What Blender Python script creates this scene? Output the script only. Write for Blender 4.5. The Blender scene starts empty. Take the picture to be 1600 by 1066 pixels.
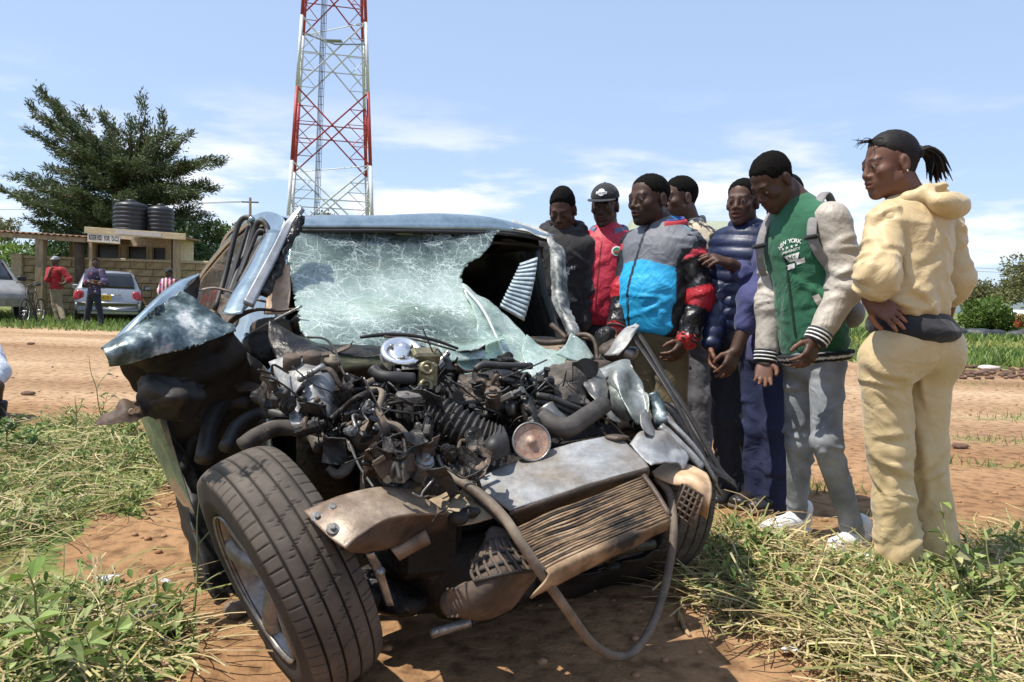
import bpy, math, random
import numpy as np
from mathutils import Vector, Matrix
from mathutils.bvhtree import BVHTree
random.seed(7)
rng = np.random.default_rng(7)
SC = bpy.context.scene
COL = SC.collection

# ------------------------------------------------------------------ camera, world, sun, exposure
FPX, CX, CY = 1200.0, 800.0, 533.0          # focal length and centre in pixels of the 1600 x 1066 photograph
CAM_H, PITCH, ROLL = 1.04, math.radians(3.15), math.radians(1.8)
_f = np.array([0, math.cos(PITCH), -math.sin(PITCH)])
_u0 = np.array([0, math.sin(PITCH), math.cos(PITCH)])
_r0 = np.array([1.0, 0, 0])
CR = math.cos(ROLL) * _r0 + math.sin(ROLL) * _u0
CU = math.cos(ROLL) * _u0 - math.sin(ROLL) * _r0
CF = _f
CO = np.array([0, 0, CAM_H])
cd = bpy.data.cameras.new('camera')
cam = bpy.data.objects.new('camera', cd)
COL.objects.link(cam)
m = Matrix.Identity(4)
for i in range(3):
    m[i][0], m[i][1], m[i][2], m[i][3] = CR[i], CU[i], -CF[i], CO[i]
cam.matrix_world = m
cd.sensor_width = 36.0
cd.lens = FPX / 1600.0 * 36.0
cd.clip_start, cd.clip_end = 0.05, 6000
SC.camera = cam

SUN_EL, SUN_H = math.radians(64), np.array([-0.93, -0.25])     # direction towards the sun
SUN_H = SUN_H / np.linalg.norm(SUN_H)
SUN = np.array([SUN_H[0] * math.cos(SUN_EL), SUN_H[1] * math.cos(SUN_EL), math.sin(SUN_EL)])
sl = bpy.data.lights.new('sun', 'SUN')
sl.energy, sl.angle, sl.color = 5.0, math.radians(0.53), (1.0, 0.95, 0.86)
so = bpy.data.objects.new('sun', sl)
COL.objects.link(so)
so.rotation_euler = Vector(SUN).to_track_quat('Z', 'Y').to_euler()
so.location = (0, 0, 30)

W = bpy.data.worlds.new('World')
SC.world = W
W.use_nodes = True
def build_world():
    nt = W.node_tree; N = nt.nodes; L = nt.links
    N.clear()
    out = N.new('ShaderNodeOutputWorld'); bg = N.new('ShaderNodeBackground')
    sky = N.new('ShaderNodeTexSky'); sky.sky_type = 'NISHITA'; sky.sun_disc = False
    sky.sun_elevation = SUN_EL; sky.sun_rotation = math.atan2(SUN[0], SUN[1])
    sky.altitude = 1000; sky.air_density = 1.0; sky.dust_density = 1.3; sky.ozone_density = 1.6
    tc = N.new('ShaderNodeTexCoord'); sep = N.new('ShaderNodeSeparateXYZ')
    L.new(tc.outputs['Generated'], sep.inputs[0])
    # clouds: soft banks low over the horizon, thin wisps higher up
    mp = N.new('ShaderNodeMapping'); mp.inputs['Scale'].default_value = (2.6, 2.6, 11.0); mp.inputs['Location'].default_value = (3.1, 0.4, 0.12)
    L.new(tc.outputs['Generated'], mp.inputs[0])
    nz = N.new('ShaderNodeTexNoise'); nz.inputs['Scale'].default_value = 1.6; nz.inputs['Detail'].default_value = 7; nz.inputs['Roughness'].default_value = 0.55
    L.new(mp.outputs[0], nz.inputs['Vector'])
    r1 = N.new('ShaderNodeMapRange'); r1.interpolation_type = 'SMOOTHSTEP'
    r1.inputs['From Min'].default_value = 0.46; r1.inputs['From Max'].default_value = 0.66
    L.new(nz.outputs['Fac'], r1.inputs['Value'])
    r2 = N.new('ShaderNodeMapRange'); r2.interpolation_type = 'SMOOTHSTEP'      # clouds fade out above about 13 degrees
    r2.inputs['From Min'].default_value = 0.27; r2.inputs['From Max'].default_value = 0.10
    L.new(sep.outputs['Z'], r2.inputs['Value'])
    mul = N.new('ShaderNodeMath'); mul.operation = 'MULTIPLY'
    L.new(r1.outputs[0], mul.inputs[0]); L.new(r2.outputs[0], mul.inputs[1])
    mul2 = N.new('ShaderNodeMath'); mul2.operation = 'MULTIPLY'; mul2.inputs[1].default_value = 0.85
    L.new(mul.outputs[0], mul2.inputs[0])
    # the thin white veil of a humid sky
    veil = N.new('ShaderNodeMixRGB'); veil.inputs['Fac'].default_value = 0.42
    veil.inputs['Color2'].default_value = (6.2, 7.9, 11.2, 1)
    L.new(sky.outputs[0], veil.inputs['Color1'])
    mx = N.new('ShaderNodeMixRGB'); mx.inputs['Color2'].default_value = (10.3, 9.9, 10.0, 1)
    L.new(mul2.outputs[0], mx.inputs['Fac']); L.new(veil.outputs[0], mx.inputs['Color1'])
    L.new(mx.outputs[0], bg.inputs['Color']); bg.inputs['Strength'].default_value = 0.105
    L.new(bg.outputs[0], out.inputs[0])
build_world()
SC.view_settings.view_transform = 'Standard'
SC.view_settings.look = 'None'
SC.view_settings.gamma = 1.0
SC.view_settings.use_curve_mapping = False
SC.view_settings.exposure = 0.36
SC.render.engine = 'CYCLES'
SC.cycles.max_bounces = 8
SC.cycles.transparent_max_bounces = 16
SC.cycles.use_denoising = True

# ------------------------------------------------------------------ pixel -> place helpers
def ray(px, py):
    return CF + CR * ((px - CX) / FPX) - CU * ((py - CY) / FPX)
def P(px, py, Y):                                  # the point seen at that pixel, Y metres ahead
    d = ray(px, py)
    return CO + d * (Y / d[1])
def G(px, py, z=0.0):                              # the point of the ground seen at that pixel
    d = ray(px, py)
    return CO + d * ((z - CAM_H) / d[2])
def to_px(p):
    q = np.asarray(p) - CO
    w = q @ CF
    return CX + FPX * (q @ CR) / w, CY - FPX * (q @ CU) / w

# ------------------------------------------------------------------ materials
MATS = {}
GRIME = 0.30
def mat(name, c1, c2=None, c3=None, scale=6.0, detail=5.0, lo=0.35, hi=0.65, rough=0.6, metal=0.0, bump=0.0, bscale=40.0, attr=False,
        spec=0.5, rough2=None, stretch=None, coat=0.0, sheen=0.0, sss=0.0, var=0.25, grime=None, wrk=0.0, wsc=8.5):
    grime = GRIME if grime is None else grime
    if name in MATS:
        return MATS[name]
    m = bpy.data.materials.new(name); m.use_nodes = True
    nt = m.node_tree; N = nt.nodes; L = nt.links
    b = N['Principled BSDF']
    tc = N.new('ShaderNodeTexCoord'); mp = N.new('ShaderNodeMapping')
    L.new(tc.outputs['Object'], mp.inputs[0])
    if stretch: mp.inputs['Scale'].default_value = stretch
    nz = N.new('ShaderNodeTexNoise'); nz.inputs['Scale'].default_value = scale; nz.inputs['Detail'].default_value = detail; nz.inputs['Roughness'].default_value = 0.6
    L.new(mp.outputs[0], nz.inputs['Vector'])
    if attr:
        at = N.new('ShaderNodeAttribute'); at.attribute_name = 'Col'
        mr = N.new('ShaderNodeMapRange'); mr.inputs['From Min'].default_value = 0.3; mr.inputs['From Max'].default_value = 0.7
        mr.inputs['To Min'].default_value = 1 - var; mr.inputs['To Max'].default_value = 1 + var
        L.new(nz.outputs['Fac'], mr.inputs['Value'])
        vm = N.new('ShaderNodeVectorMath'); vm.operation = 'SCALE'
        L.new(at.outputs['Color'], vm.inputs[0]); L.new(mr.outputs[0], vm.inputs['Scale'])
        L.new(vm.outputs[0], b.inputs['Base Color'])
    else:
        cr = N.new('ShaderNodeValToRGB')
        c2 = c2 or tuple(min(1, x * 1.25) for x in c1)
        e = cr.color_ramp.elements
        e[0].position, e[0].color = lo, (*c1, 1)
        e[1].position, e[1].color = hi, (*c2, 1)
        if c3:
            k = e.new(min(0.98, hi + (hi - lo) * 0.6)); k.color = (*c3, 1)
        L.new(nz.outputs['Fac'], cr.inputs[0])
        n3 = N.new('ShaderNodeTexNoise'); n3.inputs['Scale'].default_value = scale * 4.3; n3.inputs['Detail'].default_value = 6; n3.inputs['Roughness'].default_value = .7
        L.new(mp.outputs[0], n3.inputs['Vector'])
        g3 = N.new('ShaderNodeMapRange'); g3.inputs['From Min'].default_value = .36; g3.inputs['From Max'].default_value = .62; g3.inputs['To Min'].default_value = 1 - grime; g3.inputs['To Max'].default_value = 1 + grime * .25
        L.new(n3.outputs['Fac'], g3.inputs['Value']); v3 = N.new('ShaderNodeVectorMath'); v3.operation = 'SCALE'
        L.new(cr.outputs[0], v3.inputs[0]); L.new(g3.outputs[0], v3.inputs['Scale']); L.new(v3.outputs[0], b.inputs['Base Color'])
    b.inputs['Roughness'].default_value = rough
    if rough2 is not None:
        rr = N.new('ShaderNodeMapRange'); rr.inputs['From Min'].default_value = 0.35; rr.inputs['From Max'].default_value = 0.65
        rr.inputs['To Min'].default_value = rough; rr.inputs['To Max'].default_value = rough2
        L.new(nz.outputs['Fac'], rr.inputs['Value']); L.new(rr.outputs[0], b.inputs['Roughness'])
    b.inputs['Metallic'].default_value = metal
    b.inputs['Specular IOR Level'].default_value = spec
    if coat: b.inputs['Coat Weight'].default_value = coat; b.inputs['Coat Roughness'].default_value = 0.08
    if sheen: b.inputs['Sheen Weight'].default_value = sheen
    if sss:
        b.inputs['Subsurface Weight'].default_value = sss; b.inputs['Subsurface Radius'].default_value = (0.012, 0.005, 0.003)
    if bump:
        n2 = N.new('ShaderNodeTexNoise'); n2.inputs['Scale'].default_value = bscale; n2.inputs['Detail'].default_value = 5
        L.new(mp.outputs[0], n2.inputs['Vector'])
        bp = N.new('ShaderNodeBump'); bp.inputs['Strength'].default_value = bump; bp.inputs['Distance'].default_value = 0.4 / bscale
        L.new(n2.outputs['Fac'], bp.inputs['Height']); L.new(bp.outputs[0], b.inputs['Normal'])
    if wrk:                                            # cloth wrinkles too fine for the mesh
        n4 = N.new('ShaderNodeTexNoise'); n4.inputs['Scale'].default_value = wsc; n4.inputs['Detail'].default_value = 2.5; n4.inputs['Distortion'].default_value = 2.2; n4.inputs['Roughness'].default_value = .42
        L.new(tc.outputs['Object'], n4.inputs['Vector'])
        b4 = N.new('ShaderNodeBump'); b4.inputs['Strength'].default_value = wrk; b4.inputs['Distance'].default_value = 0.02
        L.new(n4.outputs['Fac'], b4.inputs['Height'])
        if b.inputs['Normal'].is_linked: L.new(b.inputs['Normal'].links[0].from_socket, b4.inputs['Normal'])
        L.new(b4.outputs[0], b.inputs['Normal'])
    MATS[name] = m
    return m

# ------------------------------------------------------------------ mesh helpers
WLOC = {}
def _name_ok(n): return n
def link(name, me, parent=None, loc=None):
    o = bpy.data.objects.new(name, me); COL.objects.link(o)
    if parent is not None:
        o.parent = parent; WLOC[o.name] = WLOC[parent.name]
    else:
        l = np.zeros(3) if loc is None else np.asarray(loc, float)
        o.location = l; WLOC[o.name] = l
    return o
def tag(o, label=None, cat=None, group=None, kind=None):
    if label: o['label'] = label
    if cat: o['category'] = cat
    if group: o['group'] = group
    if kind: o['kind'] = kind
    return o
def thing(name, label, cat, loc, group=None):
    o = link(name, None, None, loc)
    o.empty_display_size = 0.2
    return tag(o, label, cat, group)
def mesh_from(name, V, F, mats, smooth=True, col=None, midx=None):
    V = np.asarray(V, np.float32)
    me = bpy.data.meshes.new(name)
    if isinstance(F, np.ndarray) and F.ndim == 2:
        k = F.shape[1]
        me.vertices.add(len(V)); me.vertices.foreach_set('co', V.ravel())
        me.loops.add(F.size); me.loops.foreach_set('vertex_index', F.astype(np.int32).ravel())
        me.polygons.add(len(F)); me.polygons.foreach_set('loop_start', np.arange(0, F.size, k, dtype=np.int32))
        me.update(calc_edges=True)
        me.validate(verbose=False)
    else:
        me.from_pydata(V.tolist(), [], [tuple(int(i) for i in f) for f in F])
    me.polygons.foreach_set('use_smooth', np.full(len(me.polygons), bool(smooth)))
    if col is not None:
        ca = me.color_attributes.new('Col', 'FLOAT_COLOR', 'POINT')
        c4 = np.ones((len(me.vertices), 4), np.float32); c4[:, :3] = np.asarray(col)[:len(me.vertices)]
        ca.data.foreach_set('color', c4.ravel())
    for mm in (mats if isinstance(mats, (list, tuple)) else [mats]):
        me.materials.append(mm)
    if midx is not None:
        me.polygons.foreach_set('material_index', np.asarray(midx, np.int32)[:len(me.polygons)])
    me.update()
    return me
def part(name, geo, m, parent=None, smooth=True, col=None, base=None, label=None):
    """one mesh object from world-space geometry (V, F); under a parent its vertices are kept relative to the thing's base"""
    V, F = geo
    V = np.asarray(V, float).reshape(-1, 3)
    if parent is not None: b = WLOC[parent.name]
    elif base is not None: b = np.asarray(base, float)
    else: b = np.zeros(3)
    o = link(name, mesh_from(name, V - b, F, m, smooth, col), parent, b)
    if label: o['label'] = label
    return o
class MB:
    def __init__(s): s.V = []; s.F = []; s.n = 0
    def add(s, geo):
        V, F = geo
        V = np.asarray(V, float).reshape(-1, 3)
        s.V.append(V); s.F.extend([tuple(int(i) + s.n for i in f) for f in F]); s.n += len(V)
        return s
    def geo(s): return np.concatenate(s.V), s.F
def norm(v):
    v = np.asarray(v, float); return v / (np.linalg.norm(v) + 1e-12)
def frame(z, hint=(0, 0, 1)):
    z = norm(z); h = np.asarray(hint, float)
    if abs(z @ norm(h)) > 0.97: h = np.array([1.0, 0, 0]) if abs(z[0]) < 0.9 else np.array([0, 1.0, 0])
    x = norm(np.cross(h, z)); y = np.cross(z, x)
    return x, y, z
def spline(pts, n):
    """Catmull-Rom through the points, n samples"""
    p = np.asarray(pts, float)
    if len(p) == 2:
        t = np.linspace(0, 1, n)[:, None]; return p[0] * (1 - t) + p[1] * t
    q = np.vstack([2 * p[0] - p[1], p, 2 * p[-1] - p[-2]])
    seg = len(p) - 1
    T = np.linspace(0, seg, n); i = np.minimum(T.astype(int), seg - 1); t = (T - i)[:, None]
    a, b, c, d = q[i], q[i + 1], q[i + 2], q[i + 3]
    return 0.5 * (2 * b + (c - a) * t + (2 * a - 5 * b + 4 * c - d) * t**2 + (3 * b - a - 3 * c + d) * t**3)
def tube(pts, r, n=8, k=None, cap=True, flat=1.0, rings=None):
    pts = np.asarray(pts, float)
    k = k or max(2, (len(pts) - 1) * 5 + 1 if len(pts) > 2 else 2)
    C = spline(pts, k)
    R = np.asarray(r, float)
    R = np.full(k, float(R)) if R.ndim == 0 else np.interp(np.linspace(0, 1, k), np.linspace(0, 1, len(R)), R)
    if rings is not None: R = R * rings(np.linspace(0, 1, k))
    T = np.gradient(C, axis=0); T /= np.linalg.norm(T, axis=1)[:, None] + 1e-12
    x, y, _ = frame(T[0]); V = []
    a = np.linspace(0, 2 * np.pi, n, endpoint=False)
    for i in range(k):
        x = norm(x - T[i] * (x @ T[i])); y = np.cross(T[i], x)
        V.append(C[i] + R[i] * (np.cos(a)[:, None] * x + flat * np.sin(a)[:, None] * y))
    V = np.concatenate(V); F = []
    for i in range(k - 1):
        for j in range(n):
            j2 = (j + 1) % n
            F.append((i * n + j, i * n + j2, (i + 1) * n + j2, (i + 1) * n + j))
    if cap:
        F.append(tuple(range(n - 1, -1, -1))); F.append(tuple((k - 1) * n + j for j in range(n)))
    return V, F
def box(c, s, R=None, bev=0.0):
    """box with its edges chamfered by bev"""
    c = np.asarray(c, float); h = np.asarray(s, float) / 2
    R = np.eye(3) if R is None else np.asarray(R)      # rows: axes
    if bev <= 0:
        V = np.array([[x, y, z] for x in (-1, 1) for y in (-1, 1) for z in (-1, 1)], float) * h
        F = [(0, 1, 3, 2), (4, 6, 7, 5), (0, 4, 5, 1), (2, 3, 7, 6), (0, 2, 6, 4), (1, 5, 7, 3)]
        return V @ R + c, F
    b = min(bev, h.min() * 0.9); V = []; idx = {}
    for sx in (-1, 1):
        for sy in (-1, 1):
            for sz in (-1, 1):
                s3 = np.array([sx, sy, sz])
                for ax in range(3):
                    q = s3 * (h - b); q[ax] = s3[ax] * h[ax]
                    idx[(sx, sy, sz, ax)] = len(V); V.append(q)
    F = []
    for ax in range(3):
        o1, o2 = [(1, 2), (2, 0), (0, 1)][ax]
        for s0 in (-1, 1):
            q = []
            for a1, a2 in ((-1, -1), (1, -1), (1, 1), (-1, 1)):
                s3 = [0, 0, 0]; s3[ax] = s0; s3[o1] = a1; s3[o2] = a2; q.append(idx[(*s3, ax)])
            F.append(tuple(q if s0 > 0 else q[::-1]))
        for a1 in (-1, 1):
            for a2 in (-1, 1):                         # edge along ax
                def k(sa, axx):
                    s3 = [0, 0, 0]; s3[ax] = sa; s3[o1] = a1; s3[o2] = a2; return idx[(*s3, axx)]
                q = (k(-1, o1), k(1, o1), k(1, o2), k(-1, o2)); F.append(q if a1 * a2 > 0 else q[::-1])
    for sx in (-1, 1):
        for sy in (-1, 1):
            for sz in (-1, 1):
                q = tuple(idx[(sx, sy, sz, a)] for a in range(3)); F.append(q if sx * sy * sz > 0 else q[::-1])
    return np.array(V) @ R + c, F
def lathe(prof, c, axis, n=24, cap=True, hint=(0, 0, 1)):
    """prof: (radius, height) pairs along the axis from c"""
    x, y, z = frame(axis, hint); a = np.linspace(0, 2 * np.pi, n, endpoint=False); V = []
    for r, h in prof: V.append(np.asarray(c) + h * z + r * (np.cos(a)[:, None] * x + np.sin(a)[:, None] * y))
    V = np.concatenate(V); F = []; k = len(prof)
    for i in range(k - 1):
        for j in range(n):
            j2 = (j + 1) % n; F.append((i * n + j, i * n + j2, (i + 1) * n + j2, (i + 1) * n + j))
    if cap:
        F.append(tuple(range(n - 1, -1, -1))); F.append(tuple((k - 1) * n + j for j in range(n)))
    return V, F
_NK = [(np.random.default_rng(100 + i).normal(size=(7, 3)), np.random.default_rng(200 + i).uniform(0, 6.28, (7, 2))) for i in range(5)]
def wob(p, freq, seed=0):
    """smooth pseudo-noise about -1..1 from warped sines"""
    K, ph = _NK[seed % 5]; p = np.asarray(p, float) * freq + seed * 1.37; o = 0
    for i in range(7):
        o = o + np.sin(p @ K[i] + ph[i, 0] + 1.3 * np.sin(p @ K[(i + 3) % 7] * 0.7 + ph[i, 1]))
    return o / 4.0
def sheet(rows, nu=14, nv=14, thick=0.002, crumple=0.0, freq=14.0, seed=0, mask=None, facet=0.0, rag=0.0):
    """sheet metal / cloth / glass: smooth grid through control rows, crumpled, given thickness. rows: list of equal-length point lists"""
    R = [spline(r, nv) for r in rows]
    A = np.stack([spline([r[j] for r in R], nu) for j in range(nv)], axis=1)        # nu, nv, 3
    if rag:                                            # torn edges: pull the border in by uneven bites
        rr_ = np.random.default_rng(seed + 50)
        def bite(n): x = np.interp(np.arange(n), np.linspace(0, n - 1, max(4, n // 2)), rr_.uniform(0, 1, max(4, n // 2)) ** 2); return x[:, None] * rag
        for sl, s2, n in ((0, 2, nv), (nu - 1, nu - 3, nv)):
            d_ = A[s2] - A[sl]; d_ /= np.linalg.norm(d_, axis=1)[:, None] + 1e-9; A[sl] = A[sl] + d_ * bite(n)
        for sl, s2, n in ((0, 2, nu), (nv - 1, nv - 3, nu)):
            d_ = A[:, s2] - A[:, sl]; d_ /= np.linalg.norm(d_, axis=1)[:, None] + 1e-9; A[:, sl] = A[:, sl] + d_ * bite(n)
    du = np.gradient(A, axis=0); dv = np.gradient(A, axis=1)
    Nn = np.cross(du, dv); Nn /= np.linalg.norm(Nn, axis=2)[..., None] + 1e-12
    if crumple:
        w = wob(A, freq, seed) + 0.5 * wob(A, freq * 2.3, seed + 1)
        if facet: w = w * (1 - facet) + facet * (2 * np.abs(wob(A, freq * 0.8, seed + 2)) - 1 + np.abs(wob(A, freq * 1.7, seed + 3)))
        A = A + Nn * (crumple * w)[..., None]
        du = np.gradient(A, axis=0); dv = np.gradient(A, axis=1)
        Nn = np.cross(du, dv); Nn /= np.linalg.norm(Nn, axis=2)[..., None] + 1e-12
    V = np.concatenate([(A + Nn * thick / 2).reshape(-1, 3), (A - Nn * thick / 2).reshape(-1, 3)]); m0 = nu * nv; F = []
    keep = np.ones((nu - 1, nv - 1), bool) if mask is None else mask
    for i in range(nu - 1):
        for j in range(nv - 1):
            if not keep[i, j]: continue
            q = (i * nv + j, (i + 1) * nv + j, (i + 1) * nv + j + 1, i * nv + j + 1)
            F.append(q); F.append(tuple(m0 + x for x in q[::-1]))
            for (di, dj, e) in ((-1, 0, (q[3], q[0])), (1, 0, (q[1], q[2])), (0, -1, (q[0], q[1])), (0, 1, (q[2], q[3]))):
                a, b = i + di, j + dj
                if not (0 <= a < nu - 1 and 0 <= b < nv - 1 and keep[a, b]):
                    F.append((e[1], e[0], m0 + e[0], m0 + e[1]))
    return V, F
def join(*gs):
    b = MB()
    for g in gs: b.add(g)
    return b.geo()
def text_geo(txt, size, spacing=1.0, shear=0.0, align='CENTER', extrude=0.0, bold=0.0):
    """letters of the built-in font as flat mesh, in x right / y up, centred"""
    c = bpy.data.curves.new('lettering', 'FONT'); c.body = txt; c.size = size; c.align_x = align; c.align_y = 'CENTER'
    c.space_character = spacing; c.shear = shear; c.resolution_u = 2; c.extrude = extrude; c.offset = size * bold
    o = bpy.data.objects.new('lettering', c); COL.objects.link(o)
    dg = bpy.context.evaluated_depsgraph_get(); ev = o.evaluated_get(dg); me = ev.to_mesh()
    V = np.array([v.co[:] for v in me.vertices]).reshape(-1, 3); F = [tuple(p.vertices) for p in me.polygons]
    ev.to_mesh_clear(); bpy.data.objects.remove(o); bpy.data.curves.remove(c)
    return V, F
def place_flat(geo, c, right, up, off=0.0):
    V, F = geo; r = norm(right); u = norm(up); n = np.cross(r, u)
    return np.asarray(c) + V[:, :1] * r + V[:, 1:2] * u + (V[:, 2:3] + off) * n, F
def quads_col(Q, C):
    """many loose quads: Q (n,4,3), C (n,3) -> V, F array, per-vertex colours"""
    n = len(Q); return Q.reshape(-1, 3), np.arange(n * 4).reshape(n, 4), np.repeat(C, 4, axis=0)
# ------------------------------------------------------------------ ground
def inpoly(X, Y, poly):
    poly = np.asarray(poly); r = np.zeros(X.shape, bool); n = len(poly)
    for i in range(n):
        x1, y1 = poly[i]; x2, y2 = poly[(i + 1) % n]
        c = (y1 > Y) != (y2 > Y)
        with np.errstate(divide='ignore', invalid='ignore'):
            r ^= c & (X < (x2 - x1) * (Y - y1) / (y2 - y1 + 1e-12) + x1)
    return r
def gpoly(px): return np.array([G(*p)[:2] for p in px])
LEFT_GRASS = np.vstack([gpoly([(0, 668), (120, 658), (200, 668), (245, 700), (262, 770), (225, 812), (150, 800), (108, 850), (118, 905), (200, 945), (285, 985), (320, 1066)]),
                        [(-1.6, 1.2), (-5.5, 1.2), (-5.5, 5.6)]])
RIGHT_GRASS = np.vstack([gpoly([(1050, 905), (1075, 868), (1130, 836), (1210, 826), (1290, 858), (1345, 880), (1420, 892), (1500, 880), (1520, 850), (1600, 840)]),
                         [(4.6, 3.3), (4.6, 1.3), (1.05, 1.3)], gpoly([(1400, 1066), (1330, 1030), (1240, 990), (1120, 965), (1050, 935)])])
def gh(x, y):
    """height of the ground"""
    p = np.stack([np.asarray(x, float), np.asarray(y, float), np.zeros_like(np.asarray(x, float))], -1)
    near = np.clip(1 - (np.hypot(p[..., 0], p[..., 1] - 3) - 9) / 10, 0, 1)
    far = np.clip((np.hypot(p[..., 0], p[..., 1]) - 6) / 10, 0, 1)
    return near * (0.010 * wob(p, 2.3, 1) + 0.005 * wob(p, 9.0, 2) + 0.0022 * wob(p, 31.0, 3)) + far * 0.03 * wob(p, 0.5, 4) - 0.004
def axis_steps(lo, hi, d, far, grow=1.12):
    a = list(np.arange(lo, hi, d)); s = d
    while a[-1] < far: s *= grow; a.append(a[-1] + s)
    b = []; s = d; x = lo
    while x > -far: s *= grow; x -= s; b.append(x)
    return np.array(b[::-1] + a)
gx = axis_steps(-3.2, 4.2, 0.032, 1800); gy = axis_steps(0.8, 6.4, 0.032, 1800)
gx = gx; GX, GY = np.meshgrid(gx, gy)
GZ = gh(GX, GY)
# tyre ruts along the dirt road, running across the view
rut = np.zeros_like(GZ)
for yy, w in ((8.2, .10), (9.6, .12), (11.5, .15), (13.2, .12), (15.5, .2)):
    rut += np.exp(-((GY - yy - 0.25 * np.sin(GX * 0.21 + yy) + 0.02 * GX) / w) ** 2)
nyy, nxx = GX.shape
idx = np.arange(nyy * nxx).reshape(nyy, nxx)
GF = np.stack([idx[:-1, :-1], idx[:-1, 1:], idx[1:, 1:], idx[1:, :-1]], -1).reshape(-1, 4)
GV = np.stack([GX, GY, GZ - 0.02 * np.clip(rut, 0, 1)], -1).reshape(-1, 3)
lit = np.zeros(GX.shape)
jx = GX + 0.12 * wob(np.stack([GX, GY, GZ], -1), 3.0, 0); jy = GY + 0.12 * wob(np.stack([GX, GY, GZ], -1), 3.1, 1)
lit[inpoly(jx, jy, LEFT_GRASS)] = 0.8; lit[inpoly(jx, jy, RIGHT_GRASS)] = 0.8
q3 = np.stack([GX, GY, GZ], -1)
farg = (wob(q3, 0.45, 2) > 0.1) * 1.0
lit = np.maximum(lit, ((GY > 17.8 + 0.3 * wob(q3, 1.0, 3)) & (GX < -2)) * (0.75 + 0.2 * farg))
band = (GY > 15.5 + 1.2 * wob(q3, 0.5, 1)) & (GX > 3)
lit = np.maximum(lit, band * np.where((GY > 21) & (GY < 29), 0.45 + 0.3 * farg, 0.9))
lit = np.maximum(lit, (np.hypot(GX, GY) > 36) * 0.8)
spots = [(1295, 765, .35, .12), (1570, 690, .5, .22), (1555, 728, .5, .12), (1530, 600, .8, .3), (1590, 655, .6, .3), (1410, 812, .25, .07)]
for px, py, a, b in spots:
    g = G(px, py)
    lit = np.maximum(lit, 0.42 * ((((GX - g[0]) / a) ** 2 + ((GY - g[1]) / b) ** 2 + 0.5 * wob(q3, 4.0, 2)) < 1))
def ground_mat():
    m = bpy.data.materials.new('red_dirt'); m.use_nodes = True
    nt = m.node_tree; N = nt.nodes; L = nt.links; b = N['Principled BSDF']
    tc = N.new('ShaderNodeTexCoord')
    def noise(scale, detail=6, st=None):
        n = N.new('ShaderNodeTexNoise'); n.inputs['Scale'].default_value = scale; n.inputs['Detail'].default_value = detail
        if st:
            mp = N.new('ShaderNodeMapping'); mp.inputs['Scale'].default_value = st
            L.new(tc.outputs['Object'], mp.inputs[0]); L.new(mp.outputs[0], n.inputs['Vector'])
        else: L.new(tc.outputs['Object'], n.inputs['Vector'])
        return n
    def ramp(src, stops):
        r = N.new('ShaderNodeValToRGB'); e = r.color_ramp.elements
        e[0].position, e[0].color = stops[0][0], (*stops[0][1], 1); e[1].position, e[1].color = stops[-1][0], (*stops[-1][1], 1)
        for p_, c_ in stops[1:-1]: k = e.new(p_); k.color = (*c_, 1)
        L.new(src, r.inputs[0]); return r
    big = noise(0.35, 8, (0.5, 1.6, 1)); r1 = ramp(big.outputs['Fac'], [(0.33, (0.215, 0.112, 0.052)), (0.5, (0.30, 0.172, 0.086)), (0.68, (0.40, 0.248, 0.136))])
    fine = noise(14, 10); r2 = ramp(fine.outputs['Fac'], [(0.33, (0.45, 0.42, 0.40)), (0.5, (0.95, 0.95, 0.95)), (0.7, (1.18, 1.16, 1.12))])
    mm = N.new('ShaderNodeMixRGB'); mm.blend_type = 'MULTIPLY'; mm.inputs[0].default_value = 0.9
    L.new(r1.outputs[0], mm.inputs[1]); L.new(r2.outputs[0], mm.inputs[2])
    # darker crumbs of soil
    vo = N.new('ShaderNodeTexVoronoi'); vo.inputs['Scale'].default_value = 26; L.new(tc.outputs['Object'], vo.inputs['Vector'])
    crumb = ramp(vo.outputs['Distance'], [(0.06, (0.55, 0.5, 0.46)), (0.16, (1, 1, 1))])
    m2 = N.new('ShaderNodeMixRGB'); m2.blend_type = 'MULTIPLY'; m2.inputs[0].default_value = 0.5
    L.new(mm.outputs[0], m2.inputs[1]); L.new(crumb.outputs[0], m2.inputs[2])
    at = N.new('ShaderNodeAttribute'); at.attribute_name = 'Col'
    sp = N.new('ShaderNodeSeparateColor'); L.new(at.outputs['Color'], sp.inputs[0])
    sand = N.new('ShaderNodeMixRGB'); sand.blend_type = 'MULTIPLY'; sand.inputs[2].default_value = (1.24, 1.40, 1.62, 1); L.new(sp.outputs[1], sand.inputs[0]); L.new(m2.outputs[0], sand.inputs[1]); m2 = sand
    gn = noise(9, 8); gr = ramp(gn.outputs['Fac'], [(0.3, (0.05, 0.055, 0.02)), (0.5, (0.13, 0.17, 0.045)), (0.7, (0.30, 0.26, 0.11))])
    mg = N.new('ShaderNodeMixRGB'); L.new(m2.outputs[0], mg.inputs[1]); L.new(gr.outputs[0], mg.inputs[2])
    gm = noise(3.0, 8); ad = N.new('ShaderNodeMath'); ad.operation = 'ADD'; ad.use_clamp = False
    L.new(gm.outputs['Fac'], ad.inputs[0]); L.new(sp.outputs[0], ad.inputs[1])
    mr = N.new('ShaderNodeMapRange'); mr.inputs['From Min'].default_value = 0.85; mr.inputs['From Max'].default_value = 1.25; L.new(ad.outputs[0], mr.inputs[0])
    L.new(mr.outputs[0], mg.inputs[0])
    L.new(mg.outputs[0], b.inputs['Base Color'])
    b.inputs['Roughness'].default_value = 0.95; b.inputs['Specular IOR Level'].default_value = 0.15
    bp = N.new('ShaderNodeBump'); bp.inputs['Strength'].default_value = 0.8; bp.inputs['Distance'].default_value = 0.02
    L.new(fine.outputs['Fac'], bp.inputs['Height'])
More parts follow.
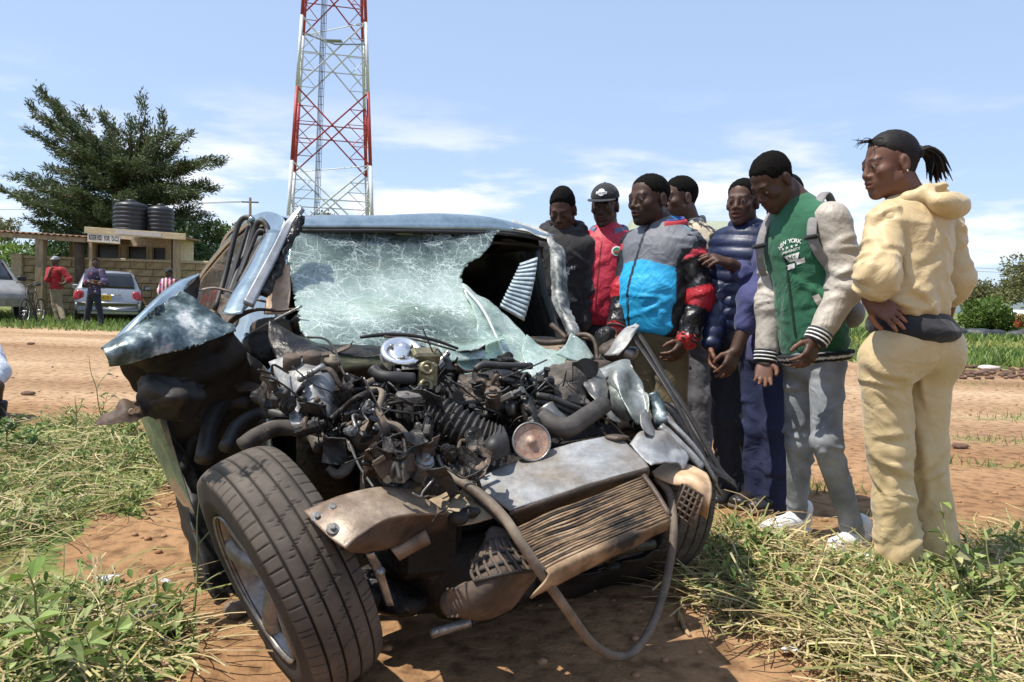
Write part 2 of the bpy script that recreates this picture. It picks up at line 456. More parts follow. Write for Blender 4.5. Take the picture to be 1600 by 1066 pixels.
    bp2 = N.new('ShaderNodeBump'); bp2.inputs['Strength'].default_value = 0.5; bp2.inputs['Distance'].default_value = 0.008
    f2 = noise(70, 4); L.new(f2.outputs['Fac'], bp2.inputs['Height']); L.new(bp.outputs[0], bp2.inputs['Normal']); L.new(bp2.outputs[0], b.inputs['Normal'])
    return m
gcol = np.zeros((len(GV), 3)); gcol[:, 0] = lit.ravel()
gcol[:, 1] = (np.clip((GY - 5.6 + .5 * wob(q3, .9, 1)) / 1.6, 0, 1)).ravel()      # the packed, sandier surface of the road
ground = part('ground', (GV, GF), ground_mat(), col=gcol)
tag(ground, kind='structure')

# ------------------------------------------------------------------ cut weeds, leaves and grass blades
CLEAR = [(*G(1322, 872)[:2], .24), (*G(1235, 842)[:2], .20), (*G(1288, 874)[:2], .15)]      # trodden flat round the white trainers
def scatter(poly, n, xr, yr):
    out = np.zeros((0, 2))
    while len(out) < n:
        p = np.column_stack([rng.uniform(*xr, n * 2), rng.uniform(*yr, n * 2)])
        q3 = np.column_stack([p, np.zeros(len(p))])
        j = 0.10 * np.column_stack([wob(q3, 3.0, 0), wob(q3, 3.1, 1)])
        ok = inpoly(p[:, 0] + j[:, 0], p[:, 1] + j[:, 1], poly)
        clump = wob(q3, 2.6, 3) + 0.5 * wob(q3, 6.0, 4)
        ok &= rng.uniform(-1.1, 1.0, len(p)) < clump
        for cx_, cy_, r_ in CLEAR: ok &= (np.hypot(p[:, 0] - cx_, p[:, 1] - cy_) > r_) | (rng.uniform(0, 1, len(p)) < .07)
        out = np.vstack([out, p[ok]])
    return out[:n]
def straws(pos, lmin, lmax, w, lift, cols, upright=0.15):
    n = len(pos); az = rng.uniform(0, 6.283, n); Ln = rng.uniform(lmin, lmax, n); k = 5
    bend = rng.normal(0, 0.7, n); el = np.abs(rng.normal(0, upright, n)); base = rng.uniform(0.004, lift, n)
    t = np.linspace(0, 1, k)
    A = az[:, None] + bend[:, None] * t
    dx = np.cos(A) * (Ln / (k - 1))[:, None]; dy = np.sin(A) * (Ln / (k - 1))[:, None]
    x = pos[:, :1] + np.cumsum(dx, 1); y = pos[:, 1:] + np.cumsum(dy, 1)
    arch = np.sin(t * np.pi)[None] * (Ln * 0.12 * rng.uniform(0, 1, n))[:, None]
    z = gh(x, y) + base[:, None] + arch + (t[None] * (Ln * np.sin(el))[:, None])
    C = np.stack([x, y, z], -1)
    sx = -np.sin(A) * w / 2; sy = np.cos(A) * w / 2
    wf = rng.uniform(0.6, 1.5, n)[:, None]
    tilt = rng.uniform(-0.8, 0.8, n)[:, None]
    Sd = np.stack([sx * wf, sy * wf, tilt * w / 2 * np.ones_like(sx)], -1)
    Q = np.stack([C[:, :-1] - Sd[:, :-1], C[:, 1:] - Sd[:, 1:], C[:, 1:] + Sd[:, 1:], C[:, :-1] + Sd[:, :-1]], 2).reshape(-1, 4, 3)
    c = cols[rng.integers(0, len(cols), n)] * rng.uniform(0.75, 1.25, (n, 1))
    return Q, np.repeat(c, k - 1, 0)
def leaves(pos3, ln, wd, cols, droop=0.5, up=0.4):
    """lance-shaped leaves, two quads folded along the midrib"""
    n = len(pos3); az = rng.uniform(0, 6.283, n); el = rng.normal(up, droop, n)
    L_ = ln * rng.uniform(0.5, 1.4, n)[:, None]; Wd = wd * rng.uniform(0.6, 1.3, n)[:, None]
    d = np.column_stack([np.cos(az) * np.cos(el), np.sin(az) * np.cos(el), np.sin(el)])
    s = np.column_stack([-np.sin(az), np.cos(az), rng.normal(0, 0.45, n)]); s /= np.linalg.norm(s, axis=1)[:, None]
    nrm = np.cross(d, s)
    b = pos3; m_ = pos3 + d * L_ * 0.45 - nrm * L_ * 0.03; tip = pos3 + d * L_ - np.array([0, 0, 1]) * L_ * 0.22
    l_ = m_ + s * Wd / 2 + nrm * Wd * 0.22; r_ = m_ - s * Wd / 2 + nrm * Wd * 0.22
    l2 = pos3 + d * L_ * 0.75 + s * Wd * 0.30 - np.array([0, 0, 1]) * L_ * 0.08; r2 = pos3 + d * L_ * 0.75 - s * Wd * 0.30 - np.array([0, 0, 1]) * L_ * 0.08
    Q = np.concatenate([np.stack([b, l_, l2, tip], 1), np.stack([b, tip, r2, r_], 1)])
    c = cols[rng.integers(0, len(cols), n)] * rng.uniform(0.7, 1.3, (n, 1))
    return Q, np.concatenate([c, c])
STRAW = np.array([(0.46, 0.38, 0.17), (0.40, 0.35, 0.14), (0.56, 0.46, 0.25), (0.28, 0.29, 0.09), (0.34, 0.24, 0.12), (0.50, 0.40, 0.22)])
GREENS = np.array([(0.13, 0.19, 0.045), (0.20, 0.26, 0.07), (0.26, 0.32, 0.10), (0.32, 0.36, 0.14), (0.08, 0.13, 0.03), (0.40, 0.38, 0.19), (0.16, 0.22, 0.06)])
def leaf_mat(name='leaf', rough=0.55, trans=0.25):
    m = mat(name, (1, 1, 1), attr=True, rough=rough, scale=30, var=0.18, spec=0.35)
    nt = m.node_tree; N = nt.nodes; L = nt.links
    b = N['Principled BSDF']; o = N['Material Output']
    if trans and not any(n.type == 'MIX_SHADER' for n in N):
        t = N.new('ShaderNodeBsdfTranslucent'); mx = N.new('ShaderNodeMixShader'); mx.inputs[0].default_value = trans
        src = b.inputs['Base Color'].links[0].from_socket
        L.new(src, t.inputs['Color']); L.new(b.outputs[0], mx.inputs[1]); L.new(t.outputs[0], mx.inputs[2]); L.new(mx.outputs[0], o.inputs[0])
    return m
LEAF = leaf_mat()
def loose(name, QC, label, kind='stuff', m=None):
    Q = np.concatenate([q for q, c in QC]); C = np.concatenate([c for q, c in QC])
    V, F, c = quads_col(Q, C)
    o = part(name, (V, F), m or LEAF, smooth=False, col=c)
    return tag(o, label, kind=kind)
def near_weeds(poly, xr, yr, dens, nm, lab, leaf=.042):
    ns, nl, nb = dens
    p1 = scatter(poly, ns, xr, yr); p2 = scatter(poly, nl, xr, yr); p3 = scatter(poly, nb, xr, yr)
    q3 = np.column_stack([p1, np.zeros(len(p1))])
    st = straws(p1, 0.08, 0.34, 0.0042, 0.06, STRAW)
    z = gh(p2[:, 0], p2[:, 1]) + rng.beta(1.3, 3.0, nl) * 0.15
    lv = leaves(np.column_stack([p2, z]), leaf, leaf * .5, GREENS)
    bl = straws(p3, 0.05, 0.16, 0.0048, 0.01, GREENS, upright=0.8)
    loose(nm, [st, lv, bl], lab)
near_weeds(LEFT_GRASS, (-5.2, -0.6), (1.4, 5.9), (10500, 18000, 11000), 'cut_weeds', 'cut and wilting weeds lying over the dirt left of the wreck', .046)
near_weeds(RIGHT_GRASS, (0.7, 4.4), (1.3, 4.2), (22000, 13000, 7000), 'cut_grass', 'cut and drying grass lying around the feet of the onlookers')
# sparse short grass on the dirt and in the far field
def far_grass(n, xr, yr, h, w, cond, cols):
    p = np.column_stack([rng.uniform(*xr, n), rng.uniform(*yr, n)]); p = p[cond(p)]
    n = len(p); az = rng.uniform(0, 6.283, n); hh = h * rng.uniform(0.4, 1.3, n)
    b = np.column_stack([p, gh(p[:, 0], p[:, 1])]); s = np.column_stack([np.cos(az), np.sin(az), np.zeros(n)]) * w / 2
    t = b + np.column_stack([rng.normal(0, 0.4, n) * hh, rng.normal(0, 0.4, n) * hh, hh])
    Q = np.stack([b - s, b + s, t + s * 0.3, t - s * 0.3], 1)
    c = cols[rng.integers(0, len(cols), n)] * rng.uniform(0.7, 1.3, (n, 1))
    return Q, c
FG = np.array([(0.14, 0.22, 0.05), (0.20, 0.29, 0.06), (0.24, 0.28, 0.09), (0.10, 0.17, 0.04)])
def _patch(p):
    q = np.column_stack([p, np.zeros(len(p))]); return wob(q, 0.45, 2) + 0.4 * wob(q, 2.0, 3) > 0.0
loose('verge_grass', [far_grass(16000, (-24, -3), (17.6, 27), 0.14, 0.03, lambda p: p[:, 1] > 17.9 + 0.5 * wob(np.column_stack([p, 0 * p[:, 0]]), 1.0, 3), FG)],
      'green grass growing along the verge before the parking shed')
loose('field_grass', [far_grass(20000, (6, 26), (15, 21.5), 0.16, 0.05, lambda p: wob(np.column_stack([p, 0 * p[:, 0]]), 0.7, 1) > -0.7, FG),
                      far_grass(9000, (8, 34), (28, 36), 0.25, 0.08, lambda p: p[:, 0] > 0, FG),
                      far_grass(4000, (8, 34), (21, 28), 0.15, 0.06, _patch, FG * np.array([1.5, 1.2, 1.2]))],
      'green grass of the open field beyond the dirt road')
tq = []
for px, py, a, b in spots:
    g = G(px, py)
    tq.append(far_grass(170, (g[0] - a, g[0] + a), (g[1] - b, g[1] + b), 0.06, 0.008, lambda p: ((p[:, 0] - g[0]) / a) ** 2 + ((p[:, 1] - g[1]) / b) ** 2 < rng.uniform(0, 1, len(p)), FG))
loose('short_grass', tq, 'short green grass tufts growing through the dirt road')

# clods and small stones on the dirt
def rock(c, r, seed, n=2):
    import bmesh
    bm = bmesh.new(); bmesh.ops.create_icosphere(bm, subdivisions=n, radius=1.0)
    V = np.array([v.co[:] for v in bm.verts]); F = [tuple(v.index for v in f.verts) for f in bm.faces]; bm.free()
    V = V * (1 + 0.22 * wob(V, 1.7, seed))[:, None] * np.asarray(r)
    return V + np.asarray(c), F
b = MB()
for i in range(700):
    y = 1.9 + rng.gamma(2.0, 1.6); x = rng.uniform(-0.75, 0.8) * y
    s = rng.uniform(0.004, 0.016); b.add(rock((x, y, gh(x, y) + s * 0.3), (s * 1.3, s, s * 0.7), i % 5, 1))
dirtm = mat('dirt_clod', (0.30, 0.16, 0.085), (0.46, 0.28, 0.16), scale=20, rough=0.95, bump=0.4, bscale=120, spec=0.1)
o = part('loose_gravel', b.geo(), dirtm); tag(o, 'small clods and gravel lying loose on the dirt', kind='stuff')
# ------------------------------------------------------------------ background: hills, trees, buildings, tower
def hz(px): return 467 + (px - 800) * 0.0314
def hill(name, Y, prof, m):
    V = []; n = len(prof); F = []
    for k, (yy, s) in enumerate(((Y - 260, 0), (Y, 1.0), (Y + 500, 0.7))):
        for px, hgt in prof: V.append(((px - 800) / 1200 * Y, yy, -2 + s * hgt + s * 6 * math.sin(px * 0.05 + k)))
    for k in range(2):
        for i in range(n - 1): F.append((k * n + i, k * n + i + 1, (k + 1) * n + i + 1, (k + 1) * n + i))
    o = part(name, (V, F), m); return tag(o, kind='structure')
hm = mat('hazy_hill_forest', (0.10, 0.13, 0.13), (0.15, 0.18, 0.17), scale=0.01, rough=0.95)  # blue-grey of distance haze put into the hill colour
prof = [(px, 60 + 34 * math.sin(px * 0.0041 + 1.0) + 22 * math.sin(px * 0.013)) for px in range(-2600, 4300, 60)]
hill('hills', 3200, prof, hm)

BARK = mat('bark', (0.11, 0.075, 0.05), (0.2, 0.15, 0.11), scale=12, rough=0.9, bump=0.6, bscale=30, stretch=(3, 3, 0.6))
def cloud(clumps, n_each, ln, wd, cols, shell=0.55, flat=0.0, droop=0.0):
    """leaf quads through flattened clumps: (centre, (rx,ry,rz), tone, axis or None)"""
    Qs, Cs = [], []
    for c, r, tone, ax in clumps:
        n = int(n_each)
        d = rng.normal(size=(n, 3)); d /= np.linalg.norm(d, axis=1)[:, None]
        rad = rng.uniform(shell, 1.0, n)[:, None] ** 0.7 * rng.uniform(0.6, 1.08, n)[:, None]
        p = d * rad * np.asarray(r)
        if ax is not None:
            x, y, z = frame(ax); R = np.stack([z, x, y]); p = p @ R; out = d @ R * 0.35 + z * 1.0
        else: out = d + np.array([0, 0, 0.1])
        p = p + np.asarray(c)
        o = out + rng.normal(0, 0.55, (n, 3)); o[:, 2] -= droop; o /= np.linalg.norm(o, axis=1)[:, None]
        s = np.cross(o, rng.normal(size=(n, 3))); s /= np.linalg.norm(s, axis=1)[:, None] + 1e-9
        s[:, 2] *= 1 - flat
        L_ = ln * rng.uniform(0.5, 1.5, (n, 1)); Wd = wd * rng.uniform(0.6, 1.3, (n, 1))
        Q = np.stack([p, p + o * L_ * 0.5 + s * Wd, p + o * L_, p + o * L_ * 0.5 - s * Wd], 1)
        cc = cols[rng.integers(0, len(cols), n)] * tone * rng.uniform(0.75, 1.25, (n, 1))
        Qs.append(Q); Cs.append(cc)
    return np.concatenate(Qs), np.concatenate(Cs)
def crown(t, QC, m=None, name='crown'):
    V, F, c = quads_col(*QC)
    return part(name, (V, F), m or LEAF, t, smooth=False, col=c)

def big_conifer():
    Y = 31.0; base = P(196, 447 + 1.04 * 1200 / Y - 6, Y); base[2] = 0
    t = thing('cedar_tree', 'big dark cedar with wind-swept layered branches rising behind the water tanks', 'tree', base)
    top = P(205, 215, Y)
    trunk = [base + (0, 0, -0.2), base * 0.66 + top * 0.34 + (0.15, 0, 0), base * 0.3 + top * 0.7, top]
    part('trunk', tube(trunk, [0.42, 0.33, 0.2, 0.06], 10, 16), BARK, t)
    tips = [(64, 146, -.5), (50, 170, .5), (92, 168, 0), (130, 188, -1), (165, 180, .6), (62, 212, .8), (100, 212, -.8), (228, 172, 0), (262, 190, -.5), (290, 213, .4),
            (205, 192, -.4), (250, 225, .8), (335, 250, 0), (318, 285, .6), (300, 255, -.8), (325, 297, -.3), (285, 300, -1.2), (4, 300, 0), (36, 278, .7), (30, 312, -.7), (60, 295, -1.3), (85, 265, .3),
            (70, 330, .2), (110, 330, -1.1), (150, 270, -1.5), (180, 250, -1.4), (215, 255, -1.6), (250, 290, -1.6), (140, 235, -.9), (205, 300, -1.8), (290, 335, -.6), (310, 330, .6), (120, 300, -1.4),
            (160, 330, -1.6), (230, 340, -1.6), (60, 350, .5), (270, 355, -.3), (175, 205, 0.3), (230, 215, -.9), (118, 250, .8)]
    lb = MB(); cl = []
    for k, (px, py, dY) in enumerate(tips):
        tip = P(px, py, Y + dY * 1.3)
        f = np.clip((tip[2] - base[2]) / (top[2] - base[2]), 0.2, 1.0)
        rise = 0.72 if py < 240 else 0.9
        a = spline(trunk, 40)[int(np.clip(f * rise, 0.16, .97) * 39)]
        mid = (a + tip) / 2 + np.array([0, 0, -0.25 + 0.1 * math.sin(k)])
        lb.add(tube([a, mid, tip], [0.11, 0.06, 0.015], 5, 8))
        C = spline([a, mid, tip], 12); ax = norm(tip - a); ln = np.linalg.norm(tip - a)
        for i, s in enumerate(np.linspace(0.22, 1.0, max(6, int(ln * 3.2)))):
            p = C[min(11, int(s * 11))] + rng.normal(0, 0.14, 3) * (1, 1.2, 0.6)
            r = (0.78 - 0.34 * s) * rng.uniform(0.75, 1.2)
            tone = rng.uniform(0.75, 1.15)
            a2 = norm(ax + rng.normal(0, 0.45, 3) * (1, 1, 0.25) + (0, 0, 0.12))
            cl.append((p, (r * 1.45, r * 0.9, r * 0.42), tone, a2))
    for k in range(46):
        q = P(rng.uniform(95, 300), rng.uniform(235, 362), Y + rng.uniform(-1.6, 1.4)); r = rng.uniform(.45, .8); a2 = norm(np.array([(q[0] - base[0]), rng.normal(0, 1), rng.normal(.1, .5)])); cl.append((q, (r * 1.4, r, r * .5), rng.uniform(.7, 1.05), a2))
    part('branches', lb.geo(), BARK, t)
    cols = np.array([(0.06, 0.09, 0.035), (0.08, 0.115, 0.04), (0.11, 0.14, 0.05), (0.065, 0.085, 0.04), (0.13, 0.145, 0.065)])
    crown(t, cloud(cl, 200, 0.17, 0.026, cols, shell=0.1, flat=0.2))
big_conifer()
def bushy(name, label, cat, px, Y, w, h, z0, cols, n=16, leaf=0.14, per=260, seed=0, trunk=True, dY=1.0, group=None):
    r = np.random.default_rng(seed); base = P(px, 450, Y); base[2] = 0
    t = thing(name, label, cat, base, group)
    if trunk:
        b = MB()
        for k in range(4):
            a = r.uniform(0, 6.28); e = base + (math.cos(a) * w * 0.28, math.sin(a) * w * 0.2, z0 + h * 0.6)
            b.add(tube([base + (0, 0, -0.1), base + (0.05 * k, 0, z0 * 0.6), e], [0.05 + w * 0.02, 0.05 + w * 0.012, 0.02], 6, 8))
        part('trunk', b.geo(), BARK, t)
    cl = []
    for k in range(n):
        d = r.normal(size=3); d /= np.linalg.norm(d); q = d * r.uniform(0.35, 0.85)
        c = base + (q[0] * w / 2, q[1] * w / 2 * dY, z0 + h / 2 + q[2] * h / 2)
        s = r.uniform(0.16, 0.30) * min(w, h * 1.3); cl.append((c, (s, s, s * 0.75), r.uniform(0.75, 1.2), None))
    crown(t, cloud(cl, per, leaf, leaf * 0.3, cols, shell=0.5))
    return t
DK = np.array([(0.05, 0.085, 0.03), (0.07, 0.11, 0.035), (0.09, 0.14, 0.045)])
MD = np.array([(0.10, 0.15, 0.045), (0.14, 0.19, 0.06), (0.08, 0.12, 0.04)])
LT = np.array([(0.16, 0.25, 0.05), (0.21, 0.30, 0.06), (0.12, 0.20, 0.04)])
OL = np.array([(0.16, 0.16, 0.07), (0.20, 0.19, 0.08), (0.12, 0.13, 0.05)])
bushy('leafy_tree', 'mid green leafy tree just right of the water tanks behind the wall', 'tree', 325, 33, 3.6, 3.6, 0.9, MD, 22, 0.16, 320, 3)
bushy('leafy_tree', 'dark green tree hard against the right end of the shed', 'tree', 290, 29.5, 2.4, 3.0, 0.6, DK, 18, 0.15, 320, 13)
bushy('leafy_tree', 'small bushy tree under the utility pole left of the mast', 'tree', 386, 40, 2.2, 3.6, 1.6, MD, 12, 0.16, 260, 4)
bushy('leafy_tree', 'olive green treetop showing over the car roof behind the mast foot', 'tree', 515, 75, 7.5, 5.0, 4.2, OL, 18, 0.3, 300, 5)
bushy('leafy_bush', 'bright green bush behind the wall under the carport roof', 'bush', 30, 29, 2.6, 2.2, 0.6, LT, 14, 0.13, 300, 6)
bushy('leafy_bush', 'shaded dark bush behind the wall left of the shed windows', 'bush', 105, 30, 2.8, 2.4, 0.8, DK, 14, 0.14, 300, 7)
bushy('leafy_tree', 'pale treetop peeping over the carport roof at the far left', 'tree', 4, 50, 2.8, 2.2, 3.4, OL, 12, 0.16, 200, 9)
bushy('leafy_tree', 'tall dark green tree filling in low behind the cedar', 'tree', 150, 34, 5.5, 3.8, 0.8, DK, 26, 0.17, 320, 8)
bushy('leafy_bush', 'big sunlit green bush at the edge of the field behind the dark netting', 'bush', 1545, 44, 4.2, 1.9, 0.0, LT * .75, 26, 0.2, 320, 10, False)
bushy('leafy_bush', 'lower green bush right of the big sunlit bush by the field edge', 'bush', 1660, 42, 4.8, 1.4, 0.0, MD * .85, 18, 0.2, 300, 11, False)
bushy('flowering_bush', 'small bush with red blossom at the right edge of the field', 'bush', 1601, 40, 0.7, 0.9, 0.2, np.array([(0.5, 0.06, 0.04), (0.12, 0.2, 0.05)]), 6, 0.12, 120, 12, False)
bushy('acacia_tree', 'round olive acacia beyond the big sunlit bush', 'tree', 1552, 75, 6.4, 3.4, 1.3, OL, 20, 0.28, 300, 14)
bushy('acacia_tree', 'tall acacia cut by the right edge of the picture', 'tree', 1632, 58, 5.6, 4.8, 1.3, OL, 24, 0.24, 320, 15)
bushy('acacia_tree', 'small dark tree far off just right of the woman in cream', 'tree', 1516, 120, 3.0, 2.6, 0.8, DK, 10, 0.3, 150, 16)

# boundary wall of stone blocks
CREAM = mat('cream_plaster', (0.60, 0.48, 0.30), (0.72, 0.58, 0.38), scale=3, rough=0.85, bump=0.15, bscale=40)
STONE = mat('stone_block', (0.42, 0.30, 0.15), (0.60, 0.45, 0.25), c3=(0.50, 0.37, 0.2), scale=2.2, detail=8, rough=0.9, bump=0.5, bscale=22)
MORTAR = mat('mortar', (0.20, 0.15, 0.10), (0.28, 0.21, 0.13), rough=0.95)
WY = 25.0
wl, wr = P(28, 450, WY)[0], P(520, 450, WY)[0]
wall = thing('boundary_wall', 'long low boundary wall of yellow stone blocks behind the parked hatchback', 'wall', ((wl + wr) / 2, WY, 0))
ch = 0.232; nc = 8
part('mortar_core', box(((wl + wr) / 2, WY + 0.11, nc * ch / 2), (wr - wl, 0.16, nc * ch)), MORTAR, wall, False)
cop = part('coping', box(((wl + wr) / 2, WY + 0.1, nc * ch + 0.045), (wr - wl + 0.1, 0.30, 0.09), None, 0.015), CREAM, wall, False)
bme = []
for k in range(6):
    bw = 0.44 + 0.02 * k
    V, F = box((0, 0, 0), (bw, 0.10, ch - 0.018), None, 0.012); V = V + 0.006 * np.column_stack([wob(V, 9, k % 5)] * 3)
    bme.append((bw, mesh_from('brick', V, F, STONE, False)))
for r in range(nc):
    x = wl + (0 if r % 2 else -0.0) + (0.22 if r % 2 else 0)
    while x < wr - 0.3:
        bw, me = bme[rng.integers(0, 6)]
        o = link('brick', me, wall); o.location = (x + bw / 2 - wall.location.x, 0.03 + rng.uniform(-0.006, 0.006), r * ch + ch / 2)
        x += bw + 0.014
part('pier', box((wl + 0.02, WY + 0.08, 0.98), (0.36, 0.40, 2.02), None, 0.02), CREAM, wall, False)

# shed with three window openings, its roof and signboard
def shed():
    Y = 26.2; s = Y / 1200
    xl, xr = P(137, 400, Y)[0], P(278, 400, Y)[0]
    t = thing('latrine_shed', 'cream plastered shed with three dark window openings and a tin roof', 'building', ((xl + xr) / 2, Y + 1.2, 0))
    zt = 2.72; D = 1.1
    wins = [(150.5, 186, 411.5, 381.5), (199, 229.5, 413.5, 385), (238, 259, 415.5, 387)]
    wx = [(P(a, 400, Y)[0], P(b_, 400, Y)[0], P(a, c, Y)[2], P(a, d, Y)[2]) for a, b_, c, d in wins]
    m = MB(); th = 0.18; x0 = xl
    for (a, b_, z0, z1) in wx:
        m.add(box(((x0 + a) / 2, Y + th / 2, zt / 2), (a - x0, th, zt)))
        m.add(box(((a + b_) / 2, Y + th / 2, z0 / 2), (b_ - a, th - 0.004, z0)))
        m.add(box(((a + b_) / 2, Y + th / 2, (z1 + zt) / 2), (b_ - a, th - 0.004, zt - z1)))
        x0 = b_
    m.add(box(((x0 + xr) / 2, Y + th / 2, zt / 2), (xr - x0, th, zt)))
    m.add(box((xl + th / 2, Y + D / 2 + th / 2, zt / 2), (th, D - th, zt - 0.003))); m.add(box((xr - th / 2, Y + D / 2 + th / 2, zt / 2), (th, D - th, zt - 0.003)))
    m.add(box(((xl + xr) / 2, Y + D + th / 2, zt / 2), (xr - xl, th, zt - 0.006)))
    part('wall', m.geo(), CREAM, t, False)
    part('floor', box(((xl + xr) / 2, Y + D / 2 + 0.1, 0.03), (xr - xl - 0.4, D - 0.3, 0.06)), MORTAR, t, False)
    dark = mat('dark_window', (0.02, 0.02, 0.022), (0.035, 0.035, 0.04), rough=0.25)
    wood = mat('window_wood', (0.52, 0.41, 0.26), (0.6, 0.48, 0.32), rough=0.8)
    for (a, b_, z0, z1) in wx:
        f = MB(); w = 0.05
        for q in (box(((a + b_) / 2, Y - 0.01, z0 - w / 2), (b_ - a + 2 * w, 0.06, w)), box(((a + b_) / 2, Y - 0.01, z1 + w / 2), (b_ - a + 2 * w, 0.06, w)),
                  box((a - w / 2, Y - 0.01, (z0 + z1) / 2), (w, 0.06, z1 - z0)), box((b_ + w / 2, Y - 0.01, (z0 + z1) / 2), (w, 0.06, z1 - z0))): f.add(q)
        wo = part('window', f.geo(), wood, t, False)
        part('pane', box(((a + b_) / 2, Y + 0.10, (z0 + z1) / 2), (b_ - a, 0.012, z1 - z0)), dark, wo, False)
    # tin roof reaching forward over the parking bay, timber fascia on its edge
    TIN = mat('rusty_tin', (0.20, 0.10, 0.055), (0.33, 0.19, 0.11), scale=4, rough=0.65, metal=0.0, bump=0.2, bscale=20)
    Yf = 23.3
    A = P(133, 361, Yf); B = P(291, 372, Yf)
    n = 97; xs = np.linspace(A[0], B[0], n); zz = np.linspace(A[2], B[2], n) + 0.0
    cz = 0.022 * np.sin(np.arange(n) * 1.57)
    V = []; 
    for yy, dz in ((Yf, 0), (Y + D + 0.3, 0.18)):
        q_ = 0 if dz == 0 else 1.3                      # the back edge is cut short at the right-hand end
        for off in (0, 0.012): V += [(xs[i] - q_ * i / n, yy, zz[i] + dz + cz[i] + off) for i in range(n)]
    F = []
    for i in range(n - 1):
        F += [(i, 2 * n + i, 2 * n + i + 1, i + 1), (n + i, n + i + 1, 3 * n + i + 1, 3 * n + i), (i, i + 1, n + i + 1, n + i), (2 * n + i, 3 * n + i, 3 * n + i + 1, 2 * n + i + 1)]
    part('roof', (V, F), TIN, t, False)
    ax = norm(B - A); up = np.array([0, 0, 1.0])
    R = np.stack([ax, (0, 1.0, 0), np.cross(ax, (0, 1.0, 0))])
    FAS = mat('fascia_board', (0.46, 0.36, 0.20), (0.62, 0.50, 0.31), scale=6, rough=0.85, bump=0.3, bscale=30, stretch=(0.4, 1, 3))
    L_ = np.linalg.norm(B - A)
    part('fascia', box((A + B) / 2 + (0, -0.03, 0.03), (L_, 0.04, 0.19), R, 0.006), FAS, t, False)
    part('banner_strip', box((A * 0.47 + B * 0.53) + (0, -0.056, 0.035), (L_ * 0.46, 0.008, 0.12), R), mat('faded_paint', (0.50, 0.44, 0.40), (0.62, 0.56, 0.50), scale=30, rough=0.8), t, False)
    PO = mat('timber_post', (0.26, 0.19, 0.11), (0.42, 0.31, 0.18), scale=5, rough=0.9, bump=0.4, bscale=25, stretch=(2, 2, 0.4))
    for px, w in ((275, 0.17), (264, 0.20), (141, 0.10)):
        p = P(px, 440, Yf + 0.15); h = A[2] + (B[2] - A[2]) * (p[0] - A[0]) / (B[0] - A[0]) - 0.03
        part('post', box((p[0], Yf + (0.2 if px != 264 else 0.6), h / 2 - 0.05), (w, w, h + 0.1), None, 0.01), PO if px != 264 else mat('dark_timber', (0.07, 0.05, 0.035), (0.12, 0.085, 0.055), rough=0.9), t, False)
    # signboard hung under the fascia
    c = P(162.3, 372.4, Yf - 0.08); w, h = 50.5 * Yf / 1200, 13.2 * Yf / 1200
    sg = thing('sign_board', 'white signboard reading RESERVED FOR O.C.S hung from the shed fascia', 'sign', c)
    part('board', box(c, (w, 0.02, h), R, 0.004), mat('sign_white', (0.62, 0.57, 0.48), (0.72, 0.66, 0.56), rough=0.7), sg, False)
    fr = MB()
    for dz in (-h / 2, h / 2): fr.add(box(c + (0, -0.004, dz) , (w + 0.03, 0.03, 0.022), R))
    part('frame', fr.geo(), FAS, sg, False)
    tg = text_geo('RESERVED  FOR  O.C.S', 0.20, 1.05, bold=.03); V, F = tg; V = V * (w * 0.92 / np.ptp(V[:, 0]), h * 0.60 / np.ptp(V[:, 1]), 1)
    part('lettering', place_flat((V, F), c + (0, -0.0135, 0), ax, R[2]), mat('sign_black', (0.03, 0.028, 0.025)), sg, False)
    # two water tanks on the shed's roof
    TK = mat('tank_plastic', (0.018, 0.022, 0.026), (0.035, 0.04, 0.045), scale=8, rough=0.42, spec=0.5)
    for k, (pl, pr, pt, pb, lab) in enumerate(((179.5, 230, 315, 362, 'larger black ribbed water tank, left one on the shed roof'), (231, 270.5, 321.5, 367, 'smaller black ribbed water tank, right one on the shed roof'))):
        yy = 27.3 + 0.2 * k; cc = P((pl + pr) / 2, pb, yy); rad = (pr - pl) / 2 * yy / 1200; hh = (pb - pt) * yy / 1200
        tk = thing('water_tank', lab, 'water tank', cc, 'water tanks on the shed roof')
        pr_ = [(rad * 0.98, -0.12)]; nr = 6
        for i in range(nr):
            z0 = i * hh * 0.80 / nr
            pr_ += [(rad, z0), (rad, z0 + hh * 0.80 / nr * 0.62), (rad * 0.955, z0 + hh * 0.8 / nr * 0.72), (rad * 0.955, z0 + hh * 0.8 / nr * 0.92)]
        pr_ += [(rad * 0.99, hh * 0.81), (rad * 0.88, hh * 0.9), (rad * 0.5, hh * 0.965), (rad * 0.32, hh * 0.975)]
        part('tank_body', lathe(pr_, cc, (0, 0, 1), 40), TK, tk)
        part('lid', lathe([(rad * 0.30, 0), (rad * 0.31, 0.05), (rad * 0.2, 0.09)], cc + (0, 0, hh * 0.965), (0, 0, 1), 24), TK, tk)
        part('pipe', tube([cc + (-rad * 1.02, -0.1, -0.02), cc + (-rad * 1.02, -0.1, hh * 0.9), cc + (-rad * 0.55, -0.1, hh * 1.0)], 0.018, 6), TK, tk)
    slab = box(((xl + xr) / 2, 27.4, 3.0), (3.6, 1.9, 0.001))
    bb = P(225, 366, 27.4)
    part('tank_platform', box((bb[0], 27.4, bb[2] - 0.18), (2.6, 1.6, 0.12), R), CREAM, t, False)
    for sx in (-1.1, 1.1):
        for sy in (-0.6, 0.6): part('post', box((bb[0] + sx, 27.4 + sy, (bb[2] - 0.24) / 2), (0.12, 0.12, bb[2] - 0.24)), PO, t, False)
shed()

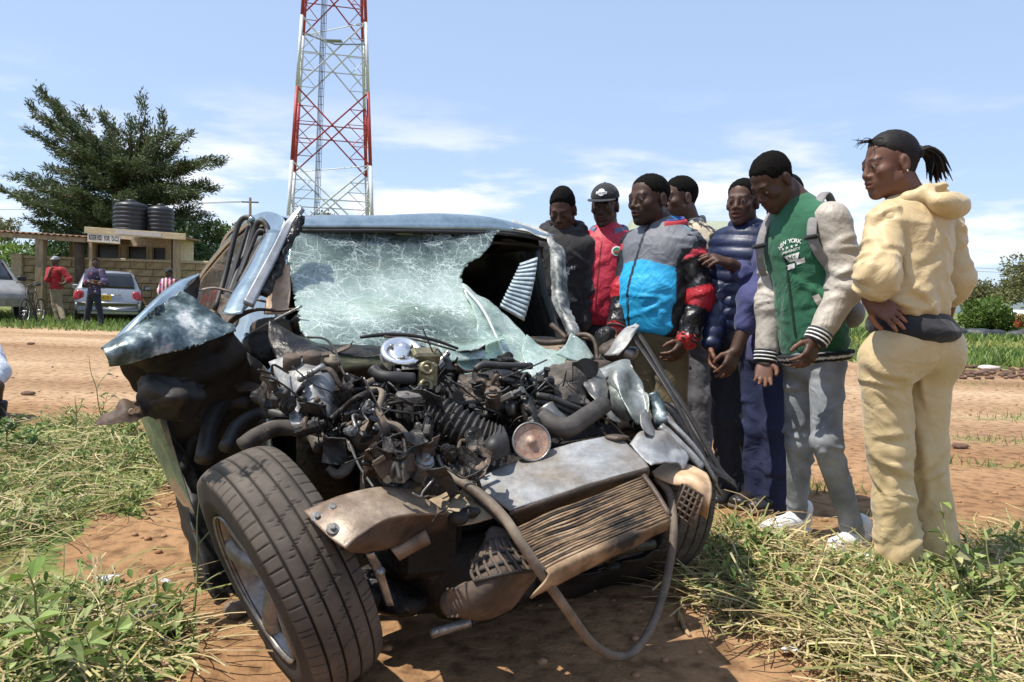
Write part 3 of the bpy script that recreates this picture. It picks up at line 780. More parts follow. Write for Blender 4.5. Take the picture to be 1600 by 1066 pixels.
# carport at the left
def carport():
    Y = 23.36; A = P(-160, 351, Y); B = P(131, 370, Y)
    t = thing('carport', 'open carport with a tin roof on timber posts at the far left', 'shed', ((A[0] + B[0]) / 2, Y + 1.6, 0))
    PO = MATS['timber_post']; TIN = MATS['rusty_tin']
    n = 121; xs = np.linspace(A[0], B[0], n); zz = np.linspace(A[2], B[2], n); cz = 0.022 * np.sin(np.arange(n) * 1.57); V = []; F = []
    for yy, dz in ((Y, 0), (Y + 3.0, 0.12)):
        for off in (0, 0.012): V += [(xs[i], yy, zz[i] + dz + cz[i] + off) for i in range(n)]
    for i in range(n - 1):
        F += [(i, 2 * n + i, 2 * n + i + 1, i + 1), (n + i, n + i + 1, 3 * n + i + 1, 3 * n + i), (i, i + 1, n + i + 1, n + i), (2 * n + i, 3 * n + i, 3 * n + i + 1, 2 * n + i + 1)]
    part('roof', (V, F), TIN, t, False)
    ax = norm(B - A); R = np.stack([ax, (0, 1.0, 0), np.cross(ax, (0, 1.0, 0))]); L_ = np.linalg.norm(B - A)
    for dy in (0.12, 1.5, 2.85): part('rafter', box((A + B) / 2 + (0, dy, -0.10 + 0.04 * dy), (L_, 0.08, 0.14), R), PO, t, False)
    for px, dy, w, m in ((64.5, 0.25, 0.24, PO), (-110, 0.25, 0.2, PO), (112, 2.75, 0.12, PO), (-60, 2.75, 0.14, PO)):
        p = P(px, 440, Y + dy); h = A[2] + (B[2] - A[2]) * (p[0] - A[0]) / (B[0] - A[0]) - 0.13
        part('post', box((p[0], Y + dy, h / 2 - 0.05), (w, w, h + 0.1), None, 0.012), m, t, False)
    p = P(86, 440, Y - 0.9); h = A[2] + (B[2] - A[2]) * (p[0] - A[0]) / (B[0] - A[0]) - 0.14
    part('post', tube([(p[0], Y + .35, -0.1), (p[0] + 0.02, Y + .35, h / 2), (p[0], Y + .35, h)], [0.15, 0.135, 0.14], 10, 8), mat('dark_timber', (0.07, 0.05, 0.035), (0.12, 0.085, 0.055), rough=0.9), t)
carport()

# lattice mast
def mast():
    Y = 60.0; c = P(514, 457, Y); c[2] = 0; th = math.radians(31)
    t = thing('lattice_mast', 'tall red and white steel lattice communications mast behind the wreck', 'tower', c)
    RED = mat('mast_red', (0.38, 0.035, 0.03), (0.48, 0.06, 0.05), scale=3, rough=0.55); WHT = mat('mast_white', (0.62, 0.61, 0.60), (0.74, 0.73, 0.72), scale=3, rough=0.55)
    GAL = mat('mast_galvanised', (0.30, 0.31, 0.32), (0.42, 0.43, 0.44), rough=0.5, metal=0.6)
    R = lambda z: 4.72 - 0.0695 * z
    def leg(k, z): a = -th + k * math.pi / 2; return c + np.array([R(z) * math.cos(a), R(z) * math.sin(a), z])
    zs = [0.0, 5.2, 10.6, 16.0, 21.2, 26.2, 31.0]; colr = [WHT, WHT, RED, WHT, RED, WHT]
    colr = [RED, WHT, RED, WHT, RED, WHT]
    for i in range(6):
        z0, z1, m = zs[i], zs[i + 1], colr[i]
        for k in range(4):
            part('leg', tube([leg(k, z0), leg(k, z1)], 0.15 - 0.008 * i, 8, 2), m, t)
            a0, a1, b0, b1 = leg(k, z0), leg(k, z1), leg((k + 1) % 4, z0), leg((k + 1) % 4, z1)
            nrm = norm(np.cross(b0 - a0, a1 - a0)) * 0.035
            part('brace', tube([a0 + nrm, b1 + nrm], 0.062, 5, 2), m, t, False); part('brace', tube([b0 - nrm, a1 - nrm], 0.062, 5, 2), m, t, False)
            am, bm_ = (a0 + a1) / 2, (b0 + b1) / 2; x = (a0 + b1 + b0 + a1) / 4
            part('strut', tube([am, bm_], 0.045, 5, 2), m, t, False)
            for (p0, p1, e) in ((a0, a1, x), (b0, b1, x)):
                for g0, g1 in ((p0 * 0.75 + p1 * 0.25, (p0 + x) / 2), (p0 * 0.25 + p1 * 0.75, (p1 + x) / 2), ((p0 + p1) / 2, (p0 + x) / 2), ((p0 + p1) / 2, (p1 + x) / 2)):
                    part('lattice_bar', tube([g0, g1], 0.03, 4, 2), m, t, False)
        if i % 2: part('strut', tube([leg(0, z1), leg(2, z1)], 0.04, 5, 2), m, t, False)
    # cable ladder and feeder cables up the face towards the right
    q = MB(); A = lambda z: leg(3, z) * 0.68 + leg(0, z) * 0.32 + np.array([0, 0.3, 0])
    for dx in (-0.2, 0.2): q.add(tube([A(0) + (dx, 0, 0), A(32) + (dx, 0, 0)], 0.022, 5, 2))
    for z in np.arange(0.5, 32, 0.6): q.add(tube([A(z) + (-0.2, 0, 0), A(z) + (0.2, 0, 0)], 0.02, 4, 2))
    part('ladder', q.geo(), GAL, t, False)
    q = MB()
    for dx in (-0.1, 0.0, 0.1): q.add(tube([A(0) + (dx, -0.12, 0), A(32) + (dx, -0.12, 0)], 0.026, 6, 2))
    part('feeder_cable', q.geo(), mat('cable_black', (0.02, 0.02, 0.02), rough=0.5), t)
    # small platform with a bracket
    z = 19.6; q = MB(); p0, p1 = A(z), leg(0, z)
    q.add(tube([p0 + (-1.2, -0.4, 0.35), p0 + (1.0, -0.4, -0.35)], 0.06, 5, 2)); q.add(tube([p0 + (1.0, -0.4, -0.35), p1], 0.06, 5, 2)); q.add(tube([p0 + (-1.2, -0.4, 0.35), p0 + (0.3, 0.3, 0)], 0.06, 5, 2))
    q.add(box(p0 + (0.9, -0.2, -0.05), (1.1, 0.6, 0.06)))
    part('platform', q.geo(), GAL, t, False)
mast()

# utility pole and its wires
pb = P(391, 447, 60); pb[2] = 0; pt = P(391, 309, 60)
t = thing('utility_pole', 'thin wooden utility pole between the cedar and the mast', 'pole', pb)
part('pole', tube([pb + (0, 0, -0.2), pt], [0.14, 0.10], 8, 2), BARK, t)
part('crossarm', box(pt + (0, 0, -0.35), (1.3, 0.1, 0.1)), BARK, t, False)
wm = mat('wire_grey', (0.12, 0.12, 0.13))
for k, dx in enumerate((-0.55, 0.55)):
    e = P(-420, 300, 75); part('wire', tube([pt + (dx, 0, -0.3), (pt + e) / 2 + (0, 0, -1.3), e + (dx, 0, 0)], 0.018, 4, 14), wm, t)
pb = P(1900, 500, 75); pb[2] = 0; pt = pb + (0, 0, 6.2)
t = thing('utility_pole', 'wooden utility pole beyond the field, right of the tall acacia', 'pole', pb)
part('pole', tube([pb + (0, 0, -0.2), pt], [0.14, 0.10], 8, 2), BARK, t)
for k, dz in enumerate((0, -0.7)):
    e = P(1180, 392, 75) + (0, 0, dz * 0.9); part('wire', tube([pt + (0, 0, -0.2 + dz), (pt + e) / 2 + (0, 0, -0.9), e], 0.016, 4, 14), wm, t)

# green roofed building behind the people, white roof at the right, dark shade netting at the field's edge
def far_house(px0, px1, pyt, pye, Y, label, rm, wm_, cat='building'):
    a, b_ = P(px0, pye, Y), P(px1, pye, Y); top = P((px0 + px1) / 2, pyt, Y + 3.0)
    z = a[2]; cx = (a[0] + b_[0]) / 2; w = b_[0] - a[0]
    t = thing('far_building', label, cat, (cx, Y + 3, 0))
    part('wall', box((cx, Y + 3, z / 2 - 0.05), (w - 0.6, 5.4, z - 0.1)), wm_, t, False)
    zt = top[2]; V = [(a[0], Y, z), (b_[0], Y, z), (b_[0], Y + 6, z), (a[0], Y + 6, z), (a[0] + 0.5, Y + 3, zt), (b_[0] - 0.5, Y + 3, zt)]
    V = V + [(x, y, q - 0.08) for x, y, q in V[:4]]
    F = [(0, 1, 5, 4), (1, 2, 5), (2, 3, 4, 5), (3, 0, 4), (6, 7, 1, 0), (7, 8, 2, 1), (8, 9, 3, 2), (9, 6, 0, 3), (9, 8, 7, 6)]
    part('roof', (V, F), rm, t, False); return t
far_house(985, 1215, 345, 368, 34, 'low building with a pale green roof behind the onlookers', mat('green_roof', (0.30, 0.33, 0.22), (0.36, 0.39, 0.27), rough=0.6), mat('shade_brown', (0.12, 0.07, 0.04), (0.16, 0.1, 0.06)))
far_house(1572, 1780, 487, 492, 85, 'long white roofed building half hidden by bushes at the right edge', mat('white_roof', (0.66, 0.66, 0.66), (0.74, 0.74, 0.74), rough=0.5), mat('brown_wall', (0.3, 0.2, 0.13), (0.36, 0.25, 0.17)))
NET = mat('black_netting', (0.02, 0.024, 0.028), (0.05, 0.055, 0.06), scale=6, rough=0.55, bump=0.5, bscale=14)
a, e = P(1440, 517, 31), P(1760, 527, 31)
t = thing('shade_netting', 'long heap of black shade netting lying along the far edge of the field', 'netting', ((a[0] + e[0]) / 2, 31, 0))
for k in range(5):
    p0 = a + (e - a) * (k / 5.0); p1 = a + (e - a) * ((k + 1.12) / 5.0); p0[2] = p1[2] = 0
    C = [p0 + (p1 - p0) * s + np.array([0, 0.15 * math.sin(7 * s + k), 0.12 + 0.16 * math.sin(3.1 * s) * (0.7 + 0.3 * math.sin(5 * k))]) for s in np.linspace(0, 1, 9)]
    V, F = tube(C, [0.12, 0.24, 0.28, 0.22, 0.27, 0.12], 12, 30); V = V + 0.035 * np.column_stack([wob(V, 4.5, k % 5), wob(V, 4.5, (k + 1) % 5), wob(V, 5, (k + 2) % 5)])
    part('bundle', (V, F), NET, t)
# debris line at the edge of the field
g = G(1545, 579); o = part('rubble_slab', rock((g[0], g[1], 0.05), (0.22, 0.13, 0.06), 2), mat('pale_rubble', (0.55, 0.45, 0.4), (0.68, 0.58, 0.52), rough=0.9))
tag(o, 'pale pinkish lump of rubble on the road edge beside the woman in cream', 'rubble')
bb = MB()
for i in range(110):
    px = rng.uniform(1490, 1640); g = G(px, rng.normal(582, 5)); s = rng.uniform(0.02, 0.065); bb.add(rock((g[0], g[1], s * 0.2), (s * 1.6, s, s * 0.6), i % 5, 1))
tag(part('soil_clods', bb.geo(), mat('dark_soil', (0.10, 0.055, 0.035), (0.2, 0.12, 0.08), rough=0.95)), 'dark clods of soil along the road edge by the field', kind='stuff')
# ------------------------------------------------------------------ the wrecked car
CYAW = math.radians(27.5)
CRE = np.array([-math.sin(CYAW), math.cos(CYAW), 0]); CRI = np.array([math.cos(CYAW), math.sin(CYAW), 0]); CO_ = np.array([0.09, 2.35, 0.0])
UP = np.array([0, 0, 1.0])
def CP(u, v, z): return CO_ + CRE * u + CRI * v + UP * z
def Pu(px, py, u):
    d = ray(px, py); t = (u - (CO - CO_) @ CRE) / (d @ CRE); return CO + d * t
def Pv(px, py, v):
    d = ray(px, py); t = (v - (CO - CO_) @ CRI) / (d @ CRI); return CO + d * t
def PU(*a): return [Pu(*p) for p in a]
def PY(*a): return [P(*p) for p in a]
PAINT = mat('silver_blue_paint', (0.34, 0.43, 0.47), (0.38, 0.47, 0.51), scale=3, rough=0.26, metal=0.75, coat=0.5, bump=0.04, bscale=9)
PAINTW = mat('scraped_reflection_paint', (0.045, 0.07, 0.072), (0.17, 0.225, 0.24), c3=(0.50, 0.52, 0.51), scale=9, detail=9, lo=0.45, hi=0.54, rough=0.25, rough2=0.6, metal=0.3, bump=0.3, bscale=14)  # dark green-blue reflections put into the silver, pale scrapes over them
STEEL = mat('dirty_steel', (0.17, 0.165, 0.15), (0.36, 0.35, 0.33), c3=(0.5, 0.48, 0.45), scale=7, rough=0.5, rough2=0.35, metal=0.65, bump=0.3, bscale=40)
ALU = mat('crushed_aluminium', (0.20, 0.195, 0.185), (0.40, 0.40, 0.39), c3=(0.52, 0.52, 0.51), scale=7, rough=0.5, rough2=0.65, metal=0.4, bump=0.35, bscale=30)
PANEL = mat('weathered_panel', (0.20, 0.165, 0.125), (0.33, 0.335, 0.34), c3=(0.42, 0.43, 0.45), scale=4.5, detail=8, lo=0.36, hi=0.56, rough=0.62, metal=0.35, bump=0.2, bscale=60)
RUST = mat('rusted_plate', (0.15, 0.095, 0.06), (0.33, 0.255, 0.185), c3=(0.46, 0.41, 0.35), scale=6, detail=9, lo=0.36, hi=0.6, rough=0.62, rough2=0.45, metal=0.15, bump=0.35, bscale=35)
DUST = mat('dusty_fins', (0.018, 0.013, 0.009), (0.24, 0.155, 0.085), c3=(0.38, 0.27, 0.17), lo=.40, hi=.56, scale=6, detail=8, rough=0.85, bump=0.3, bscale=60)
FINBLK = mat('oily_fins', (0.012, 0.010, 0.009), (0.14, 0.085, 0.05), scale=8, lo=0.42, hi=0.62, detail=8, rough=0.75, bump=0.4, bscale=90)
BLACK = mat('black_plastic', (0.012, 0.011, 0.010), (0.03, 0.026, 0.022), scale=9, rough=0.5, rough2=0.75, bump=0.25, bscale=30)
LINER = mat('dusty_black_plastic', (0.008, 0.007, 0.006), (0.036, 0.027, 0.019), scale=5, detail=8, rough=0.65, bump=0.3, bscale=20)
RUBBER = mat('black_rubber', (0.022, 0.021, 0.020), (0.045, 0.041, 0.036), scale=10, rough=0.55, bump=0.1, bscale=50)
GREASE = mat('oily_black_metal', (0.005, 0.0045, 0.004), (0.022, 0.018, 0.014), c3=(0.075, 0.058, 0.042), scale=11, detail=8, rough=0.22, rough2=0.6, metal=0.3, bump=0.7, bscale=45)
DIRTPL = mat('muddy_plastic', (0.055, 0.038, 0.027), (0.15, 0.105, 0.074), scale=7, rough=0.8, bump=0.3, bscale=40)
BROWNM = mat('brown_primer', (0.04, 0.028, 0.02), (0.13, 0.092, 0.064), c3=(0.28, 0.22, 0.165), scale=6, rough=0.6, metal=0.2, bump=0.4, bscale=25)
TAN = mat('tan_pipe', (0.09, 0.07, 0.05), (0.25, 0.195, 0.14), scale=9, rough=0.7, bump=0.2, bscale=50)
BEIGE = mat('amber_beige_plastic', (0.50, 0.31, 0.16), (0.66, 0.46, 0.29), c3=(0.60, 0.36, 0.16), scale=6, rough=0.5, bump=0.15, bscale=25)
CHROME = mat('bright_metal', (0.80, 0.80, 0.79), (0.88, 0.88, 0.87), grime=.1, rough=0.24, metal=0.85, bump=0.05, bscale=80)
GRITTY = mat('dusty_engine_grime', (0.006, 0.005, 0.0045), (0.026, 0.020, 0.015), c3=(0.105, 0.082, 0.062), scale=14, detail=9, lo=.42, hi=.62, rough=0.38, rough2=0.8, metal=0.1, bump=0.9, bscale=70)
INTER = mat('dark_interior', (0.025, 0.023, 0.022), (0.055, 0.048, 0.043), scale=5, rough=0.8, bump=0.2, bscale=40)
SEAT = mat('seat_cloth', (0.10, 0.08, 0.065), (0.17, 0.14, 0.115), scale=12, rough=0.95, bump=0.3, bscale=150)
def glass_mat():
    m = bpy.data.materials.new('shattered_glass'); m.use_nodes = True
    nt = m.node_tree; N = nt.nodes; L = nt.links; N.clear()
    out = N.new('ShaderNodeOutputMaterial'); tc = N.new('ShaderNodeTexCoord')
    def vor(scale, feat, rnd=1.0):
        v = N.new('ShaderNodeTexVoronoi'); v.feature = feat; v.inputs['Scale'].default_value = scale; v.inputs['Randomness'].default_value = rnd
        L.new(tc.outputs['Object'], v.inputs['Vector']); return v
    def mr(src, a, b_, c=0.0, d=1.0):
        r = N.new('ShaderNodeMapRange'); r.inputs['From Min'].default_value = a; r.inputs['From Max'].default_value = b_; r.inputs['To Min'].default_value = c; r.inputs['To Max'].default_value = d
        L.new(src, r.inputs['Value']); return r.outputs[0]
    def math_(op, a, b_):
        k = N.new('ShaderNodeMath'); k.operation = op; k.use_clamp = op == 'ADD'
        for i, x in enumerate((a, b_)):
            if isinstance(x, (int, float)): k.inputs[i].default_value = x
            else: L.new(x, k.inputs[i])
        return k.outputs[0]
    nz = N.new('ShaderNodeTexNoise'); nz.inputs['Scale'].default_value = 3.6; nz.inputs['Detail'].default_value = 9; nz.inputs['Roughness'].default_value = .65; L.new(tc.outputs['Object'], nz.inputs['Vector'])
    wn = N.new('ShaderNodeTexNoise'); wn.inputs['Scale'].default_value = 9; wn.inputs['Detail'].default_value = 4; L.new(tc.outputs['Object'], wn.inputs['Vector'])
    ad = N.new('ShaderNodeMixRGB'); ad.blend_type = 'ADD'; ad.inputs[0].default_value = 0.10; L.new(tc.outputs['Object'], ad.inputs[1]); L.new(wn.outputs['Color'], ad.inputs[2])
    def cracks_(scale, w, st=None):
        v = N.new('ShaderNodeTexVoronoi'); v.feature = 'DISTANCE_TO_EDGE'; v.inputs['Scale'].default_value = scale
        src = ad.outputs[0]
        if st:
            mp = N.new('ShaderNodeMapping'); mp.inputs['Scale'].default_value = st[0]; mp.inputs['Rotation'].default_value = st[1]; L.new(src, mp.inputs[0]); src = mp.outputs[0]
        L.new(src, v.inputs['Vector']); return mr(v.outputs['Distance'], 0.0, w, 1.0, 0.0)
    dens = mr(nz.outputs['Fac'], 0.42, 0.60)
    thin = mr(wn.outputs['Fac'], .45, .6)
    fine_ = math_('MULTIPLY', cracks_(150, .16), math_('MULTIPLY', dens, .6))
    mid_ = math_('MULTIPLY', cracks_(46, .05), math_('ADD', math_('MULTIPLY', thin, .8), .15))
    ln1 = math_('MULTIPLY', cracks_(13, .026, ((.35, 1, 1.6), (.5, .3, .6))), math_('ADD', thin, .25)); ln2 = math_('MULTIPLY', cracks_(10, .022, ((1.5, 1, .35), (.2, .9, .1))), math_('ADD', dens, .2))
    cracks = math_('ADD', math_('ADD', fine_, mid_), math_('ADD', ln1, ln2))
    # thickness of the milky crazing comes with the attribute painted per vertex of the glass (how crushed it is)
    at = N.new('ShaderNodeAttribute'); at.attribute_name = 'Col'; sp = N.new('ShaderNodeSeparateColor'); L.new(at.outputs['Color'], sp.inputs[0])
    milk = math_('MULTIPLY', sp.outputs[0], mr(nz.outputs['Fac'], 0.30, 0.65, 0.55, 1.1))
    op = math_('ADD', milk, math_('MULTIPLY', cracks, 0.62))
    op = math_('MINIMUM', op, 0.97)
    cell = vor(120, 'F1')
    bp = N.new('ShaderNodeBump'); bp.inputs['Strength'].default_value = 0.9; bp.inputs['Distance'].default_value = 0.004; L.new(cell.outputs['Color'], bp.inputs['Height'])
    gl = N.new('ShaderNodeBsdfGlossy'); gl.inputs['Roughness'].default_value = 0.12; L.new(bp.outputs[0], gl.inputs['Normal'])
    df = N.new('ShaderNodeBsdfDiffuse'); tl = N.new('ShaderNodeBsdfTranslucent')
    cm = N.new('ShaderNodeMixRGB'); cm.inputs[1].default_value = (0.50, 0.63, 0.57, 1); cm.inputs[2].default_value = (0.80, 0.86, 0.83, 1); L.new(cracks, cm.inputs[0])
    L.new(cm.outputs[0], df.inputs['Color']); L.new(cm.outputs[0], tl.inputs['Color'])
    dt = N.new('ShaderNodeMixShader'); dt.inputs[0].default_value = 0.35; L.new(df.outputs[0], dt.inputs[1]); L.new(tl.outputs[0], dt.inputs[2])
    tr = N.new('ShaderNodeBsdfTransparent'); tr.inputs['Color'].default_value = (0.80, 0.90, 0.86, 1)
    m1 = N.new('ShaderNodeMixShader'); L.new(op, m1.inputs[0]); L.new(tr.outputs[0], m1.inputs[1]); L.new(dt.outputs[0], m1.inputs[2])
    m2 = N.new('ShaderNodeMixShader'); L.new(mr(cracks, 0, 1, 0.07, 0.22), m2.inputs[0]); L.new(m1.outputs[0], m2.inputs[1]); L.new(gl.outputs[0], m2.inputs[2])
    L.new(m2.outputs[0], out.inputs[0]); return m
GLASS = glass_mat()
car = thing('wrecked_car', 'silver blue car wrecked in a head-on crash, bonnet gone and engine laid bare', 'car', CO_)
def cpart(name, geo, m, smooth=True, parent=None, col=None, label=None): return part(name, geo, m, parent or car, smooth, col, label=label)
def ctube(name, pts, r, m, n=10, parent=None, **k): return cpart(name, tube(pts, r, n, **k), m, True, parent)

# --- roof, pillars, glass
roof = cpart('roof', sheet([PU((448, 358, 1.13), (520, 359, 1.13), (600, 359.5, 1.13), (700, 361, 1.13), (780, 363, 1.13), (858, 373, 1.13)),
    PU((448, 350, 1.13), (520, 350, 1.13), (600, 350, 1.13), (700, 351, 1.13), (780, 354, 1.13), (860, 368, 1.13)),
    PU((450, 341, 1.22), (520, 338, 1.22), (600, 336, 1.22), (700, 335, 1.22), (790, 345, 1.22), (861, 366, 1.22)),
    [CP(1.6, v, 1.36 + 0.02 * (1 - v * v)) for v in (-.56, -.3, 0, .2, .45, .66)], [CP(2.4, v, 1.37 + 0.02 * (1 - v * v)) for v in (-.58, -.3, 0, .2, .45, .62)],
    [CP(3.2, v, 1.30 + 0.02 * (1 - v * v)) for v in (-.56, -.3, 0, .2, .45, .6)], [CP(3.7, v, 1.05) for v in (-.56, -.3, 0, .2, .45, .6)]],
    60, 50, 0.004, 0.006, 3.2, 1), PAINT)
ctube('header_seal', PU((450, 361, 1.12), (600, 361, 1.12), (700, 362.5, 1.12), (790, 366, 1.12), (858, 376, 1.12)), 0.008, BLACK, 6)
cpart('torn_roof_corner', sheet([PU((800, 345, 1.2), (826, 352, 1.18), (858, 364, 1.15)), PU((796, 352, 1.16), (826, 359, 1.15), (858, 370, 1.12)), PU((800, 358, 1.12), (826, 364, 1.11), (857, 374, 1.1))], 14, 14, 0.003, 0.007, 25, 2, facet=.5),
      mat('flaked_paint', (0.30, 0.31, 0.28), (0.62, 0.60, 0.53), scale=14, rough=0.5, bump=0.5, bscale=40))
cpart('roof_rail', sheet([PU((386, 341, 1.55), (404, 334, 1.42), (420, 331, 1.32), (438, 337, 1.22), (447, 346, 1.16)), PU((392, 350, 1.5), (410, 345, 1.38), (420, 349, 1.28), (430, 352, 1.2), (440, 362, 1.12)),
    PU((404, 356, 1.46), (414, 354, 1.34), (420, 362, 1.2), (428, 366, 1.13), (437, 366, 1.1))], 16, 22, 0.004, 0.004, 9, 3), PAINT)
cpart('front_pillar', sheet([PU((416, 362, 1.14), (424, 360, 1.11), (438, 362, 1.09)), PU((394, 410, .98), (404, 408, .95), (416, 408, .94)), PU((366, 455, .84), (378, 455, .81), (394, 455, .80)), PU((346, 490, .74), (360, 492, .71), (378, 490, .70))],
    24, 10, 0.004, 0.002, 8, 4), PAINT)
cpart('pillar_trim', sheet([PU((471, 322, 1.02), (474, 326, 1.0)), PU((446, 350, .99), (456, 356, .97)), PU((420, 398, .88), (432, 406, .86)), PU((389, 455, .76), (404, 462, .74)), PU((380, 472, .72), (396, 478, .7))], 30, 6, 0.02, 0.002, 12, 1),
      mat('grey_trim', (0.20, 0.21, 0.23), (0.29, 0.30, 0.32), rough=0.35, metal=0.4), label='bent grey windscreen trim sticking up past the roof')
V, F = sheet([PU((468, 338, .99), (476, 340, .97)), PU((440, 385, .94), (452, 388, .92)), PU((424, 420, .88), (440, 420, .86)), PU((398, 462, .78), (418, 462, .76))], 40, 8, 0.025, 0.012, 45, 2, facet=.6)
cpart('glued_glass_edge', (V, F), GREASE)
cpart('kick_trim', sheet([PU((440, 412, .92), (452, 420, .9)), PU((420, 450, .86), (454, 452, .84)), PU((412, 490, .8), (450, 492, .78))], 16, 8, 0.006, 0.01, 14, 2), mat('tan_trim', (0.42, 0.28, 0.18), (0.55, 0.40, 0.28), rough=0.7), label='tan inner trim board behind the pillar')
# the shattered windscreen: torn edge on the right, milky where it is crushed most
wr_ = [(360, 452, 784, 1.12), (385, 449, 765, 1.05), (412, 451, 741, .98), (442, 456, 722, .90), (470, 460, 742, .81), (500, 466, 768, .70), (528, 476, 788, .58), (548, 520, 772, .47), (560, 560, 758, .42)]
rows = []
for k, (y, l, r, u) in enumerate(wr_):
    rows.append([Pu(l + (r - l) * s, y + (4 * math.sin(s * 3.1) if k > 5 else 0) + (8 - 20 * s if k == 7 else 0), u + 0.05 * math.sin(s * math.pi) * (1 if k < 5 else -0.6)) for s in (0, .2, .4, .6, .8, 1)])
nu, nv = 120, 150
mk = np.ones((nu - 1, nv - 1), bool)
rg = np.random.default_rng(5); e1 = 0.0; e2 = 0.0
for i in range(nu - 1):
    e1 = np.clip(e1 * .8 + rg.normal(0, 1.4), -3, 3); e2 = np.clip(e2 * .7 + rg.normal(0, .9), -2, 2)
    mk[i, nv - 1 - int(3 + e1):] = False; mk[i, :max(0, int(1.5 + e2))] = False
V, F = sheet(rows, nu, nv, 0.005, 0.004, 9, 1, mk, facet=.4)
ii = np.repeat(np.linspace(0, 1, nu), nv); jj = np.tile(np.linspace(0, 1, nv), nu)
band = 0.20 + 0.46 * np.exp(-((ii - 0.52 + 0.10 * jj) / 0.15) ** 2) + 0.26 * np.exp(-((ii - 0.95) / 0.12) ** 2) + 0.18 * np.exp(-(jj / 0.15) ** 2) + 0.35 * np.exp(-((jj - .95) / .12) ** 2) * (ii > .45) + 0.12 * wob(np.column_stack([ii * 8, jj * 8, 0 * ii]), 1, 2)
band = band - 0.22 * np.exp(-((ii - .08) / .14) ** 2) - 0.16 * np.exp(-((ii - .76) / .13) ** 2) * np.exp(-((jj - .45) / .35) ** 2); band = np.clip(band, 0.02, 0.9); mc = np.column_stack([band] * 3); mc = np.vstack([mc, mc])
wind = cpart('windscreen', (V, F), GLASS, True, col=mc)
def gl(rows, nu=26, nv=26, cr=0.012, fr=16, seed=0, mv=0.82, name='torn_glass'):
    V, F = sheet(rows, nu, nv, 0.005, cr, fr, seed, facet=.5); return cpart(name, (V, F), GLASS, True, wind, np.full((len(V), 3), mv))
gl([PU((720, 446, .88), (770, 474, .82), (800, 500, .76), (826, 526, .68)), PU((742, 490, .70), (770, 518, .64), (804, 545, .60), (842, 556, .58)), PU((748, 560, .5), (782, 572, .48), (812, 582, .46), (840, 588, .45))], seed=1)
gl([PU((822, 524, .66), (850, 543, .62), (886, 556, .58)), PU((816, 552, .54), (850, 570, .50), (882, 574, .48)), PU((832, 590, .44), (850, 584, .44), (874, 574, .45))], seed=2)
gl([PU((893, 519, .58), (910, 535, .56), (927, 560, .54)), PU((884, 538, .54), (898, 550, .52), (920, 564, .50)), PU((868, 553, .5), (890, 562, .49), (915, 568, .49))], 18, 18, seed=3)
gl([PU((700, 538, .5), (730, 546, .52), (756, 556, .52)), PU((714, 562, .44), (735, 572, .43), (752, 580, .44)), PU((732, 588, .38), (738, 592, .38), (746, 592, .38))], 16, 16, seed=4)
# bright crease lines of laminate across the torn flap
ctube('laminate_edge', PU((722, 446, .86), (752, 480, .72), (775, 525, .6), (795, 575, .46)), [0.004, 0.007, 0.006, 0.004], mat('laminate', (0.45, 0.47, 0.46), (0.6, 0.62, 0.6), rough=0.4), 6, wind)
# right-hand pillar, crushed
cpart('crushed_pillar', sheet([PU((852, 366, 1.1), (862, 368, 1.08), (868, 384, 1.06)), PU((858, 390, 1.02), (870, 389, .99), (882, 391, 1.0)), PU((860, 430, .92), (873, 430, .88), (886, 432, .9)), PU((862, 470, .84), (876, 472, .8), (890, 476, .82)),
    PU((876, 500, .76), (886, 498, .72), (898, 498, .74)), PU((890, 528, .68), (898, 524, .64), (908, 522, .66)), PU((914, 560, .6), (920, 558, .56), (926, 556, .58))], 70, 18, 0.004, 0.0055, 34, 3, facet=.95, rag=.008), mat('flaking_silver', (0.08, 0.09, 0.09), (0.27, 0.28, 0.27), c3=(0.48, 0.43, 0.35), scale=14, lo=.42, hi=.58, rough=0.55, metal=0.2, bump=0.5, bscale=40))
# --- right flank of the body (left in view): windows, door frames
cpart('side_window', sheet([[Pv(x, y, -.63) for x, y in ((392, 350), (372, 366), (342, 398), (318, 430), (306, 452))], [Pv(x, y, -.66) for x, y in ((372, 420), (356, 428), (334, 445), (316, 460), (305, 470))], [Pv(x, y, -.68) for x, y in ((352, 492), (340, 490), (326, 488), (314, 486), (304, 484))]], 14, 20, 0.006, 0.002, 6, 1),
      mat('brown_reflection_glass', (0.045, 0.038, 0.033), (0.15, 0.125, 0.105), scale=9, rough=0.06, spec=0.9, stretch=(3, 3, .15), grime=0))  # brown streaks of reflection put into the glass colour
ctube('roof_gutter', [Pv(x, y, -.64) for x, y in ((394, 343), (372, 362), (342, 394), (316, 428), (304, 452))], 0.013, PAINT, 8)
for pts, r in (([(336, 484, 1.32), (352, 430, 1.4), (366, 372, 1.45), (376, 345, 1.46), (388, 340, 1.44), (392, 350, 1.42), (384, 390, 1.36), (362, 450, 1.26), (352, 482, 1.2)], .012),
               ([(347, 480, 1.24), (366, 425, 1.3), (384, 366, 1.34), (389, 352, 1.34)], .008),
               ([(360, 470, 1.15), (384, 405, 1.2), (398, 360, 1.22), (406, 346, 1.2), (416, 352, 1.18), (417, 366, 1.16), (402, 395, 1.1), (372, 450, 1.0)], .012),
               ([(372, 440, 1.1), (392, 388, 1.14), (404, 362, 1.14), (414, 362, 1.13)], .008)):
    ctube('door_seal', PU(*pts), r, RUBBER, 8)
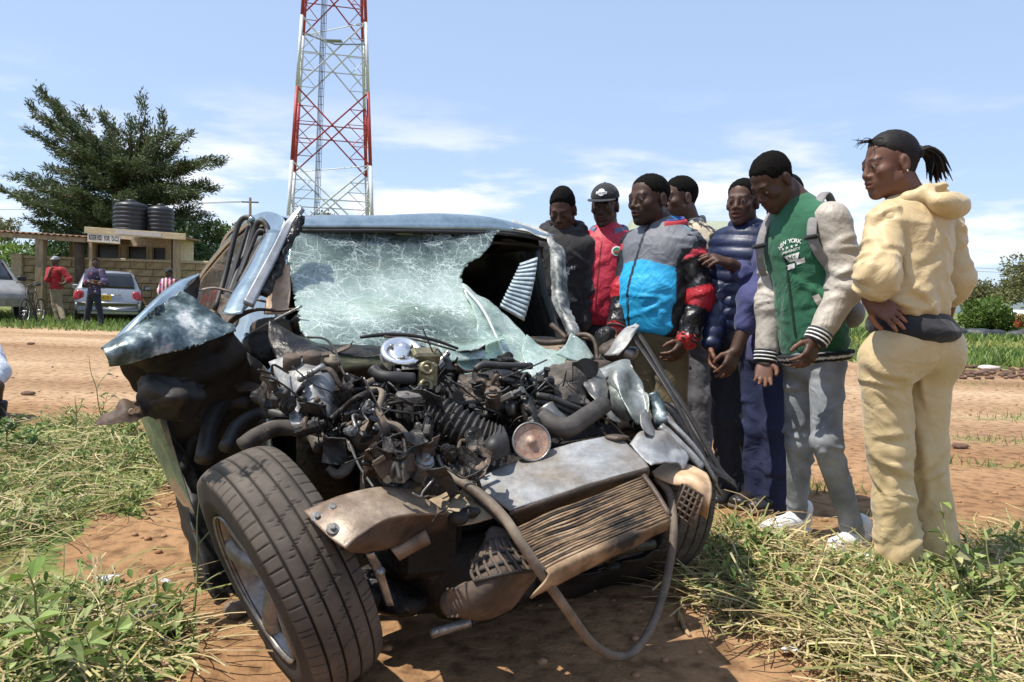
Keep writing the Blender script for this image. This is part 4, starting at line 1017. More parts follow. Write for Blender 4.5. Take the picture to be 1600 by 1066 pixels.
cpart('door_shell', sheet([[CP(1.15, -.52, 1.27), CP(2.0, -.56, 1.30), CP(3.0, -.54, 1.26), CP(3.6, -.5, 1.05)], [CP(.9, -.60, .9), CP(2.0, -.66, .9), CP(3.0, -.66, .9), CP(3.7, -.6, .85)], [CP(.7, -.68, .6), CP(2.0, -.74, .6), CP(3.0, -.72, .6), CP(3.75, -.6, .6)], [CP(.7, -.64, .28), CP(2.0, -.7, .28), CP(3.0, -.7, .28), CP(3.7, -.6, .35)]], 16, 24, 0.01), PAINT)
cpart('interior_panel', sheet([PU((420, 364, 1.3), (400, 380, 1.4), (384, 372, 1.5)), PU((396, 420, 1.2), (376, 428, 1.3), (356, 440, 1.5)), PU((370, 478, 1.0), (352, 484, 1.1), (338, 490, 1.4))], 10, 8, 0.02), INTER)
cpart('far_side_shell', sheet([[CP(.95, .67, .84), CP(2.0, .70, .86), CP(3.0, .68, .88), CP(3.7, .6, .85)], [CP(.8, .72, .6), CP(2.0, .76, .6), CP(3.0, .74, .6), CP(3.75, .6, .6)], [CP(.8, .68, .28), CP(2.0, .72, .28), CP(3.0, .7, .28), CP(3.7, .6, .35)]], 12, 20, 0.01), PAINT)
CABIN_SHADE = mat('cabin_shade_glass', (0.02, 0.02, 0.02), (0.04, 0.036, 0.032), scale=2, rough=0.15)  # opaque dark panes: the shade inside the cabin put into their colour
cpart('far_window', sheet([[CP(1.20, .64, 1.355), CP(2.4, .62, 1.375), CP(3.3, .58, 1.31)], [CP(1.12, .67, 1.05), CP(2.4, .66, 1.05), CP(3.4, .62, 1.02)], [CP(.95, .69, .80), CP(2.4, .70, .80), CP(3.5, .64, .86)]], 8, 12, .006), CABIN_SHADE)
cpart('rear_window', sheet([[CP(3.3, v, 1.32) for v in (-.54, 0, .58)], [CP(3.55, v, 1.15) for v in (-.53, 0, .56)], [CP(3.7, v, 1.04) for v in (-.54, 0, .57)]], 6, 10, .006), CABIN_SHADE)
cpart('roof_lining', sheet([[CP(1.2, v, 1.30) for v in (-.5, 0, .6)], [CP(2.2, v, 1.335) for v in (-.54, 0, .6)], [CP(3.3, v, 1.27) for v in (-.5, 0, .54)]], 8, 10, .01), INTER)
for u in (2.15, 3.2): ctube('middle_pillar', [CP(u, .68, .86), CP(u + .1, .64, 1.1), CP(u + .16, .58, 1.34)], 0.05, INTER, 8)
cpart('tailgate', sheet([[CP(3.7, v, 1.05) for v in (-.55, 0, .58)], [CP(3.8, v, .7) for v in (-.6, 0, .6)], [CP(3.8, v, .3) for v in (-.6, 0, .6)]], 8, 8, 0.01), PAINT)
cpart('cabin_floor', box(CP(2.2, 0, .26), (1.3, 3.0, .06), np.stack([CRI, CRE, UP])), INTER, False)
cpart('firewall', sheet([[CP(.52, v, .74) for v in (-.62, 0, .62)], [CP(.55, v, .5) for v in (-.62, 0, .62)], [CP(.6, v, .24) for v in (-.62, 0, .62)]], 10, 14, 0.02, 0.03, 9, 1), GREASE)
cpart('dashboard', sheet([[CP(.62, v, .77) for v in (-.6, -.3, 0, .3, .6)], [CP(.85, v, .86 + .03 * math.sin(v * 9)) for v in (-.6, -.3, 0, .3, .6)], [CP(1.05, v, .83) for v in (-.6, -.3, 0, .3, .6)], [CP(1.12, v, .6) for v in (-.6, -.3, 0, .3, .6)]], 22, 30, 0.02, 0.012, 7, 2), mat('grey_dash', (0.20, 0.145, 0.10), (0.34, 0.26, 0.19), rough=0.75, bump=0.2, bscale=60))
def seat(v):
    s = MB(); s.add(box(CP(1.72, v, .50), (.48, .5, .16), np.stack([CRI, CRE, UP]), .05))
    R = np.stack([CRI, norm(CRE - UP * -.2), norm(UP + CRE * .2)]); s.add(box(CP(2.02, v, .82), (.46, .14, .60), R, .055)); s.add(box(CP(2.10, v, 1.18), (.24, .10, .16), R, .04))
    cpart('seat', s.geo(), SEAT)
seat(-.33); seat(.36)
cpart('rear_bench', join(box(CP(2.95, 0, .82), (1.2, .16, .6), np.stack([CRI, CRE, UP]), .05), box(CP(2.7, 0, .5), (1.2, .45, .15), np.stack([CRI, CRE, UP]), .05)), SEAT)
# ribbed pale blue panel hanging in the torn opening
rb = MB()
for k in range(13):
    s = k / 12; l = (836 + (818 - 836) * s * 0 - 30 * s - (6 if k % 2 else 0), 404 + 66 * s); l = (812 - 30 * s, 412 + 62 * s); r = (840 - 10 * s - 10 * s * s, 402 + 92 * s)
    rb.add(sheet([PU((l[0], l[1], 1.03 - .1 * s), (r[0], r[1], .98 - .1 * s)), PU((l[0], l[1] + 3.4, 1.015 - .1 * s), (r[0], r[1] + 4.2, .965 - .1 * s)), PU((l[0] - 1.3, l[1] + 5.6, 1.03 - .1 * s), (r[0] - .8, r[1] + 7.6, .98 - .1 * s))], 5, 6, 0.003))
cpart('ribbed_panel', rb.geo(), mat('pale_blue_plastic', (0.30, 0.38, 0.42), (0.42, 0.50, 0.54), scale=8, rough=0.45), label='pale blue ribbed panel hanging inside the torn windscreen')
cpart('header_lining', sheet([PU((784, 374, 1.2), (820, 380, 1.2), (850, 386, 1.18)), PU((780, 382, 1.3), (816, 388, 1.3), (848, 394, 1.28)), PU((760, 400, 1.9), (810, 402, 1.9), (850, 404, 1.9))], 12, 12, 0.006, 0.01, 20, 1, facet=.5), INTER)

# --- torn front wing on the left of the picture
wing = cpart('front_wing', sheet([PY((165, 552, 2.26), (205, 514, 2.32), (246, 482, 2.40), (281, 459, 2.50), (322, 482, 2.50), (367, 513, 2.50)),
    PY((166, 556, 2.22), (214, 538, 2.25), (256, 516, 2.32), (292, 506, 2.40), (328, 510, 2.44), (367, 514, 2.49)),
    PY((170, 562, 2.24), (224, 559, 2.28), (262, 552, 2.32), (300, 543, 2.37), (336, 530, 2.42), (367, 516, 2.49))], 70, 110, 0.003, 0.013, 9, 2, facet=.92, rag=.012), PAINTW, label='torn silver front wing flared out over the left tyre')
cpart('wing_flange', sheet([PY((171, 541, 2.34), (208, 500, 2.42), (253, 459, 2.54), (283, 438, 2.66), (310, 428, 2.80)), PY((169, 545, 2.28), (208, 503, 2.35), (250, 466, 2.45), (281, 444, 2.57), (311, 430, 2.74)), PY((165, 552, 2.26), (207, 513, 2.32), (248, 480, 2.42), (281, 459, 2.50), (292, 446, 2.62))], 14, 40, 0.004, 0.003, 12, 1), PAINT, parent=wing)
cpart('wing_inside', sheet([PY((311, 430, 2.78), (296, 446, 2.72), (283, 460, 2.56)), PY((312, 446, 2.82), (304, 460, 2.78), (298, 470, 2.66)), PY((310, 470, 2.82), (310, 476, 2.80), (314, 482, 2.68))], 14, 12, 0.002, 0.004, 20, 3, facet=.7), BLACK, parent=wing)
cpart('inner_liner', sheet([PY((172, 563, 2.30), (230, 561, 2.34), (300, 545, 2.42), (368, 516, 2.55)), PY((196, 590, 2.40), (244, 594, 2.44), (304, 582, 2.52), (384, 560, 2.66)), PY((212, 622, 2.46), (252, 634, 2.50), (312, 630, 2.62), (394, 612, 2.80)), PY((246, 655, 2.55), (274, 690, 2.58), (318, 700, 2.7), (400, 660, 2.9)), PY((300, 740, 2.62), (310, 770, 2.62), (330, 770, 2.72), (410, 700, 2.95))], 50, 50, 0.004, 0.035, 9, 2, facet=.8), LINER)
cpart('lamp_bucket', sheet([PY((214, 596, 2.36), (240, 584, 2.34), (285, 590, 2.38), (322, 600, 2.46)), PY((213, 620, 2.34), (240, 618, 2.26), (285, 622, 2.28), (326, 624, 2.44)), PY((216, 652, 2.38), (245, 656, 2.33), (285, 660, 2.36), (310, 652, 2.46))], 24, 28, 0.004, 0.018, 16, 4, facet=.8, rag=.02), LINER)
cpart('rusty_tongue', sheet([PY((149, 662, 2.30), (163, 648, 2.30), (178, 641, 2.30), (190, 625, 2.31), (212, 628, 2.34), (236, 622, 2.38), (262, 624, 2.44)), PY((152, 664, 2.28), (168, 656, 2.27), (186, 648, 2.27), (200, 640, 2.28), (220, 638, 2.32), (240, 632, 2.36), (262, 634, 2.42)), PY((150, 665, 2.28), (170, 664, 2.26), (190, 660, 2.26), (208, 660, 2.27), (224, 652, 2.31), (242, 644, 2.36), (262, 646, 2.42))], 14, 44, 0.003, 0.0025, 40, 1, facet=.8), mat('dark_rust', (0.045, 0.026, 0.017), (0.11, 0.07, 0.045), scale=12, rough=.7, bump=.4), False, label='jagged rusty flange jutting out past the left tyre')
for px, py in ((206, 643), (214, 641)): cpart('punched_hole', lathe([(.009, 0), (.009, .003), (.006, .003), (.006, -.004)], P(px, py, 2.265), -CRE, 14, True), mat('pale_hole', (0.45, 0.32, 0.2), rough=.9))
cpart('folded_door', sheet([PY((220, 646, 2.50), (234, 632, 2.42), (252, 632, 2.44)), PY((236, 690, 2.56), (252, 688, 2.48), (272, 698, 2.50)), PY((262, 745, 2.62), (276, 748, 2.56), (292, 760, 2.56)), PY((288, 790, 2.66), (297, 794, 2.62), (306, 804, 2.60))], 30, 14, 0.004, 0.008, 9, 3), PAINT, label='strip of front door skin bent down beside the tyre')
cpart('wheel_arch', sheet([PY((250, 650, 2.75), (330, 640, 2.9), (420, 640, 3.0), (500, 660, 2.9)), PY((276, 740, 2.75), (340, 720, 2.95), (420, 710, 3.0), (500, 710, 2.9)), PY((300, 830, 2.6), (350, 830, 2.75), (430, 830, 2.8), (500, 820, 2.7)), PY((330, 940, 2.5), (380, 940, 2.6), (450, 940, 2.6), (520, 920, 2.6))], 20, 20, 0.01, 0.03, 7, 2), BLACK)
cpart('sill', sheet([PY((276, 760, 2.78), (296, 776, 2.7)), PY((296, 850, 2.74), (318, 856, 2.64)), PY((312, 905, 2.7), (330, 912, 2.6))], 16, 6, 0.02, 0.02, 14, 1), LINER)
RAILM = mat('brown_rail', (0.13, 0.095, 0.07), (0.32, 0.25, 0.19), scale=9, rough=.6, bump=.4, bscale=40)
ctube('wing_rail', PY((306, 457, 2.80), (324, 451, 2.84), (346, 452, 2.86), (392, 466, 2.86), (430, 476, 2.86), (448, 488, 2.86)), [.006, .012, .014, .014, .012, .008], RAILM, 8, flat=.35)
cpart('torn_web', sheet([PY((346, 460, 2.84), (370, 466, 2.84), (392, 474, 2.84)), PY((338, 500, 2.8), (352, 505, 2.76), (376, 495, 2.74)), PY((340, 520, 2.76), (352, 524, 2.74), (366, 512, 2.72))], 14, 14, 0.004, 0.012, 18, 3, facet=.5), BROWNM)
ctube('bent_strip', PY((352, 512, 2.72), (372, 494, 2.70), (402, 484, 2.70), (438, 486, 2.72), (462, 482, 2.72)), [.012, .018, .012, .01, .006], BROWNM, 8, flat=.5)
ctube('snapped_rod', PY((392, 520, 2.72), (430, 500, 2.7), (472, 478, 2.7)), .005, STEEL, 6)
ctube('pillar_stub', PY((388, 522, 2.76), (390, 545, 2.74)), .016, PAINT, 8)

# --- cowl and firewall clutter at the foot of the windscreen
def lump(name, px, py, Y, r, m, seed=0, sq=(1, 1, 1), parent=None, n=3, amp=1.0):
    V, F = rock((0, 0, 0), (1, 1, 1), seed, n); V = V * np.asarray(sq) * r; V = V * (1 + amp * 0.12 * wob(V, 9 / (r * 8), (seed + 2) % 5))[:, None]
    return cpart(name, (V + P(px, py, Y), F), m, True, parent)
lump('cowl_scrap', 430, 520, 2.8, .075, BROWNM, 1, (1.2, .8, .8)); lump('cowl_scrap', 462, 540, 2.74, .06, STEEL, 2, (1.5, .8, .5)); lump('cowl_scrap', 408, 548, 2.76, .06, GREASE, 3, (1, 1, 1.2)); lump('wiper_motor', 470, 505, 2.8, .035, GREASE, 4, (1.2, 1, 1))
cpart('cowl_panel', sheet([PU((420, 500, .62), (480, 532, .56), (560, 540, .5), (640, 538, .46), (700, 548, .44)), PU((420, 530, .55), (480, 545, .48), (560, 550, .42), (640, 548, .38), (705, 562, .38)), PU((430, 560, .48), (490, 558, .42), (560, 556, .38), (640, 560, .34), (712, 580, .34))], 20, 50, 0.003, 0.012, 14, 1, facet=.4), GREASE)
cpart('scuttle_edge', sheet([PU((462, 548, .44), (500, 550, .42), (540, 541, .40), (552, 534, .41)), PU((464, 555, .42), (500, 556, .40), (540, 547, .385), (550, 538, .40))], 6, 20, 0.004, 0.004, 20, 1), BROWNM)
ctube('wiper_arm', PU((563, 527, .43), (600, 523, .43), (640, 524, .42), (680, 532, .40), (716, 545, .38)), [.006, .008, .007, .007, .005], BLACK, 6)
ctube('wiper_arm', PU((600, 526, .42), (650, 531, .40), (712, 548, .37)), .004, BROWNM, 6)

# --- strut tower casting
tower_ = cpart('strut_bracket', sheet([PU((420, 566, .30), (450, 556, .27), (480, 562, .24), (507, 570, .22), (522, 600, .18)), PU((432, 590, .24), (462, 586, .18), (490, 590, .14), (512, 600, .14), (528, 622, .14)), PU((446, 612, .18), (476, 622, .10), (498, 622, .08), (516, 620, .10), (530, 636, .12)), PU((458, 632, .14), (486, 652, .06), (504, 654, .04), (516, 646, .06), (528, 642, .10)), PU((474, 652, .10), (494, 664, .04), (506, 664, .03), (514, 656, .05), (524, 648, .09))], 34, 34, 0.006, 0.006, 16, 2), ALU, label='crushed alloy casting beside the left strut')
ctube('bolted_bar', PU((467, 594, .12), (486, 583, .12), (505, 572, .13)), .013, STEEL, 8, tower_, flat=.7)
for px, py in ((470, 592), (485, 584)): cpart('bolt', lathe([(.011, 0), (.011, .006), (.007, .007), (.007, .014)], Pu(px, py, .105), -CRE + UP * .5, 12), STEEL, True, tower_)
for px, py in ((456, 562), (487, 558)): cpart('cap', lathe([(.024, -.04), (.026, .0), (.026, .018), (.02, .022)], Pu(px, py + 4, .22), UP - CRE * .3, 18), DIRTPL, True, tower_)
cpart('sensor', lathe([(.018, -.06), (.018, 0), (.024, .002), (.024, .012), (.01, .014), (.01, .026)], Pu(519, 568, .22), UP - CRE * .2, 16), TAN)
cpart('torn_bracket', sheet([PU((452, 648, .06), (462, 630, .10), (476, 640, .10)), PU((456, 664, .02), (480, 662, .0), (494, 668, .03)), PU((470, 668, .02), (488, 680, .0), (502, 684, .02))], 16, 16, 0.004, 0.010, 24, 2, facet=.7), STEEL)
cpart('torn_apron', sheet([PY((366, 540, 2.72), (400, 560, 2.66), (424, 584, 2.6)), PY((376, 570, 2.7), (412, 590, 2.62), (446, 620, 2.52)), PY((390, 600, 2.74), (424, 624, 2.6), (458, 648, 2.5))], 20, 24, 0.004, 0.012, 14, 2, facet=.5), LINER)
cpart('apron_patch', sheet([PY((364, 602, 2.64), (392, 596, 2.62), (420, 612, 2.6)), PY((372, 612, 2.58), (396, 612, 2.56), (426, 626, 2.56))], 8, 14, 0.003, 0.005, 18, 1), BROWNM)
for pts, r, m in (([(318, 720, 2.5), (330, 660, 2.6), (352, 630, 2.68), (390, 628, 2.72)], .03, RUBBER), ([(352, 700, 2.4), (372, 664, 2.5), (410, 645, 2.58), (450, 652, 2.56)], .022, RUBBER), ([(378, 698, 2.26), (404, 680, 2.3), (440, 668, 2.36), (486, 676, 2.36), (502, 700, 2.32)], .026, mat('muddy_rubber', (0.06, 0.05, 0.04), (0.24, 0.19, 0.14), lo=.5, hi=.62, scale=9, rough=0.8)), ([(286, 740, 2.6), (300, 690, 2.64), (330, 650, 2.7)], .02, LINER)):
    ctube('arch_hose', PY(*pts), r, m, 10)
# --- engine: block, manifolds, pulleys, hoses
eb = MB()
for (u, v, z, s) in ((.2, .0, .42, (.62, .42, .3)), (.26, -.2, .5, (.3, .34, .26)), (.25, .22, .5, (.36, .34, .22)), (.1, -.38, .40, (.2, .4, .3)), (-.05, .1, .38, (.5, .16, .22))):
    g = box(CP(u, v, z), s, np.stack([norm(CRI + UP * rng.uniform(-.2, .2)), CRE, UP]), .03); eb.add(g)
cpart('engine_block', eb.geo(), GRITTY, False)
pul = cpart('pulley_housing', join(box(Pu(636, 596, .24), (.13, .12, .17), np.stack([CRI, norm(CRE + UP * .3), norm(UP - CRE * .3)]), .02), lathe([(.05, -.1), (.06, -.04), (.055, 0)], Pu(628, 560, .24), UP - CRE * .55, 20)), GREASE)
pc = Pu(628, 547, .22); pax = norm(UP * .82 - CRE * .58 - CRI * .12)
cpart('bright_pulley', lathe([(.060, -.045), (.066, -.03), (.060, -.022), (.066, -.012), (.064, .0), (.050, .004), (.046, -.008), (.026, -.006), (.024, .012), (.012, .014), (.012, .022), (.0, .022)], pc, pax, 40, False), CHROME, label='bright bare pulley shining on top of the engine')
x_, y_, _ = frame(pax)
for k in range(3): cpart('bolt', lathe([(.007, 0), (.007, .01), (.004, .012)], pc + .036 * (math.cos(k * 2.1 + .5) * x_ + math.sin(k * 2.1 + .5) * y_) - pax * .006, pax, 8), STEEL)
OLIVE = mat('olive_bracket', (0.13, 0.11, 0.06), (0.30, 0.26, 0.16), scale=14, rough=0.4, metal=0.5, bump=0.4, bscale=50)
cpart('bracket_plate', join(box(Pu(664, 558, .2), (.09, .05, .05), np.stack([CRI, norm(CRE + UP * .5), norm(UP - CRE * .5)]), .008), box(Pu(668, 586, .17), (.06, .05, .08), None, .01)), OLIVE, False)
for px, py in ((666, 576), (664, 604)): cpart('flange_ring', lathe([(.022, 0), (.022, .014), (.013, .014), (.011, .004)], Pu(px, py, .13), -CRE + UP * .3, 16, False), OLIVE)
ctube('heater_hose', PU((582, 577, .16), (592, 586, .14), (612, 590, .12), (646, 592, .12)), .0185, RUBBER, 12, rings=lambda t: 1 + .04 * np.sin(t * 90))
cpart('ignition_module', box(Pu(644, 632, .04), (.095, .045, .075), np.stack([norm(CRI + UP * .06), norm(CRE + UP * .25), norm(UP - CRE * .25)]), .006), mat('grey_module', (0.16, 0.15, 0.13), (0.28, 0.26, 0.23), scale=16, rough=0.5, metal=0.4, bump=0.2), False)
ctube('thin_cable', PU((480, 527, .5), (508, 530, .42), (524, 548, .3), (532, 572, .2), (548, 600, .12), (580, 630, .02), (612, 642, -.02), (664, 648, -.02)), .004, BLACK, 6)
ctube('tan_pipe', PU((534, 613, .1), (566, 609, .08), (594, 611, .05), (596, 622, .02), (592, 640, -.0), (602, 660, -.03), (622, 668, -.05), (644, 694, -.08)), [.007, .009, .009, .009, .010, .010, .012, .012], TAN, 10)
ctube('tan_pipe', PU((560, 606, .12), (584, 594, .12)), .010, TAN, 8)
bel = ctube('bellows_duct', PU((664, 644, .05), (690, 654, .02), (724, 672, -.02), (756, 686, -.05), (782, 692, -.07)), [.05, .056, .056, .052, .046], mat('bellows_rubber', (0.016, 0.013, 0.011), (0.052, 0.042, 0.034), scale=10, rough=0.6, bump=0.2), 18, k=112, rings=lambda t: 1 + .10 * np.sign(np.sin(t * 2 * np.pi * 14)) * np.abs(np.sin(t * 2 * np.pi * 14)) ** .5)
cpart('charge_pipe', tube(PU((594, 722, -.06), (612, 744, -.12), (640, 772, -.18)), [.036, .040, .043], 18), GREASE)
cpart('pipe_clamp', lathe([(.040, -.012), (.044, -.01), (.044, .01), (.040, .012)], Pu(599, 730, -.075), Pu(640, 772, -.18) - Pu(594, 722, -.06), 20, False), STEEL)
ctube('elbow_pipe', PU((527, 692, .02), (540, 700, .0), (546, 716, -.02), (540, 734, -.03), (526, 741, -.03), (512, 730, -.02)), [.022, .021, .019, .016, .013, .009], TAN, 12)
cpart('starter', join(tube(PU((556, 690, .0), (584, 676, -.02), (602, 662, -.02)), [.036, .042, .034], 16), tube(PU((562, 668, .02), (596, 656, .0)), [.014, .016], 10), tube(PU((566, 700, 0), (570, 725, -.03)), [.02, .018], 10)), BROWNM)
ctube('bright_wire', PU((544, 690, -.04), (552, 708, -.06), (562, 730, -.08), (574, 748, -.1), (584, 762, -.12)), .0035, ALU, 6)
for k, pts in enumerate(([(606, 598, .1), (616, 606, .08), (626, 618, .06)], [(640, 604, .1), (650, 612, .08), (652, 620, .05)], [(700, 640, .04), (720, 632, .06), (756, 628, .08)], [(772, 690, -.08), (758, 716, -.12), (724, 726, -.12)], [(655, 700, -.04), (690, 716, -.08), (730, 722, -.1)], [(540, 585, .16), (560, 600, .14), (600, 604, .1)])):
    ctube('wiring_loom', PU(*pts), .006 + .002 * (k % 3), GREASE, 7)
# random debris of the engine bay: greasy pipes, brackets, bolt heads, split between left, middle and right
def clutter(n, x0, x1, f, u0, u1, seed, r0=.003, r1=.008):
    r = np.random.default_rng(seed); MM = [GREASE, GRITTY, GRITTY, BROWNM, STEEL, BLACK]
    for i in range(int(n * 1.5)):
        px = r.uniform(x0, x1); py = f(px) + r.uniform(-1, 1) * 36; u = r.uniform(u0, u1) - (py - 640) * .0016
        kind = i % 6; m = MM[r.integers(0, 6)]
        if kind < 2:
            L_ = r.uniform(25, 80); a = r.uniform(-1.3, 1.3)
            pts = [Pu(px + L_ * (s - .5) * math.cos(a) + r.normal(0, 6), py + L_ * (s - .5) * math.sin(a) + r.normal(0, 8), u + r.normal(0, .03)) for s in (0, .33, .66, 1)]
            ctube('hose', pts, r.uniform(r0, r1), m, 8)
        elif kind < 4:
            c = Pu(px, py, u); s = r.uniform(.015, .05); w = r.uniform(.4, 1.3) * s; A = np.stack(frame(norm(r.normal(size=3))))
            rows = [[c + A[0] * a * w + A[1] * b_ * s * (1 if a else 1.25) + A[2] * r.normal(0, .014) for a in (-1, 0, 1)] for b_ in (-1, 0, 1)]
            cpart('metal_scrap', sheet(rows, 9, 9, .003, .006, 46, i % 5, facet=.85), m, False)
        elif kind == 4:
            c = Pu(px, py, u); A = np.stack(frame(norm(r.normal(size=3) + UP)))
            g = MB(); g.add(box(c, r.uniform(.02, .06, 3), A, .004)); g.add(box(c + A[0] * .02 + A[2] * .02, r.uniform(.012, .035, 3), A, .003)); g.add(lathe([(.008, 0), (.008, .035), (.012, .036), (.012, .043)], c + A[2] * .02, A[2], 8))
            cpart('bracket', g.geo(), m, False)
        else:
            c = Pu(px, py, u); s = r.uniform(.008, .022); ax = norm(-CRE * r.uniform(.3, 1) + UP * r.uniform(-.2, .9) + CRI * r.normal(0, .4))
            cpart('fitting', lathe([(s, -.05), (s, 0), (s * 1.3, .002), (s * 1.3, .010), (s * 1.1, .011), (s * 1.1, .018), (s * .6, .019), (s * .5, .03)], c, ax, 10), m, False)
def wires(n, x0, x1, f, u0, u1, seed):
    r = np.random.default_rng(seed)
    for i in range(n):
        px, py = r.uniform(x0, x1), 0; py = f(px) + r.uniform(-30, 30); u = r.uniform(u0, u1) - (py - 640) * .0018; dx, dy = r.normal(0, 14, 2); pts = []
        for k in range(r.integers(4, 7)):
            pts.append(Pu(px, py, u)); px += dx + r.normal(0, 11); py += dy + r.normal(0, 12) + 3; u += r.normal(-.008, .02)
        ctube('loose_wire', pts, r.uniform(.0016, .0036), [BLACK, GREASE, BLACK, STEEL][i % 4], 5)
wires(20, 500, 700, lambda x: 630 + (x - 560) * .15, -.02, .12, 31); wires(26, 690, 960, lambda x: 625, .02, .16, 32); wires(7, 590, 740, lambda x: 712, -.16, -.06, 33)
clutter(30, 530, 680, lambda x: 650 + (x - 600) * .2, .0, .16, 11)
clutter(44, 690, 880, lambda x: 628 + (x - 780) * .1, .02, .20, 12)
clutter(22, 800, 960, lambda x: 622 - (x - 880) * .1, .10, .26, 13)
clutter(22, 570, 760, lambda x: 712 + (x - 660) * .05, -.16, -.04, 14)
clutter(12, 640, 800, lambda x: 592, .22, .36, 15)
clutter(14, 410, 540, lambda x: 640 + (x - 470) * .9, .02, .16, 16)
# right half: accessory pulley, elbow hose, arms
ctube('elbow_hose', PU((846, 650, -.02), (866, 664, -.06), (888, 668, -.08), (914, 652, -.06), (944, 632, -.02)), [.028, .030, .031, .030, .029], mat('dusty_hose', (0.026, 0.023, 0.020), (0.085, 0.075, 0.065), scale=9, rough=0.7, bump=0.15), 16)
ctube('elbow_hose', PU((852, 636, .04), (862, 650, .02), (880, 664, .0)), [.03, .03, .028], STEEL, 14)
for dy, r in ((0, .011), (9, .009), (18, .008)): ctube('coolant_line', PU((838, 618 + dy, .06), (862, 622 + dy, .04), (890, 634 + dy, .02), (916, 644 + dy, .02)), r, RUBBER, 8)
ctube('black_arm', PU((742, 578, .2), (756, 570, .2), (790, 572, .2), (830, 572, .22)), .012, RUBBER, 8)
ctube('black_arm', PU((796, 600, .14), (816, 620, .08), (830, 650, .0), (836, 678, -.06)), [.02, .022, .026, .03], GREASE, 10)
dc = Pu(831, 690, -.14); dax = norm(-CRE * .93 + UP * .32 - CRI * .25)
disc = cpart('rusty_pulley', lathe([(.020, -.06), (.046, -.03), (.054, -.02), (.056, -.004), (.053, .0), (.047, -.003), (.020, -.006), (.012, -.002), (.010, .004), (.0, .005)], dc, dax, 40, False), mat('rust_disc', (0.34, 0.18, 0.11), (0.44, 0.33, 0.26), c3=(0.50, 0.42, 0.36), scale=18, rough=0.6, metal=0.25, bump=0.3, bscale=80), label='round rust coloured pulley facing forward')
ctube('pulley_rim', [dc + (.0545) * (math.cos(a) * frame(dax)[0] + math.sin(a) * frame(dax)[1]) - dax * .001 for a in np.linspace(0, 6.283, 30)], .0035, STEEL, 6, disc)
lump('compressor', 800, 640, 2.5, .07, GRITTY, 2, (1.2, 1, .9)); lump('gearbox_casing', 770, 610, 2.62, .09, GRITTY, 3, (1.1, 1, .8)); lump('thermostat', 801, 636, 2.42, .026, STEEL, 1)
lump('burnt_lagging', 885, 605, 2.62, .085, mat('dusty_lagging', (0.06, 0.05, 0.042), (0.17, 0.145, 0.12), scale=7, rough=0.9, bump=0.8, bscale=25), 4, (1.0, .9, 1.0), amp=2.2)
cpart('lagging_flap', sheet([PU((850, 580, .22), (880, 566, .22), (915, 572, .24)), PU((856, 604, .14), (885, 600, .12), (915, 612, .14)), PU((872, 624, .1), (896, 628, .08), (922, 634, .1))], 22, 22, .005, .016, 18, 1, facet=.5), MATS['dusty_lagging'])
lump('gear_lump', 560, 640, 2.6, .07, GRITTY, 1); lump('gear_lump', 700, 620, 2.68, .08, GRITTY, 4); lump('gear_lump', 730, 700, 2.4, .08, GRITTY, 0, (1.3, 1, .7)); lump('gear_lump', 640, 690, 2.45, .08, GRITTY, 2)
cpart('crumpled_boot', sheet([PU((742, 690, -.02), (764, 670, -.04), (786, 664, -.06)), PU((752, 704, -.12), (772, 690, -.14), (794, 684, -.12)), PU((764, 722, -.14), (782, 716, -.15), (798, 708, -.13))], 20, 16, .004, .01, 26, 2, facet=.5), RUBBER)

# --- front: silver crossmember, radiator, beam, airbox, long hose
cross = cpart('radiator_crossmember', sheet([PU((734, 752, -.12), (806, 721, -.13), (889, 695, -.14), (963, 680, -.15)), PU((750, 764, -.18), (830, 738, -.19), (912, 712, -.20), (984, 698, -.21)), PU((778, 786, -.26), (852, 760, -.27), (928, 736, -.28), (1004, 718, -.29)), PU((796, 799, -.30), (869, 775, -.31), (940, 751, -.32), (1014, 731, -.33))], 26, 60, .004, .0035, 9, 1, facet=.3), PANEL, label='flat weathered silver crossmember over the radiator')
cpart('crossmember_lip', sheet([PU((796, 799, -.30), (869, 775, -.31), (940, 751, -.32), (1014, 731, -.33)), PU((798, 806, -.30), (870, 781, -.31), (941, 757, -.32), (1014, 737, -.33)), PU((812, 822, -.24), (874, 796, -.25), (942, 770, -.26), (1010, 748, -.27))], 8, 40, .004, .004, 14, 2), BROWNM, parent=cross)
lump('loose_clip', 965, 684, 2.28, .02, BROWNM, 1, (2, 1, .5)); lump('loose_clip', 735, 800, 1.98, .02, BLACK, 2, (1.4, 1, .8)); lump('loose_clip', 852, 782, 2.1, .018, GREASE, 3, (1.6, 1, .9)); lump('loose_clip', 716, 808, 1.96, .022, BLACK, 0, (1.2, 1, .8))
TL = PU((808, 826, -.33), (868, 799, -.34), (936, 774, -.35), (1006, 746, -.35)); BL_ = PU((852, 892, -.50), (900, 868, -.50), (950, 846, -.50), (1046, 806, -.49))
rad = cpart('radiator_core', sheet([[p + UP * -.012 + CRE * .02 for p in TL], [(a + b_) / 2 - UP * .016 + CRE * .02 for a, b_ in zip(TL, BL_)], [p - UP * .012 + CRE * .02 for p in BL_]], 20, 40, .012, .004, 12, 1), FINBLK)
for k in range(19):
    s = k / 18.0; dent = .009 * math.exp(-((s - .45) / .18) ** 2)
    pts = [a * (1 - s) + b_ * s for a, b_ in zip(TL, BL_)]
    pts = spline(pts, 9)
    for i in range(9): pts[i] = pts[i] - UP * dent * math.exp(-((i - 3.6) / 1.6) ** 2) + rng.normal(0, .0007, 3)
    cpart('radiator_tube', tube(pts, .0041, 8, 30, flat=.8), DUST if k % 3 != 1 else mat('darker_fins', (0.014, 0.010, 0.007), (0.18, 0.115, 0.065), lo=.44, hi=.6, scale=9, detail=8, rough=0.85, bump=0.3, bscale=60), True, rad)
